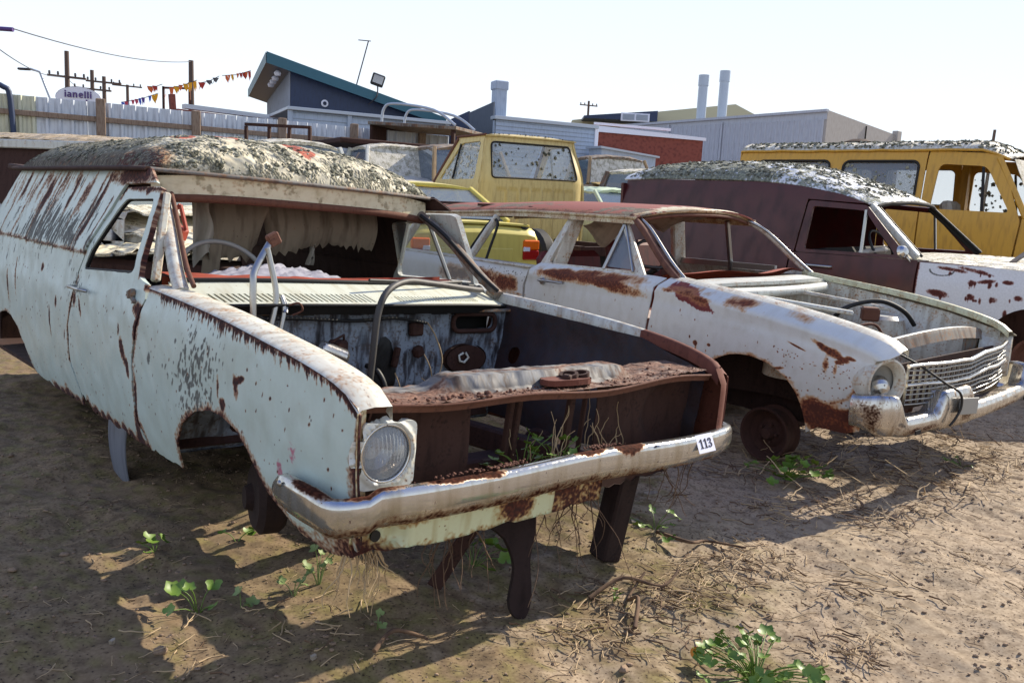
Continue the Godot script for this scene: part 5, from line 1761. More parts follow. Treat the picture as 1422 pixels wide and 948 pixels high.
	for s in [1.0, -1.0]: b.box(Vector3(0.56, 0.60, 0.56 * s), Vector3(0.015, 0.32, 0.26))
	b.box(Vector3(0.56, 0.47, 0), Vector3(0.06, 0.06, 1.3))
	put(b, "support_panel", M.rust_worn, sp)
	# ---- grille: bent lattice of thin bars
	var gx := func(z: float) -> float: return 0.80 - 0.08 * pow(z / 0.6, 2)
	for k in 9:
		b = MB.new()
		var p := PackedVector3Array()
		for i in 15:
			var z := lerpf(0.60, -0.60, i / 14.0)
			var yy := lerpf(0.725, 0.535, k / 8.0) + 0.022 * smoothstep(0.10, -0.12, z) * (1.0 if k < 5 else 0.4) + 0.006 * nz.get_noise_2d(z * 7.0, k * 9.0)
			p.append(Vector3(gx.call(z) + 0.012 * nz.get_noise_2d(z * 5.0, k * 5.0), yy, z))
		b.tube(p, 0.014 if k == 0 or k == 4 else 0.005, 6, -1, 0.7)
		put(b, "grille_bar", M.chrome if k == 0 or k == 4 else M.trim, t)
	b = MB.new()
	for i in 27:
		var z := 0.58 - i * 0.045
		var sh := 0.022 * smoothstep(0.10, -0.12, z)
		b.bar(Vector3(gx.call(z) - 0.012, 0.72 + sh, z), Vector3(gx.call(z) - 0.012, 0.54 + sh * 0.4, z + 0.01), 0.005, 0.012, Vector3(1, 0, 0))
	put(b, "grille_uprights", M.trim, t, "stuff")
	b = MB.new()
	b.box(Vector3(0.66, 0.60, 0.0), Vector3(0.01, 0.24, 1.15))
	put(b, "grille_backing", M.rust_dark, t)
	# ---- headlamps in deep round bezels
	for s in [1.0, -1.0]:
		var lx := Transform3D(Basis(UP, PI / 2 - 0.30 * s), Vector3(0.660, 0.650, 0.735 * s))
		b = MB.new()
		b.lathe(pv2([0.080, 0.0, 0.096, 0.03, 0.108, 0.043, 0.118, 0.040, 0.130, 0.0, 0.136, -0.12]), 32, lx * Transform3D(Basis(Vector3.RIGHT, PI / 2), Vector3.ZERO))
		var lo := put(b, "headlamp_bezel", M.white_rusty, t)
		b = MB.new()
		b.lathe(pv2([0.0, -0.03, 0.05, -0.02, 0.09, 0.0]), 28, lx * Transform3D(Basis(Vector3.RIGHT, PI / 2), Vector3(0, 0, -0.012)))
		put(b, "headlamp_bowl", M.plastic_grey, lo)
		if s > 0:
			b = MB.new()
			b.lathe(pv2([0.0, 0.040, 0.03, 0.035, 0.048, 0.02, 0.055, 0.0, 0.055, -0.03]), 20, lx * Transform3D(Basis(Vector3.RIGHT, PI / 2 + 0.5) * Basis(Vector3(0, 0, 1), 0.3), Vector3(-0.012, -0.03, 0.0)))
			put(b, "lamp_unit", M.lamp_silver, lo)
	# ---- bumper: deep chrome blade with raised ends and centre
	var bc := Can.new(-1.1, -0.12, 1.1, 0.12, 400.0)
	bc.rect(0, -1.1, -0.12, 1.1, 0.12, 0.06)
	for a in [[0.15, 0.0, 0.10, 0.08, 0.5], [-0.4, -0.04, 0.3, 0.04, 0.4], [0.6, -0.03, 0.2, 0.06, 0.45], [0.98, 0.0, 0.1, 0.1, 0.4]]: bc.blob(0, a[0], a[1], a[2], a[3], a[4])
	var bm := bc.compose({"base": Color(0.78, 0.77, 0.75), "grime": Color(0.58, 0.54, 0.48), "gr": 0.7, "rough": 0.17, "halo": Color(0.50, 0.40, 0.31), "rust1": Color(0.40, 0.27, 0.20), "relief": 0.15, "speck": 0.86}, 221)
	bm.metallic = 0.85
	rows = []
	var uvs := []
	for k in 90:
		var s := lerpf(-1.06, 1.06, k / 89.0)
		var z := clampf(s, -0.86, 0.86)
		var wrap := absf(s) - 0.82
		var x := 0.84 - 0.05 * pow(z / 0.8, 2)
		if wrap > 0.0:
			x -= 1.1 * wrap * wrap + wrap * 0.45
			z = signf(s) * (0.82 + 0.09 * sin(minf(wrap * 5.0, PI / 2)))
		var hump := smoothstep(0.06, 0.12, s) * smoothstep(0.46, 0.38, s)
		var ends := smoothstep(0.72, 0.80, absf(s))
		var yt := 0.505 + 0.095 * hump + 0.11 * ends - 0.015 * smoothstep(0.9, 1.06, absf(s))
		var yb := 0.405 - 0.012 * hump + 0.01 * ends + 0.03 * smoothstep(0.9, 1.06, absf(s))
		var ow := Vector3(1, 0, 0).lerp(Vector3(0.2, 0, signf(s)), clampf(wrap * 6.0, 0.0, 1.0)).normalized()
		var r := PackedVector3Array()
		var u := []
		for q in [[-0.085, 1.0, -0.01], [-0.03, 1.0, 0.0], [-0.006, 1.0, -0.006], [0.004, 0.9, -0.01], [0.012, 0.6, 0.0], [0.008, 0.3, 0.0], [-0.01, 0.06, 0.0], [-0.05, 0.0, 0.0]]:
			r.append(Vector3(x, lerpf(yb, yt, q[1]) + q[2], z) + ow * q[0])
			u.append(bc.uv(Vector2(s, lerpf(-0.1, 0.1, q[1]) + q[0])))
		rows.append(r)
		uvs.append(u)
	b = MB.new()
	b.grid(rows, true, uvs)
	var bp := put(b, "front_bumper", bm, t)
	bp.set_meta("label", "battered chrome bumper with raised ends")
	b = MB.new()
	b.box(Vector3(0.862, 0.51, 0.20), Vector3(0.008, 0.085, 0.22), Basis(Vector3.RIGHT, -0.1), 0.003)
	put(b, "plate_mount", M.plastic_grey, bp)
	b = MB.new()
	b.tube(smooth_path(pv3([0.60, 0.80, 0.62, 0.72, 0.73, 0.52, 0.83, 0.64, 0.42, 0.868, 0.595, 0.345, 0.875, 0.53, 0.325, 0.865, 0.47, 0.345, 0.85, 0.43, 0.37]), 4), 0.006, 6)
	put(b, "hanging_cable", M.black, bp)
	b = MB.new()
	b.box(Vector3(0.69, 0.59, 0.735), Vector3(0.012, 0.13, 0.006), Basis(Vector3.RIGHT, 0.5))
	put(b, "loose_strip", M.trim, bp)
	b = MB.new()
	b.box(Vector3(0.852, 0.45, 0.72), Vector3(0.006, 0.02, 0.05))
	put(b, "bumper_slot", M.dark, bp)
	b = MB.new()
	b.box(Vector3(0.850, 0.45, -0.62), Vector3(0.006, 0.02, 0.05))
	put(b, "bumper_slot", M.dark, bp)
	# ---- wheels: bare steel rims
	for s in [1.0, -1.0]:
		b = MB.new()
		var xf := Transform3D((Basis(Vector3.RIGHT, PI / 2 * s)).scaled(Vector3(0.80, 0.80, 0.9)), Vector3(0.06, 0.245, 0.66 * s))
		b.lathe(pv2([0.16, -0.075, 0.178, -0.075, 0.182, -0.06, 0.160, -0.04, 0.155, 0.0, 0.160, 0.04, 0.182, 0.06, 0.178, 0.075, 0.165, 0.07, 0.145, 0.03, 0.14, 0.015, 0.10, 0.0, 0.075, 0.012, 0.05, 0.012, 0.035, 0.05, 0.0, 0.055]), 32, xf)
		var w := put(b, "wheel_rim", M.rust_dark, t)
		b = MB.new()
		for k in 5: b.lathe(pv2([0.012, 0, 0.012, 0.02, 0, 0.022]), 8, xf * Transform3D(Basis(), Vector3(0.062 * cos(TAU * k / 5.0), 0.012, 0.062 * sin(TAU * k / 5.0))))
		put(b, "wheel_nuts", M.rust_dark, w, "stuff")
	b = MB.new()
	b.tube(PackedVector3Array([Vector3(0.06, 0.275, -0.6), Vector3(0.06, 0.275, 0.6)]), 0.04, 8)
	b.bar(Vector3(0.6, 0.42, 0.4), Vector3(-0.5, 0.36, 0.4), 0.07, 0.1)
	b.bar(Vector3(0.6, 0.42, -0.4), Vector3(-0.5, 0.36, -0.4), 0.07, 0.1)
	put(b, "subframe", M.rust_dark, t)
	b = MB.new()
	b.sheet([pv2([-0.40, 0.30, 0.44, 0.30, 0.44, 0.85, -0.40, 0.85])], [], func(p): return Vector3(p.x, p.y, 0.50 + 0.30 * smoothstep(0.62, 0.78, p.y) + 0.02 * nz.get_noise_2d(p.x * 6.0, p.y * 6.0)), 0.06, null, 0.004)
	put(b, "wheel_housing", M.rust_darkest, t)

# =====================================================================
# maroon panel van behind the wagon
# =====================================================================
func build_maroon_van():
	var t := thing("panel_van", "maroon panel van with white front wing and lichen crusted roof", "van", pose(4.25, 0.05, -7.0, -0.80, 0.0, 0.02))
	var c := Can.new(-3.8, 0.3, 0.95, 1.65, 220.0)
	c.rect(2, -0.54, 0.2, 1.0, 0.96, 2.0)
	for a in [[-0.34, 0.73, 0.09, 0.022], [-0.16, 0.735, 0.018, 0.018], [-0.10, 0.725, 0.07, 0.022], [0.06, 0.735, 0.05, 0.022], [0.19, 0.75, 0.05, 0.025], [-0.12, 0.845, 0.035, 0.02], [-0.03, 0.85, 0.05, 0.02], [0.10, 0.86, 0.08, 0.018], [-0.30, 0.915, 0.14, 0.015], [-0.1, 0.92, 0.12, 0.014], [0.14, 0.62, 0.02, 0.03]]:
		var q := rng.randf_range(0.5, 1.5)
		c.blob(0, a[0] + rng.randf_range(-0.03, 0.03), a[1] + rng.randf_range(-0.015, 0.015), a[2] * q, a[3] * rng.randf_range(0.7, 1.5), rng.randf_range(0.6, 0.95), rng.randf_range(-0.2, 0.2))
		for k in rng.randi_range(1, 6): c.blob(0, a[0] + rng.randf_range(-0.8, 0.8) * a[2], a[1] - 0.02, rng.randf_range(0.006, 0.014), rng.randf_range(0.012, 0.04), 0.7)
	c.line(0, [-0.54, 0.35, -0.54, 0.96], 0.012, 0.7)
	for k in 30: c.blob(1, -0.36 + 0.09 * cos(PI + PI * k / 29.0), 0.915 + 0.04 * sin(PI + PI * k / 29.0), 0.008, 0.008, 1.0)
	var pm := c.compose({"base": Color(0.27, 0.075, 0.085), "grime": Color(0.20, 0.065, 0.075), "gr": 0.9, "fc": 5.0, "streak": 2.0, "alt": Color(0.80, 0.81, 0.83), "altn": 0.1, "rust1": Color(0.36, 0.15, 0.13), "rust2": Color(0.26, 0.12, 0.10), "halo": Color(0.40, 0.22, 0.18), "lich1": Color(0.2, 0.2, 0.2), "lich2": Color(0.35, 0.35, 0.33), "speck": 0.97, "rough": 0.33}, 301)
	var mz := func(x: float, y: float) -> float:
		var z := spl(y, [0.3, 0.45, 0.62, 0.80, 0.90, 1.0, 1.2, 1.5, 1.6], [0.83, 0.875, 0.895, 0.892, 0.872, 0.85, 0.81, 0.735, 0.70])
		if x > 0.3: z -= 0.07 * pow((x - 0.3) / 0.6, 2)
		return z
	for s in [1.0, -1.0]:
		var sm := func(p: Vector2) -> Vector3: return Vector3(p.x, p.y, s * (mz.call(p.x, p.y) + nz.get_noise_2d(p.x * 2.5, p.y * 2.5) * 0.005))
		var b := MB.new()
		var fp := [-0.54, 0.36, 0.0, 0.36]
		fp.append_array(arch(0.34, 0.36, 0.33, 178, 2, 20))
		fp.append_array([0.88, 0.42, 0.90, 0.84, 0.60, 0.93, 0.0, 0.965, -0.54, 0.975])
		b.sheet([pv2(fp)], [], sm, 0.06, c, 0.006, false, s)
		put(b, "front_wing", pm, t)
		b = MB.new()
		b.sheet([pv2([-1.66, 0.38, -0.555, 0.36, -0.555, 0.975, -1.66, 0.965])], [], sm, 0.08, c, 0.006, false, s)
		var d := put(b, "door", pm, t)
		b = MB.new()
		b.tube(pv3([-1.48, 0.865, 0.87 * s, -1.47, 0.865, 0.915 * s, -1.27, 0.865, 0.915 * s, -1.26, 0.865, 0.87 * s]), 0.012, 8)
		put(b, "handle", M.trim, d)
		b = MB.new()
		b.sheet([round_poly(pv2([-1.62, 0.97, -0.62, 0.98, -1.05, 1.40, -1.58, 1.43]), 0.03)], [round_poly(pv2([-1.54, 1.0, -0.74, 1.005, -1.06, 1.355, -1.53, 1.38]), 0.03)], sm, 0.05, c, 0.025, true, s)
		put(b, "window_frame", pm, d)
		b = MB.new()
		b.bar(Vector3(-1.03, 0.99, 0.84 * s), Vector3(-1.05, 1.36, 0.77 * s), 0.02, 0.02, Vector3(1, 0, 0))
		put(b, "quarterlight_bar", M.trim, d)
		b = MB.new()
		b.sheet([pv2([-3.72, 0.46, -3.0, 0.40, -1.675, 0.38, -1.675, 0.965, -1.635, 0.97, -1.595, 1.44, -1.06, 1.415, -1.30, 1.49, -1.70, 1.555, -2.1, 1.585, -3.68, 1.60])], [], sm, 0.08, c, 0.006, false, s)
		put(b, "side_panel", pm, t)
	# roof, stepped down over the cab
	var rmap := func(p: Vector2) -> Vector3:
		var tt := p.y
		var edge := spl(p.x, [-3.75, -3.0, -2.1, -1.70, -1.30, -1.02], [1.59, 1.605, 1.59, 1.555, 1.48, 1.40])
		var crown := spl(p.x, [-3.75, -3.5, -2.2, -1.7, -1.02], [0.10, 0.17, 0.19, 0.15, 0.045])
		var bump := (absf(nz.get_noise_2d(p.x * 30.0, p.y * 30.0)) * 0.02) * (1.0 - tt * tt)
		return Vector3(p.x + 0.06 * (1.0 - tt * tt) * smoothstep(-1.6, -1.02, p.x), edge + crown * pow(maxf(0.0, 1.0 - pow(absf(tt), 2.6)), 0.65) + bump, lerpf(0.715, 0.665, smoothstep(-2.0, -1.0, p.x)) * tt)
	var rc := Can.new(-3.8, -1.02, -0.95, 1.02, 200.0)
	rc.rect(1, -3.8, -1.02, -0.95, 1.02, 0.62)
	rc.rect(1, -3.8, 0.5, -2.0, 1.02, 0.35)
	for k in 30: rc.blob(1, rng.randf_range(-2.2, -1.0), rng.randf_range(-0.8, 0.9), rng.randf_range(0.04, 0.12), rng.randf_range(0.05, 0.14), -0.5)
	rc.blob(1, -3.72, 0.85, 0.25, 0.35, -1.4)
	var rm := rc.compose({"base": Color(0.84, 0.85, 0.86), "grime": Color(0.70, 0.70, 0.68), "gr": 0.5, "lich1": Color(0.20, 0.21, 0.16), "lich2": Color(0.55, 0.56, 0.46), "fa": 6.0, "fb": 30.0, "relief": 1.8, "streak": 1.0, "speck": 2.0}, 311)
	var b := MB.new()
	b.sheet([pv2([-3.72, -1.0, -1.02, -1.0, -1.02, 1.0, -3.72, 1.0])], [], rmap, 0.045, rc, 0.012, false, -1.0)
	var rf := put(b, "roof", rm, t)
	rf.set_meta("label", "white roof crusted with grey lichen")
	crust(rf, rmap, -3.65, -1.1, 14000, 0.005, 0.016, 0.0)
	b = MB.new()
	var eg := PackedVector3Array()
	for k in 13: eg.append(rmap.call(Vector2(-1.02, lerpf(1.0, -1.0, k / 12.0))) + Vector3(0.004, -0.018, 0))
	b.tube(eg, 0.017, 8)
	put(b, "roof_front_edge", M.dark, rf)
	for s in [1.0, -1.0]:
		b = MB.new()
		b.bar(Vector3(-0.60, 0.99, 0.75 * s), Vector3(-1.06, 1.40, 0.655 * s), 0.05, 0.06, Vector3(0, 1, 0), 0.01)
		var pl := put(b, "windscreen_pillar", M.white if s > 0 else M.dark, t)
		b = MB.new()
		b.tube(pv3([-0.575, 1.0, 0.715 * s, -1.02, 1.40, 0.62 * s]), 0.012, 6)
		put(b, "pillar_seal", M.rubber, pl)
	b = MB.new()
	b.box(Vector3(-3.70, 1.0, 0), Vector3(0.03, 1.1, 1.55))
	put(b, "tailgate", M.maroon, t)
	b = MB.new()
	b.box(Vector3(-2.5, 0.95, 0), Vector3(0.03, 1.1, 1.36))
	put(b, "bulkhead", M.black, t)
	b = MB.new()
	b.box(Vector3(-1.5, 0.75, 0.0), Vector3(0.3, 0.5, 1.4), Basis(Vector3(0, 0, 1), 0.15), 0.05)
	put(b, "bench_seat", M.dark, t)
	b = MB.new()
	b.box(Vector3(-1.1, 1.0, 0.45), Vector3(0.25, 0.05, 0.25), Basis(UP, 0.4) * Basis(Vector3(0, 0, 1), 0.2), 0.02)
	put(b, "cardboard_scrap", M.cloth_white, t)
	# bonnet, cowl, litter of lichen
	b = MB.new()
	b.sheet([pv2([-0.55, -0.80, 0.86, -0.72, 0.88, 0.72, -0.55, 0.80])], [], func(p): return Vector3(p.x, 1.0 - 0.05 * pow(p.y / 0.8, 2) - 0.10 * pow(maxf(0, p.x) / 0.9, 2) + absf(nz.get_noise_2d(p.x * 25.0, p.y * 25.0)) * 0.015, p.y), 0.05, null, 0.01, false, -1.0)
	put(b, "bonnet", M.lichen, t)
	b = MB.new()
	b.sheet([pv2([-0.85, -0.72, -0.50, -0.76, -0.50, 0.76, -0.85, 0.72])], [], func(p): return Vector3(p.x, 0.995 - 0.02 * pow(p.y / 0.8, 2), p.y), 0.08, null, 0.02, false, -1.0)
	put(b, "cowl_panel", M.lichen, t)
	b = MB.new()
	b.bar(Vector3(0.0, 0.99, 0.40), Vector3(0.12, 1.16, 0.10), 0.05, 0.012, UP)
	b.bar(Vector3(0.12, 1.16, 0.10), Vector3(0.22, 0.97, 0.15), 0.07, 0.012, UP)
	put(b, "bent_bracket", M.rust_worn, t)
	b = MB.new()
	var mx := Vector3(-0.66, 0.985, 0.92)
	b.lathe(pv2([0.0, -0.012, 0.05, -0.01, 0.058, 0.0, 0.05, 0.02, 0.03, 0.04, 0.0, 0.045]), 20, Transform3D(Basis(Vector3(0, 0, 1), -1.2) * Basis(Vector3.RIGHT, 0.3), mx + Vector3(0, 0.05, 0)))
	b.tube(PackedVector3Array([mx + Vector3(0, 0.05, 0), mx + Vector3(0.05, -0.03, -0.07)]), 0.008, 6)
	put(b, "door_mirror", M.chrome, t)
	b = MB.new()
	var sx := Transform3D(Basis(Vector3(0, 0, 1), -1.0), Vector3(-1.05, 1.02, 0.36))
	var sw := PackedVector3Array()
	for k in 25: sw.append(sx * Vector3(0.19 * cos(TAU * k / 24.0), 0, 0.19 * sin(TAU * k / 24.0)))
	b.tube(sw, 0.012, 6)
	put(b, "steering_wheel", M.black, t)
	b = MB.new()
	b.box(Vector3(0.86, 0.62, 0), Vector3(0.04, 0.5, 1.5), Basis(), 0.01)
	put(b, "front_panel", M.rust_dark, t)
	b = MB.new()
	for s in [1.0, -1.0]:
		b = MB.new()
		b.lathe(pv2([0.0, -0.05, 0.17, -0.07, 0.19, -0.07, 0.17, 0.0, 0.19, 0.07, 0.17, 0.07, 0.14, 0.02, 0.0, 0.02]), 24, Transform3D(Basis(Vector3.RIGHT, PI / 2 * s), Vector3(0.36, 0.28, 0.70 * s)))
		put(b, "wheel_rim", M.rust, t)
		b = MB.new()
		b.sheet([pv2([-0.05, 0.25, 0.75, 0.25, 0.75, 0.80, -0.05, 0.80])], [], func(p): return Vector3(p.x, p.y, 0.5 * s), 0.2)
		put(b, "wheel_housing", M.rust_dark, t)

# irregular lichen spots lying on a pane: map takes (u, v) of the pane
func spots(n: int, x0: float, x1: float, y0: float, y1: float, map: Callable, rmin: float, rmax: float, poly = null) -> MB:
	var b := MB.new()
	for k in n:
		var p := Vector2(rng.randf_range(x0, x1), rng.randf_range(y0, y1))
		if poly != null and not Geometry2D.is_point_in_polygon(p, poly): continue
		var r := rmin + (rmax - rmin) * pow(rng.randf(), 2.5)
		var o: Vector3 = map.call(p)
		var du: Vector3 = (map.call(p + Vector2(0.01, 0)) - o).normalized()
		var dv: Vector3 = (map.call(p + Vector2(0, 0.01)) - o).normalized()
		var nn := du.cross(dv).normalized()
		var ph := rng.randf() * 9.0
		var last := Vector3.ZERO
		var first := Vector3.ZERO
		for i in 10:
			var a := TAU * (i % 9) / 9.0
			var rr := r * (0.75 + 0.35 * sin(a * 2.0 + ph) * sin(a * 3.0 + ph * 2.0))
			var q := o + du * cos(a) * rr + dv * sin(a) * rr
			if i > 0:
				for sg in [1.0, -1.0]: b.flat(o + nn * 0.008 * sg, last, q, nn * sg)
			last = q
	return b

# =====================================================================
# mustard yellow bus
# =====================================================================
func build_bus():
	var t := thing("minibus", "mustard yellow minibus with lichen crusted roof and spotted windows", "bus", pose(7.3, 0.2, -11.2, -0.74))
	var bz := func(y: float) -> float: return spl(y, [0.3, 0.6, 1.1, 1.35, 1.95, 2.12], [0.90, 0.96, 0.97, 0.95, 0.86, 0.80])
	var w1 := round_rect(-4.10, 1.42, -2.96, 1.97, 0.09)
	var w2 := round_rect(-2.76, 1.42, -1.72, 1.965, 0.09)
	var wd := round_poly(pv2([-1.50, 1.33, -0.54, 1.31, -0.60, 1.42, -0.88, 1.90, -1.46, 1.93]), 0.09)
	for s in [1.0, -1.0]:
		var sm := func(p: Vector2) -> Vector3: return Vector3(p.x, p.y, s * bz.call(p.y))
		var b := MB.new()
		b.sheet([pv2([-4.45, 0.40, -1.635, 0.40, -1.635, 2.12, -4.40, 2.12])], [w1, w2], sm, 0.12, null, 0.03, true, s)
		put(b, "side_panel", M.mustard, t)
		b = MB.new()
		b.sheet([round_poly(pv2([-1.615, 0.55, -0.46, 0.55, -0.40, 1.20, -0.74, 2.06, -1.615, 2.11]), 0.04)], [wd], sm, 0.10, null, 0.03, true, s)
		var d := put(b, "door", M.mustard, t)
		b = MB.new()
		b.bar(Vector3(-0.86, 1.32, s * 0.945), Vector3(-0.92, 1.89, s * 0.865), 0.03, 0.03, Vector3(1, 0, 0))
		put(b, "quarterlight_bar", M.rubber, d)
		if s < 0:
			b = MB.new()
			b.sheet([wd], [], func(p): return Vector3(p.x, p.y, s * (bz.call(p.y) - 0.02)), 0.2, null, 0.004, true, s)
			put(b, "window_glass", M.glass_dirty, d)
			b = MB.new()
			b.bar(Vector3(-1.50, 1.12, s * 0.985), Vector3(-1.32, 1.12, s * 0.985), 0.03, 0.03, UP, 0.008)
			put(b, "handle", M.trim, d)
			b = spots(70, -1.5, -0.54, 1.33, 1.92, func(p): return Vector3(p.x, p.y, s * (bz.call(p.y) - 0.015)), 0.012, 0.05, wd)
			put(b, "lichen_spots", M.spot_lichen, d, "stuff")
		var k := 0
		for w in [w1, w2]:
			b = MB.new()
			b.sheet([w], [], func(p): return Vector3(p.x, p.y, s * (bz.call(p.y) - 0.02)), 0.3, null, 0.004, true, s)
			var g := put(b, "side_window", M.glass_tint if s > 0 else M.glass_dirty, t)
			b = MB.new()
			var ring := PackedVector3Array()
			for p in w: ring.append(Vector3(p.x, p.y, s * (bz.call(p.y) + 0.003)))
			ring.append(ring[0])
			b.tube(ring, 0.018, 6)
			put(b, "window_seal", M.rubber, g)
			if s > 0:
				b = spots(60, -4.1 if k == 0 else -2.76, -2.96 if k == 0 else -1.72, 1.44, 1.95, func(p): return Vector3(p.x, p.y, s * (bz.call(p.y) - 0.012)), 0.01, 0.05)
				put(b, "lichen_spots", M.spot_pale, g, "stuff")
			k += 1
		b = MB.new()
		b.sheet([pv2([-0.44, 0.45, 0.15, 0.45, 0.15, 1.12, -0.10, 1.22, -0.38, 1.24])], [], sm, 0.1, null, 0.01, false, s)
		put(b, "front_wing", M.mustard, t)
		b = MB.new()
		b.bar(Vector3(-0.34, 1.24, 0.93 * s), Vector3(-0.76, 2.02, 0.83 * s), 0.07, 0.07, Vector3(1, 0, 0), 0.015)
		put(b, "windscreen_pillar", M.mustard, t)
		for x in [-3.3, 0.3]:
			b = MB.new()
			b.lathe(pv2([0.0, -0.05, 0.19, -0.08, 0.33, -0.10, 0.36, -0.06, 0.36, 0.06, 0.33, 0.10, 0.19, 0.08, 0.15, 0.03, 0.0, 0.03]), 24, Transform3D(Basis(Vector3.RIGHT, PI / 2 * s), Vector3(x, 0.42, 0.80 * s)))
			put(b, "wheel", M.rubber, t)
	var b := MB.new()
	var rmap := func(p: Vector2) -> Vector3:
		var tt := p.y
		var fx := clampf((p.x + 1.15) / 0.50, 0.0, 1.0)
		var bump := absf(nz.get_noise_2d(p.x * 22.0, p.y * 25.0)) * 0.03
		return Vector3(p.x + 0.08 * (1.0 - tt * tt) * fx, 2.12 - 0.12 * fx * fx + 0.15 * pow(maxf(0.0, 1.0 - pow(absf(tt), 2.8)), 0.6) * (1.0 - 0.6 * fx * fx) + bump, 0.81 * tt)
	b.sheet([pv2([-4.42, -1.0, -0.62, -1.0, -0.62, 1.0, -4.42, 1.0])], [], rmap, 0.06, null, 0.02, false, -1.0)
	var rf := put(b, "roof", M.lichen, t)
	crust(rf, rmap, -4.35, -0.7, 12000, 0.007, 0.024, 0.0)
	b = MB.new()
	for s in [1.0, -1.0]:
		b = MB.new()
		var g := PackedVector3Array()
		for k in 24: g.append(rmap.call(Vector2(lerpf(-4.42, -0.64, k / 23.0), s)) + Vector3(0, -0.01, 0.01 * s))
		b.tube(g, 0.02, 6)
		put(b, "gutter", M.mustard, rf)
	b = MB.new()
	b.lathe(pv2([0.24, 0.0, 0.22, 0.05, 0.12, 0.09, 0.0, 0.10]), 20, Transform3D(Basis(), Vector3(-2.95, 2.27, -0.1)))
	put(b, "roof_vent", M.rust_dark, rf)
	b = MB.new()
	b.lathe(pv2([0.24, 0.0, 0.22, 0.04, 0.12, 0.07, 0.0, 0.08]), 20, Transform3D(Basis(Vector3(0, 0, 1), -0.05), Vector3(-1.15, 2.235, -0.1)))
	put(b, "roof_vent", M.rust_dark, rf)
	b = MB.new()
	b.sheet([pv2([-0.80, 0.0, 0.80, 0.0, 0.74, 1.0, -0.74, 1.0])], [], func(p): return Vector3(lerpf(-0.28, -0.62, p.y) + 0.08 * (1.0 - pow(p.x / 0.8, 2)), lerpf(1.26, 2.0, p.y), p.x), 0.08, null, 0.006, true)
	put(b, "windscreen", M.lichen, t)
	b = MB.new()
	b.sheet([pv2([-0.92, -0.36, 0.92, -0.36, 0.92, 0.30, -0.92, 0.30])], [], func(p): return Vector3(p.y, 1.24 - 0.10 * maxf(0.0, p.y) - 0.03 * pow(p.x / 0.9, 4), p.x), 0.12, null, 0.01)
	put(b, "bonnet", M.mustard, t)
	b = MB.new()
	b.box(Vector3(0.16, 0.82, 0), Vector3(0.06, 0.75, 1.82), Basis(), 0.02)
	put(b, "front_panel", M.mustard, t)
	b = MB.new()
	b.sheet([pv2([-0.86, 0.45, 0.86, 0.45, 0.80, 2.12, -0.80, 2.12])], [round_rect(-0.66, 1.42, 0.66, 1.97, 0.09)], func(p): return Vector3(-4.44, p.y, p.x), 0.15, null, 0.02)
	put(b, "rear_panel", M.mustard, t)
	b = MB.new()
	b.box(Vector3(-2.1, 0.42, 0), Vector3(4.6, 0.04, 1.7))
	put(b, "floor_pan", M.rust_dark, t)
	b = MB.new()
	b.box(Vector3(-1.35, 1.08, 0.40), Vector3(0.16, 0.75, 0.5), Basis(Vector3(0, 0, 1), 0.15), 0.05)
	put(b, "driver_seat", M.cloth_white, t)
	b = MB.new()
	b.bar(Vector3(-1.55, 0.45, -0.78), Vector3(-1.55, 2.05, -0.78), 0.16, 0.1)
	put(b, "centre_post", M.mustard, t)

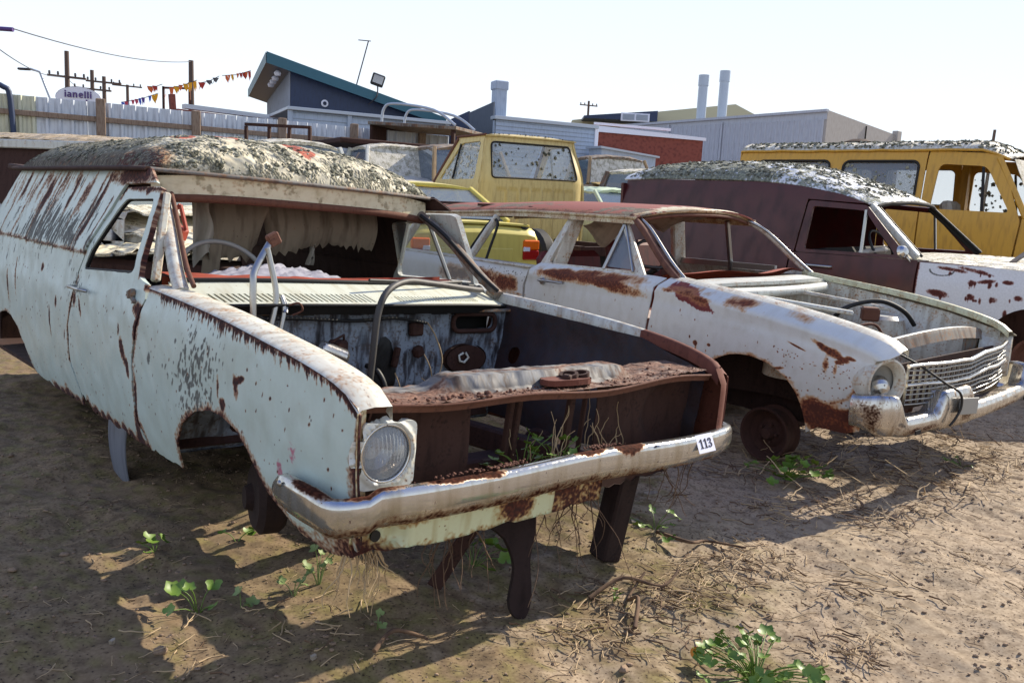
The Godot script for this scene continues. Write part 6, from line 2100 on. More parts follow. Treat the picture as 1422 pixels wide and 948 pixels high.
# =====================================================================
# pale yellow pickup cab, seen from behind (x forward, away from the camera)
# =====================================================================
func build_pickup():
	var t := thing("pickup_truck", "pale yellow pickup cab seen from behind, windows spotted with lichen", "pickup truck", pose(0.28, 0.13, -12.5, 2.19, 0.0, -0.02))
	var cx := func(y: float) -> float: return 0.02 + 0.16 * smoothstep(1.5, 2.15, y)
	var rw := round_poly(pv2([-0.78, 1.56, 0.78, 1.56, 0.71, 2.06, -0.71, 2.06]), 0.06)
	var b := MB.new()
	var back := func(p: Vector2) -> Vector3:
		var rib := 0.0
		if p.y < 1.42 and p.y > 0.6 and absf(p.x) < 0.74:
			rib = 0.025 * smoothstep(0.42, 0.36, absf(fposmod(p.x / 0.205 + 0.5, 1.0) - 0.5)) * smoothstep(1.42, 1.39, p.y)
		return Vector3(cx.call(p.y) + rib + 0.10 * pow(absf(p.x) / 0.95, 8), p.y, p.x)
	b.sheet([pv2([-0.95, 0.5, 0.95, 0.5, 0.95, 1.50, 0.80, 2.16, -0.80, 2.16, -0.95, 1.50])], [rw], back, 0.03, null, 0.02, false, -1.0)
	var bk := put(b, "cab_back", M.pale_yellow, t)
	bk.set_meta("label", "ribbed cab back with a wide rear window")
	b = MB.new()
	b.sheet([rw], [], func(p): return back.call(p) + Vector3(0.012, 0, 0), 0.3, null, 0.004, true, -1.0)
	var gl := put(b, "rear_window", M.glass_dirty, t)
	b = MB.new()
	var ring := PackedVector3Array()
	for p in rw: ring.append(back.call(p) - Vector3(0.008, 0, 0))
	ring.append(ring[0])
	b.tube(ring, 0.014, 6)
	put(b, "window_seal", M.rubber, gl)
	put(spots(75, -0.76, 0.76, 1.58, 2.04, func(p): return back.call(p) - Vector3(0.004, 0, 0), 0.008, 0.042), "lichen_spots", M.spot_lichen, gl, "stuff")
	for s in [-1.0, 1.0]:
		var sz := func(y: float) -> float: return spl(y, [0.4, 0.9, 1.4, 1.55, 2.16], [0.93, 0.98, 0.97, 0.945, 0.80])
		var sm := func(p: Vector2) -> Vector3: return Vector3(p.x, p.y, s * sz.call(p.y))
		var sw := round_poly(pv2([0.24, 1.53, 1.22, 1.52, 0.78, 2.05, 0.27, 2.07]), 0.06)
		b = MB.new()
		b.sheet([pv2([0.08, 0.5, 1.36, 0.5, 1.40, 1.45, 0.88, 2.16, 0.20, 2.16, 0.09, 1.5])], [sw], sm, 0.06, null, 0.03, true, s)
		put(b, "cab_side", M.pale_yellow, t)
		b = MB.new()
		b.sheet([sw], [], func(p): return Vector3(p.x, p.y, s * (sz.call(p.y) - 0.02)), 0.3, null, 0.004, true, s)
		var g2 := put(b, "side_window", M.glass_dirty, t)
		put(spots(150 if s < 0 else 40, 0.24, 1.2, 1.53, 2.05, func(p): return Vector3(p.x, p.y, s * (sz.call(p.y) - 0.012)), 0.008, 0.04, sw), "lichen_spots", M.spot_lichen if s > 0 else M.lichen, g2, "stuff")
		b = MB.new()
		b.bar(Vector3(0.84, 1.53, s * 0.945), Vector3(0.80, 2.04, s * 0.83), 0.025, 0.02, Vector3(1, 0, 0))
		put(b, "quarterlight_bar", M.rubber, g2)
		b = MB.new()
		b.sheet([pv2([1.40, 0.55, 2.7, 0.55, 2.7, 1.30, 1.42, 1.42])], [], sm, 0.2, null, 0.01, false, s)
		put(b, "front_wing", M.pale_yellow, t)
		b = MB.new()
		b.bar(Vector3(1.38, 1.47, s * 0.94), Vector3(0.90, 2.12, s * 0.80), 0.06, 0.06, Vector3(1, 0, 0), 0.01)
		put(b, "windscreen_pillar", M.rust, t)
		b = MB.new()
		b.lathe(pv2([0.0, -0.05, 0.19, -0.08, 0.33, -0.11, 0.37, -0.06, 0.37, 0.06, 0.33, 0.11, 0.19, 0.08, 0.0, 0.03]), 24, Transform3D(Basis(Vector3.RIGHT, PI / 2 * s), Vector3(2.0, 0.52, 0.85 * s)))
		put(b, "wheel", M.rubber, t)
	b = MB.new()
	b.sheet([pv2([0.15, -0.82, 0.98, -0.80, 0.98, 0.80, 0.15, 0.82])], [], func(p): return Vector3(p.x, 2.15 + 0.05 * (1.0 - pow(absf(p.y) / 0.82, 3)) * smoothstep(0.1, 0.35, p.x), p.y), 0.08, null, 0.015, false, -1.0)
	var rf := put(b, "roof", M.pale_yellow, t)
	b = MB.new()
	b.tube(pv3([0.16, 2.155, -0.82, 0.95, 2.145, -0.81]), 0.018, 6)
	put(b, "gutter", M.rust, rf)
	put(spots(26, 0.17, 0.3, -0.75, 0.75, func(p): return Vector3(p.x, 2.162 + 0.05 * (1.0 - pow(absf(p.y) / 0.82, 3)) * smoothstep(0.1, 0.35, p.x), p.y), 0.01, 0.03), "lichen_spots", M.spot_lichen, rf, "stuff")
	b = MB.new()
	b.sheet([pv2([1.40, -0.92, 2.75, -0.88, 2.75, 0.88, 1.40, 0.92])], [], func(p): return Vector3(p.x, 1.43 - 0.08 * (p.x - 1.4) - 0.03 * pow(p.y / 0.9, 4), p.y), 0.2, null, 0.01, false, -1.0)
	put(b, "bonnet", M.lichen_yellow, t)
	b = MB.new()
	b.sheet([pv2([-0.80, 0.0, 0.80, 0.0, 0.76, 1.0, -0.76, 1.0])], [], func(p): return Vector3(lerpf(1.38, 0.92, p.y), lerpf(1.48, 2.12, p.y), p.x), 0.2, null, 0.005, true)
	put(b, "windscreen", M.glass_dirty, t)
	b = MB.new()
	b.box(Vector3(0.42, 0.95, 0), Vector3(0.18, 0.9, 1.6), Basis(Vector3(0, 0, 1), -0.1), 0.05)
	put(b, "bench_seat", M.cloth, t)
	b = MB.new()
	b.bar(Vector3(2.6, 0.62, 0.42), Vector3(-1.6, 0.62, 0.42), 0.07, 0.14)
	b.bar(Vector3(2.6, 0.62, -0.42), Vector3(-1.6, 0.62, -0.42), 0.07, 0.14)
	b.bar(Vector3(-1.55, 0.62, -0.45), Vector3(-1.55, 0.62, 0.45), 0.07, 0.12)
	b.bar(Vector3(2.0, 0.52, -0.8), Vector3(2.0, 0.52, 0.8), 0.1, 0.1)
	b.bar(Vector3(2.55, 0.62, -0.45), Vector3(2.55, 0.62, 0.45), 0.07, 0.12)
	put(b, "chassis", M.rust_dark, t)
	b = MB.new()
	for s in [-1.0, 1.0]:
		b = MB.new()
		b.lathe(pv2([0.0, -0.05, 0.19, -0.08, 0.33, -0.11, 0.37, -0.06, 0.37, 0.06, 0.33, 0.11, 0.19, 0.08, 0.0, 0.03]), 24, Transform3D(Basis(Vector3.RIGHT, PI / 2 * s), Vector3(-1.0, 0.52, 0.75 * s)))
		put(b, "wheel", M.rubber, t)

# =====================================================================
# lemon yellow sedan, seen from behind
# =====================================================================
func body_loft(st: Array, rear_cap := true) -> MB:
	# stations: [x, bottom y, top y, half width]
	var b := MB.new()
	var rows := []
	for q in st:
		var r := PackedVector3Array()
		for p in [[-0.88, 0.0], [-0.98, 0.18], [-1.0, 0.55], [-0.985, 0.86], [-0.93, 0.97], [-0.80, 1.0], [-0.4, 1.025], [0.0, 1.035], [0.4, 1.025], [0.80, 1.0], [0.93, 0.97], [0.985, 0.86], [1.0, 0.55], [0.98, 0.18], [0.88, 0.0]]:
			r.append(Vector3(q[0], lerpf(q[1], q[2], p[1]), q[3] * p[0]))
		rows.append(r)
	b.grid(rows, true)
	for e in [0, st.size() - 1]:
		var r: PackedVector3Array = rows[e]
		var ctr := Vector3(st[e][0], (st[e][1] + st[e][2]) * 0.5, 0)
		for k in r.size(): b.flat(ctr, r[k], r[(k + 1) % r.size()], Vector3(-1 if e == 0 else 1, 0, 0) * signf(st[-1][0] - st[0][0]))
	return b

func pane(a: Vector3, b2: Vector3, c: Vector3, d: Vector3, th := 0.006) -> MB:
	var b := MB.new()
	var n := (c - a).cross(d - b2).normalized() * th
	b.quad(a, b2, c, d, n)
	b.quad(a - n, b2 - n, c - n, d - n, -n)
	for e in [[a, b2], [b2, c], [c, d], [d, a]]: b.quad(e[0], e[1], e[1] - n, e[0] - n)
	return b

func build_sedan():
	var t := thing("sedan", "lemon yellow sedan seen from behind between van and wagon", "car", pose(-0.40, 0.18, -8.62, 2.16))
	var b := body_loft([[0.0, 0.30, 0.80, 0.76], [0.03, 0.26, 0.86, 0.77], [0.10, 0.24, 0.89, 0.78], [0.55, 0.24, 0.915, 0.80], [1.2, 0.22, 0.90, 0.81], [2.4, 0.22, 0.89, 0.80], [3.2, 0.24, 0.84, 0.77], [3.6, 0.30, 0.76, 0.72]])
	put(b, "body", M.lemon, t)
	b = MB.new()
	b.sheet([round_rect(-0.68, 0.0, 0.68, 0.52, 0.06)], [], func(p): return Vector3(0.03 + p.y, 0.925 + 0.012 * sin(p.y * 5.0) - 0.02 * pow(p.x / 0.7, 2), p.x), 0.08, null, 0.02, false, 1.0)
	var bl := put(b, "boot_lid", M.lemon, t)
	b = MB.new()
	b.lathe(pv2([0.0, 0.0, 0.03, 0.0, 0.03, 0.01, 0.0, 0.012]), 14, Transform3D(Basis(Vector3(0, 0, 1), 1.2).scaled(Vector3(1, 1, 1.7)), Vector3(0.045, 0.885, 0.60)))
	put(b, "filler_grommet", M.dark, bl)
	b = MB.new()
	b.box(Vector3(-0.006, 0.58, 0.0), Vector3(0.02, 0.16, 0.86), Basis(), 0.008)
	put(b, "number_plate_panel", M.lemon, t)
	for s in [1.0, -1.0]:
		b = MB.new()
		b.box(Vector3(0.0, 0.70, 0.66 * s), Vector3(0.05, 0.105, 0.20), Basis(), 0.012)
		var l := put(b, "tail_lamp", M.lamp_amber, t)
		b = MB.new()
		b.box(Vector3(0.0, 0.595, 0.66 * s), Vector3(0.05, 0.105, 0.20), Basis(), 0.012)
		put(b, "red_lens", M.lamp_red, l)
		b = MB.new()
		b.box(Vector3(-0.014, 0.655, 0.60 * s), Vector3(0.028, 0.05, 0.08), Basis(), 0.006)
		put(b, "clear_lens", M.sign_white, l)
	b = MB.new()
	b.box(Vector3(-0.05, 0.42, 0), Vector3(0.08, 0.10, 1.55), Basis(), 0.02)
	put(b, "rear_bumper", M.chrome, t)
	# glasshouse
	b = MB.new()
	b.sheet([round_rect(1.10, -0.56, 2.15, 0.56, 0.06)], [], func(p): return Vector3(p.x, 1.29 + 0.04 * (1.0 - pow(absf(p.y) / 0.58, 2.5)) - 0.03 * pow(absf(p.x - 1.6) / 0.55, 3), p.y), 0.08, null, 0.03, false, -1.0)
	put(b, "roof", M.lemon, t)
	for s in [1.0, -1.0]:
		for q in [[0.52, 0.92, 0.70, 1.13, 1.275, 0.54, 0.06], [1.55, 0.90, 0.76, 1.55, 1.30, 0.56, 0.05], [2.65, 0.90, 0.70, 2.12, 1.275, 0.54, 0.05]]:
			b = MB.new()
			b.bar(Vector3(q[0], q[1], q[2] * s), Vector3(q[3], q[4], q[5] * s), q[6], 0.05, Vector3(0, 0, 1), 0.008)
			put(b, "roof_pillar", M.lemon, t)
	put(pane(Vector3(0.56, 0.93, -0.66), Vector3(0.56, 0.93, 0.66), Vector3(1.12, 1.27, 0.52), Vector3(1.12, 1.27, -0.52)), "rear_window", M.glass_tint, t)
	put(pane(Vector3(2.62, 0.92, -0.66), Vector3(2.62, 0.92, 0.66), Vector3(2.14, 1.27, 0.52), Vector3(2.14, 1.27, -0.52)), "windscreen", M.glass_dirty, t)
	for s in [1.0, -1.0]:
		put(pane(Vector3(0.62, 0.92, 0.715 * s), Vector3(2.6, 0.92, 0.715 * s), Vector3(2.10, 1.27, 0.55 * s), Vector3(1.15, 1.27, 0.55 * s)), "side_glass", M.glass, t)
		for x in [0.75, 3.0]:
			b = MB.new()
			b.lathe(pv2([0.0, -0.04, 0.16, -0.06, 0.27, -0.08, 0.29, -0.05, 0.29, 0.05, 0.27, 0.08, 0.16, 0.06, 0.0, 0.02]), 24, Transform3D(Basis(Vector3.RIGHT, PI / 2 * s), Vector3(x, 0.22, 0.74 * s)))
			put(b, "wheel", M.rubber, t)
	b = MB.new()
	b.box(Vector3(0.70, 0.94, 0.0), Vector3(0.4, 0.01, 1.2))
	put(b, "parcel_shelf", M.dark, t)

# =====================================================================
# wrecks farther back
# =====================================================================
# a generic old truck or car body: d = lengths and heights
func wreck(called: String, label: String, cat: String, xf: Transform3D, d: Dictionary, body: Material, roofm: Material, screen: Material, bonnet: Material, group := "") -> Node3D:
	var t := thing(called, label, cat, xf, group)
	var L: float = d.len
	var w: float = d.wid
	var belt: float = d.belt
	var rf: float = d.roof
	var xb: float = d.xb   # windscreen foot
	var xt: float = d.xt   # windscreen head
	var xr: float = d.xr   # back of the roof
	var hy: float = d.get("hood", belt)
	var b := body_loft([[L * -1.0 + d.nose, 0.35, belt - 0.06, w * 0.93], [L * -1.0 + d.nose + 0.1, 0.30, belt, w * 0.98], [xb - 0.2, 0.28, belt, w], [xb + 0.1, 0.30, belt, w], [d.nose * 0.6, 0.32, hy - 0.02, w * 0.97], [d.nose, 0.40, hy - 0.14, w * 0.88]])
	put(b, "body", body, t)
	b = MB.new()
	b.sheet([round_rect(xb - 0.02, -w * 0.84, d.nose - 0.02, w * 0.84, 0.08)], [], func(p): return Vector3(p.x, lerpf(belt, hy - 0.03, clampf((p.x - xb) / (d.nose - xb), 0, 1)) + 0.06 - 0.03 * pow(p.y / w, 2) + absf(nz.get_noise_2d(p.x * 18.0, p.y * 18.0)) * 0.02, p.y), 0.08, null, 0.02, false, -1.0)
	put(b, "bonnet", bonnet, t)
	b = MB.new()
	b.sheet([round_rect(xr, -w * 0.76, xt + 0.04, w * 0.76, 0.1)], [], func(p): return Vector3(p.x, rf - 0.09 * pow(absf(p.y) / (w * 0.76), 3.0) - 0.04 * pow(absf(p.x - (xr + xt) / 2) / ((xt - xr) / 2), 4) + absf(nz.get_noise_2d(p.x * 20.0, p.y * 20.0)) * 0.03, p.y), 0.07, null, 0.05, false, -1.0)
	put(b, "roof", roofm, t)
	for s in [1.0, -1.0]:
		b = MB.new()
		b.bar(Vector3(xb, belt, w * 0.90 * s), Vector3(xt, rf - 0.08, w * 0.74 * s), 0.06, 0.06, Vector3(0, 0, 1), 0.01)
		put(b, "front_pillar", body, t)
		b = MB.new()
		b.bar(Vector3(xr - 0.05, belt, w * 0.90 * s), Vector3(xr + 0.05, rf - 0.08, w * 0.74 * s), 0.12, 0.06, Vector3(0, 0, 1), 0.01)
		put(b, "rear_pillar", body, t)
		put(pane(Vector3(xr + 0.06, belt, w * 0.88 * s), Vector3(xb - 0.06, belt, w * 0.88 * s), Vector3(xt - 0.06, rf - 0.1, w * 0.73 * s), Vector3(xr + 0.08, rf - 0.1, w * 0.73 * s)), "side_glass", M.glass_tint, t)
		for x in [d.nose - 0.75, d.nose - L + 0.85]:
			b = MB.new()
			b.lathe(pv2([0.0, -0.04, 0.17, -0.06, 0.30, -0.09, 0.33, -0.05, 0.33, 0.05, 0.30, 0.09, 0.17, 0.06, 0.0, 0.02]), 20, Transform3D(Basis(Vector3.RIGHT, PI / 2 * s), Vector3(x, 0.33, w * 0.90 * s)))
			put(b, "wheel", M.rubber, t)
		b = MB.new()
		b.lathe(pv2([0.0, 0.035, 0.05, 0.025, 0.085, 0.0, 0.10, 0.0, 0.10, -0.02]), 20, Transform3D(Basis(Vector3(0, 0, 1), -PI / 2), Vector3(d.nose + 0.005, hy - 0.30, w * 0.66 * s)))
		put(b, "headlamp", M.lamp_silver, t)
	put(pane(Vector3(xb, belt + 0.02, -w * 0.84), Vector3(xb, belt + 0.02, w * 0.84), Vector3(xt, rf - 0.10, w * 0.70), Vector3(xt, rf - 0.10, -w * 0.70), 0.01), "windscreen", screen, t)
	put(pane(Vector3(xr - 0.04, belt + 0.02, -w * 0.84), Vector3(xr - 0.04, belt + 0.02, w * 0.84), Vector3(xr + 0.05, rf - 0.12, w * 0.70), Vector3(xr + 0.05, rf - 0.12, -w * 0.70), 0.01), "rear_window", M.glass_tint, t)
	return t

func build_far_vehicles():
	# lichen-roofed van at the left edge
	var v := wreck("panel_van", "lichen roofed van with pale gutter at the left edge behind the white panel van", "van", pose(-5.0, 0.07, -9.6, -0.30), {"len": 4.9, "wid": 0.86, "belt": 0.98, "roof": 1.74, "xb": 1.3, "xt": 1.15, "xr": -2.8, "nose": 1.6, "hood": 0.92}, M.white_rusty, tint(M.lichen, Color(0.9, 0.82, 0.72)), M.glass_dirty, M.lichen)
	for ch in v.get_children():
		if ch.name.begins_with("side_glass"): ch.material_override = M.rust_dark
	var b := MB.new()
	b.bar(Vector3(-2.8, 1.60, 0.68), Vector3(1.1, 1.60, 0.68), 0.03, 0.09, UP, 0.01)
	put(b, "gutter", M.white, v)
	# heap of lichen-covered panels with a red hinge, seen through the white van's cab
	b = MB.new()
	var hp := thing("panel_heap", "heap of lichen crusted car panels seen through the white van's cab", "scrap", pose(-3.2, 0.1, -8.15, -0.3))
	for q in [[0.0, 0.55, 0.0, 0.10, 0.9], [-0.55, 0.62, -0.45, -0.18, 0.75], [0.5, 0.50, -0.5, 0.16, 0.7]]:
		var pb := MB.new()
		pb.sheet([round_rect(-q[4], -q[4] * 0.6, q[4], q[4] * 0.6, 0.15)], [], func(p): return Vector3(q[0] + p.x, q[1] + q[3] * p.x + 0.12 * cos(p.y * 2.2) + absf(nz.get_noise_2d(p.x * 9.0 + q[0] * 20.0, p.y * 9.0)) * 0.08, q[2] + p.y), 0.06, null, 0.02, false, -1.0)
		put(pb, "loose_panel", M.lichen_light if q[0] == 0.0 else M.lichen, hp)
	b = MB.new()
	b.box(Vector3(0, 0.25, 0), Vector3(1.6, 0.5, 0.9), Basis(), 0.05)
	put(b, "heap_base", M.rust_dark, hp)
	b = MB.new()
	var hq := Vector3(0.22, -0.20, 0.40)
	b.bar(hq + Vector3(0.0, 0.92, 0), hq + Vector3(0.05, 1.04, 0), 0.10, 0.12, Vector3(0, 0, 1), 0.02)
	b.bar(hq + Vector3(0.05, 1.0, 0), hq + Vector3(-0.06, 1.17, 0.0), 0.03, 0.025, Vector3(0, 0, 1))
	b.bar(hq + Vector3(-0.06, 1.17, 0), hq + Vector3(0.03, 1.24, 0.0), 0.03, 0.025, Vector3(0, 0, 1))
	b.bar(hq + Vector3(0.03, 1.24, 0), hq + Vector3(0.09, 1.02, 0.0), 0.03, 0.025, Vector3(0, 0, 1))
	var red := plain(Color(0.58, 0.20, 0.12), 0.7)
	put(b, "bonnet_hinge", red, hp)
	# white truck with lichen windscreen by the fence
	var tr := wreck("truck", "small white truck with lichen covered windscreen in front of the fence", "truck", pose(-2.15, 0.30, -15.3, -1.05), {"len": 4.6, "wid": 0.88, "belt": 1.35, "roof": 1.98, "xb": 0.45, "xt": 0.05, "xr": -0.9, "nose": 1.7, "hood": 1.2}, M.white, M.lichen, M.lichen, M.white_rusty)
	b = MB.new()
	b.box(Vector3(-1.5, 2.02, 0.0), Vector3(1.6, 0.10, 1.8), Basis(), 0.02)
	put(b, "ladder_rack", M.rust_dark, tr)
	for s in [1.0, -1.0]:
		b = MB.new()
		b.bar(Vector3(-2.2, 1.3, 0.8 * s), Vector3(-2.2, 1.98, 0.8 * s), 0.06, 0.06, Vector3(1, 0, 0))
		put(b, "rack_post", M.rust_dark, tr)
	# olive truck with raised tray behind it
	wreck("truck", "brown truck with lichen bonnet under a raised rusty tray", "truck", pose(-0.95, 0.30, -15.2, -1.0), {"len": 4.8, "wid": 0.9, "belt": 1.28, "roof": 2.02, "xb": 0.3, "xt": 0.0, "xr": -1.0, "nose": 1.9, "hood": 1.25}, M.brown_truck, M.rust_worn, M.glass_tint, M.lichen_yellow)
	var tray := thing("truck_tray", "rusty raised tray roof with a bent pale tube frame on top", "tray", pose(-1.95, 0.45, -18.2, -0.35))
	b = MB.new()
	b.box(Vector3(0, 2.35, 0), Vector3(2.0, 0.07, 1.8), Basis(Vector3(0, 0, 1), -0.04), 0.01)
	put(b, "tray_roof", M.rust_worn, tray)
	b = MB.new()
	b.box(Vector3(-0.95, 1.2, 0), Vector3(0.06, 2.3, 1.7), Basis(), 0.01)
	put(b, "headboard", M.rust_dark, tray)
	for s in [1.0, -1.0]:
		b = MB.new()
		b.bar(Vector3(0.9, 0, 0.8 * s), Vector3(0.9, 2.32, 0.8 * s), 0.07, 0.07, Vector3(1, 0, 0))
		put(b, "tray_post", M.rust_dark, tray)
		b = MB.new()
		b.tube(smooth_path(pv3([-0.9, 2.4, 0.5 * s, -0.85, 2.72, 0.5 * s, -0.6, 2.82, 0.5 * s, 0.3, 2.70, 0.5 * s, 0.8, 2.40, 0.5 * s]), 5), 0.028, 8)
		put(b, "tube_frame", M.tin, tray)
	# truck right of the yellow pickup
	wreck("truck", "rusty yellow truck with lichen bonnet right of the pale yellow cab", "truck", pose(2.15, 0.5, -19.3, -1.25), {"len": 4.8, "wid": 0.9, "belt": 1.36, "roof": 2.04, "xb": 0.35, "xt": 0.05, "xr": -1.0, "nose": 1.8, "hood": 1.22}, M.brown_truck, M.rust_worn, M.lichen, M.lichen_yellow)
	wreck("sedan", "mint green sedan roof between pickup and maroon van", "car", pose(1.80, 0.35, -15.4, -1.0), {"len": 4.2, "wid": 0.80, "belt": 0.93, "roof": 1.36, "xb": 0.55, "xt": 0.05, "xr": -1.3, "nose": 1.7, "hood": 0.9}, M.mint, M.mint, M.glass_tint, M.mint)
	wreck("truck", "dark truck roof low behind the maroon van", "truck", pose(3.05, 0.3, -17.0, -0.8), {"len": 4.4, "wid": 0.88, "belt": 1.30, "roof": 1.86, "xb": 0.35, "xt": 0.05, "xr": -1.2, "nose": 1.7, "hood": 1.2}, M.rust_worn, M.lichen, M.glass_tint, M.rust)
	var lid := wreck("sedan", "white car with its rusty bonnet propped open near the brick wall", "car", pose(5.0, 0.30, -17.6, -0.75), {"len": 4.4, "wid": 0.86, "belt": 1.25, "roof": 1.85, "xb": 0.1, "xt": -0.35, "xr": -1.4, "nose": 1.5, "hood": 1.25}, M.white, M.white, M.glass_tint, M.rust)
	b = MB.new()
	b.sheet([pv2([0, -0.75, 1.1, -0.70, 1.1, 0.70, 0, 0.75])], [], func(p): return Vector3(0.15 + p.x * 0.75, 1.35 + p.x * 0.72, p.y), 0.2, null, 0.03, true)
	put(b, "propped_bonnet", M.rust_worn, lid)
	# white cab roof showing over the van's roof, and the dark rack beside it
	wreck("truck", "white cab with rusty roof rim in front of the timber posts", "truck", pose(-3.65, 0.08, -14.2, -0.9), {"len": 4.4, "wid": 0.86, "belt": 1.45, "roof": 2.12, "xb": 0.35, "xt": 0.1, "xr": -1.0, "nose": 1.6, "hood": 1.3}, M.white, M.lichen, M.glass_dirty, M.white)
	var rk := thing("rack_frame", "dark steel rack frame standing before the fence above the van roof", "rack", pose(-4.25, 0.12, -14.9, -0.2))
	b = MB.new()
	b.bar(Vector3(-0.62, 2.35, 0), Vector3(0.62, 2.33, 0), 0.05, 0.05)
	put(b, "top_rail", M.rust_dark, rk)
	for x in [-0.60, -0.16, 0.22, 0.60]:
		b = MB.new()
		b.bar(Vector3(x, -0.1, 0), Vector3(x, 2.32, 0), 0.05, 0.05, Vector3(1, 0, 0))
		put(b, "rack_post", M.rust_dark, rk)

# crumbly lichen standing proud of a roof: small flattened lumps in patches
func crust(parent: Node3D, map: Callable, x0: float, x1: float, n: int, lo: float, hi: float, keep: float):
	var lists := [[], [], [], []]
	for k in n:
		var p := Vector2(rng.randf_range(x0, x1), rng.randf_range(-0.97, 0.97))
		var m := nz.get_noise_2d(p.x * 6.0 + 31.0, p.y * 4.5) + 0.5 * nz.get_noise_2d(p.x * 17.0, p.y * 13.0)
		if m < keep: continue
		var o: Vector3 = map.call(p)
		var du: Vector3 = map.call(p + Vector2(0.01, 0)) - o
		var dv: Vector3 = map.call(p + Vector2(0, 0.01)) - o
		var nn := dv.cross(du).normalized()
		if nn.y < 0: nn = -nn
		var x := nn.cross(Vector3(0.3, 0.2, 0.9)).normalized()
		var s := lo + (hi - lo) * pow(rng.randf(), 2.5)
		var bs := Basis(x, nn, x.cross(nn)) * Basis(UP, rng.randf() * TAU)
		lists[k % 4].append(Transform3D(bs.scaled_local(Vector3(s * rng.randf_range(0.8, 1.8), s * 0.42, s)), o + nn * s * 0.08))
	for q in 4:
		var mm := MultiMesh.new()
		mm.transform_format = MultiMesh.TRANSFORM_3D
		mm.mesh = clod_mesh(700 + q % 2)
		mm.instance_count = lists[q].size()
		for i in lists[q].size(): mm.set_instance_transform(i, lists[q][i])
		var o := MultiMeshInstance3D.new()
		o.multimesh = mm
		o.material_override = [M.spot_lichen, M.spot_grey, M.spot_lichen, M.spot_pale][q]
		o.name = "lichen_crust"
		parent.add_child(o, true)
		o.set_meta("kind", "stuff")

# =====================================================================
# fence, buildings, poles
# =====================================================================
func ribbed(w: float, h: float, period: float, depth: float) -> MB:
	# corrugated sheet in local xy, ribs along y, facing +z
	var b := MB.new()
	var n := int(w / period)
	var lo := PackedVector3Array()
	var hi := PackedVector3Array()
	for k in n:
		for q in [[0.0, 0.0], [0.55, 0.0], [0.68, 1.0], [0.88, 1.0]]:
			lo.append(Vector3((k + q[0]) * period, 0, q[1] * depth))
			hi.append(Vector3((k + q[0]) * period, h, q[1] * depth))
	lo.append(Vector3(n * period, 0, 0))
	hi.append(Vector3(n * period, h, 0))
	for k in lo.size() - 1: b.quad(lo[k], lo[k + 1], hi[k + 1], hi[k], Vector3(0, 0, 1))
	return b

func boards(w: float, h0: float, h1: float, pitch: float, slope := 0.0) -> MB:
	# lapped horizontal boards in local xy facing +z; height h1 at x=0 .. h1+slope at x=w
	var b := MB.new()
	var y := h0
	while y < h1 + maxf(slope, 0.0):
		var y2 := minf(y + pitch, h1 + maxf(slope, 0.0))
		b.quad(Vector3(0, y, 0.03), Vector3(w, y, 0.03), Vector3(w, y2, 0.0), Vector3(0, y2, 0.0), Vector3(0, 0, 1))
		b.quad(Vector3(0, y, 0.03), Vector3(w, y, 0.03), Vector3(w, y, 0.0), Vector3(0, y, 0.0), Vector3(0, -1, 0))
		y += pitch
	return b

func along(a: Vector3, b: Vector3) -> Transform3D:
	# x axis from a to b, y up, z towards the viewer's side
	var x := (b - a)
	x.y = 0
	x = x.normalized()
	return Transform3D(Basis(x, UP, x.cross(UP)), a)

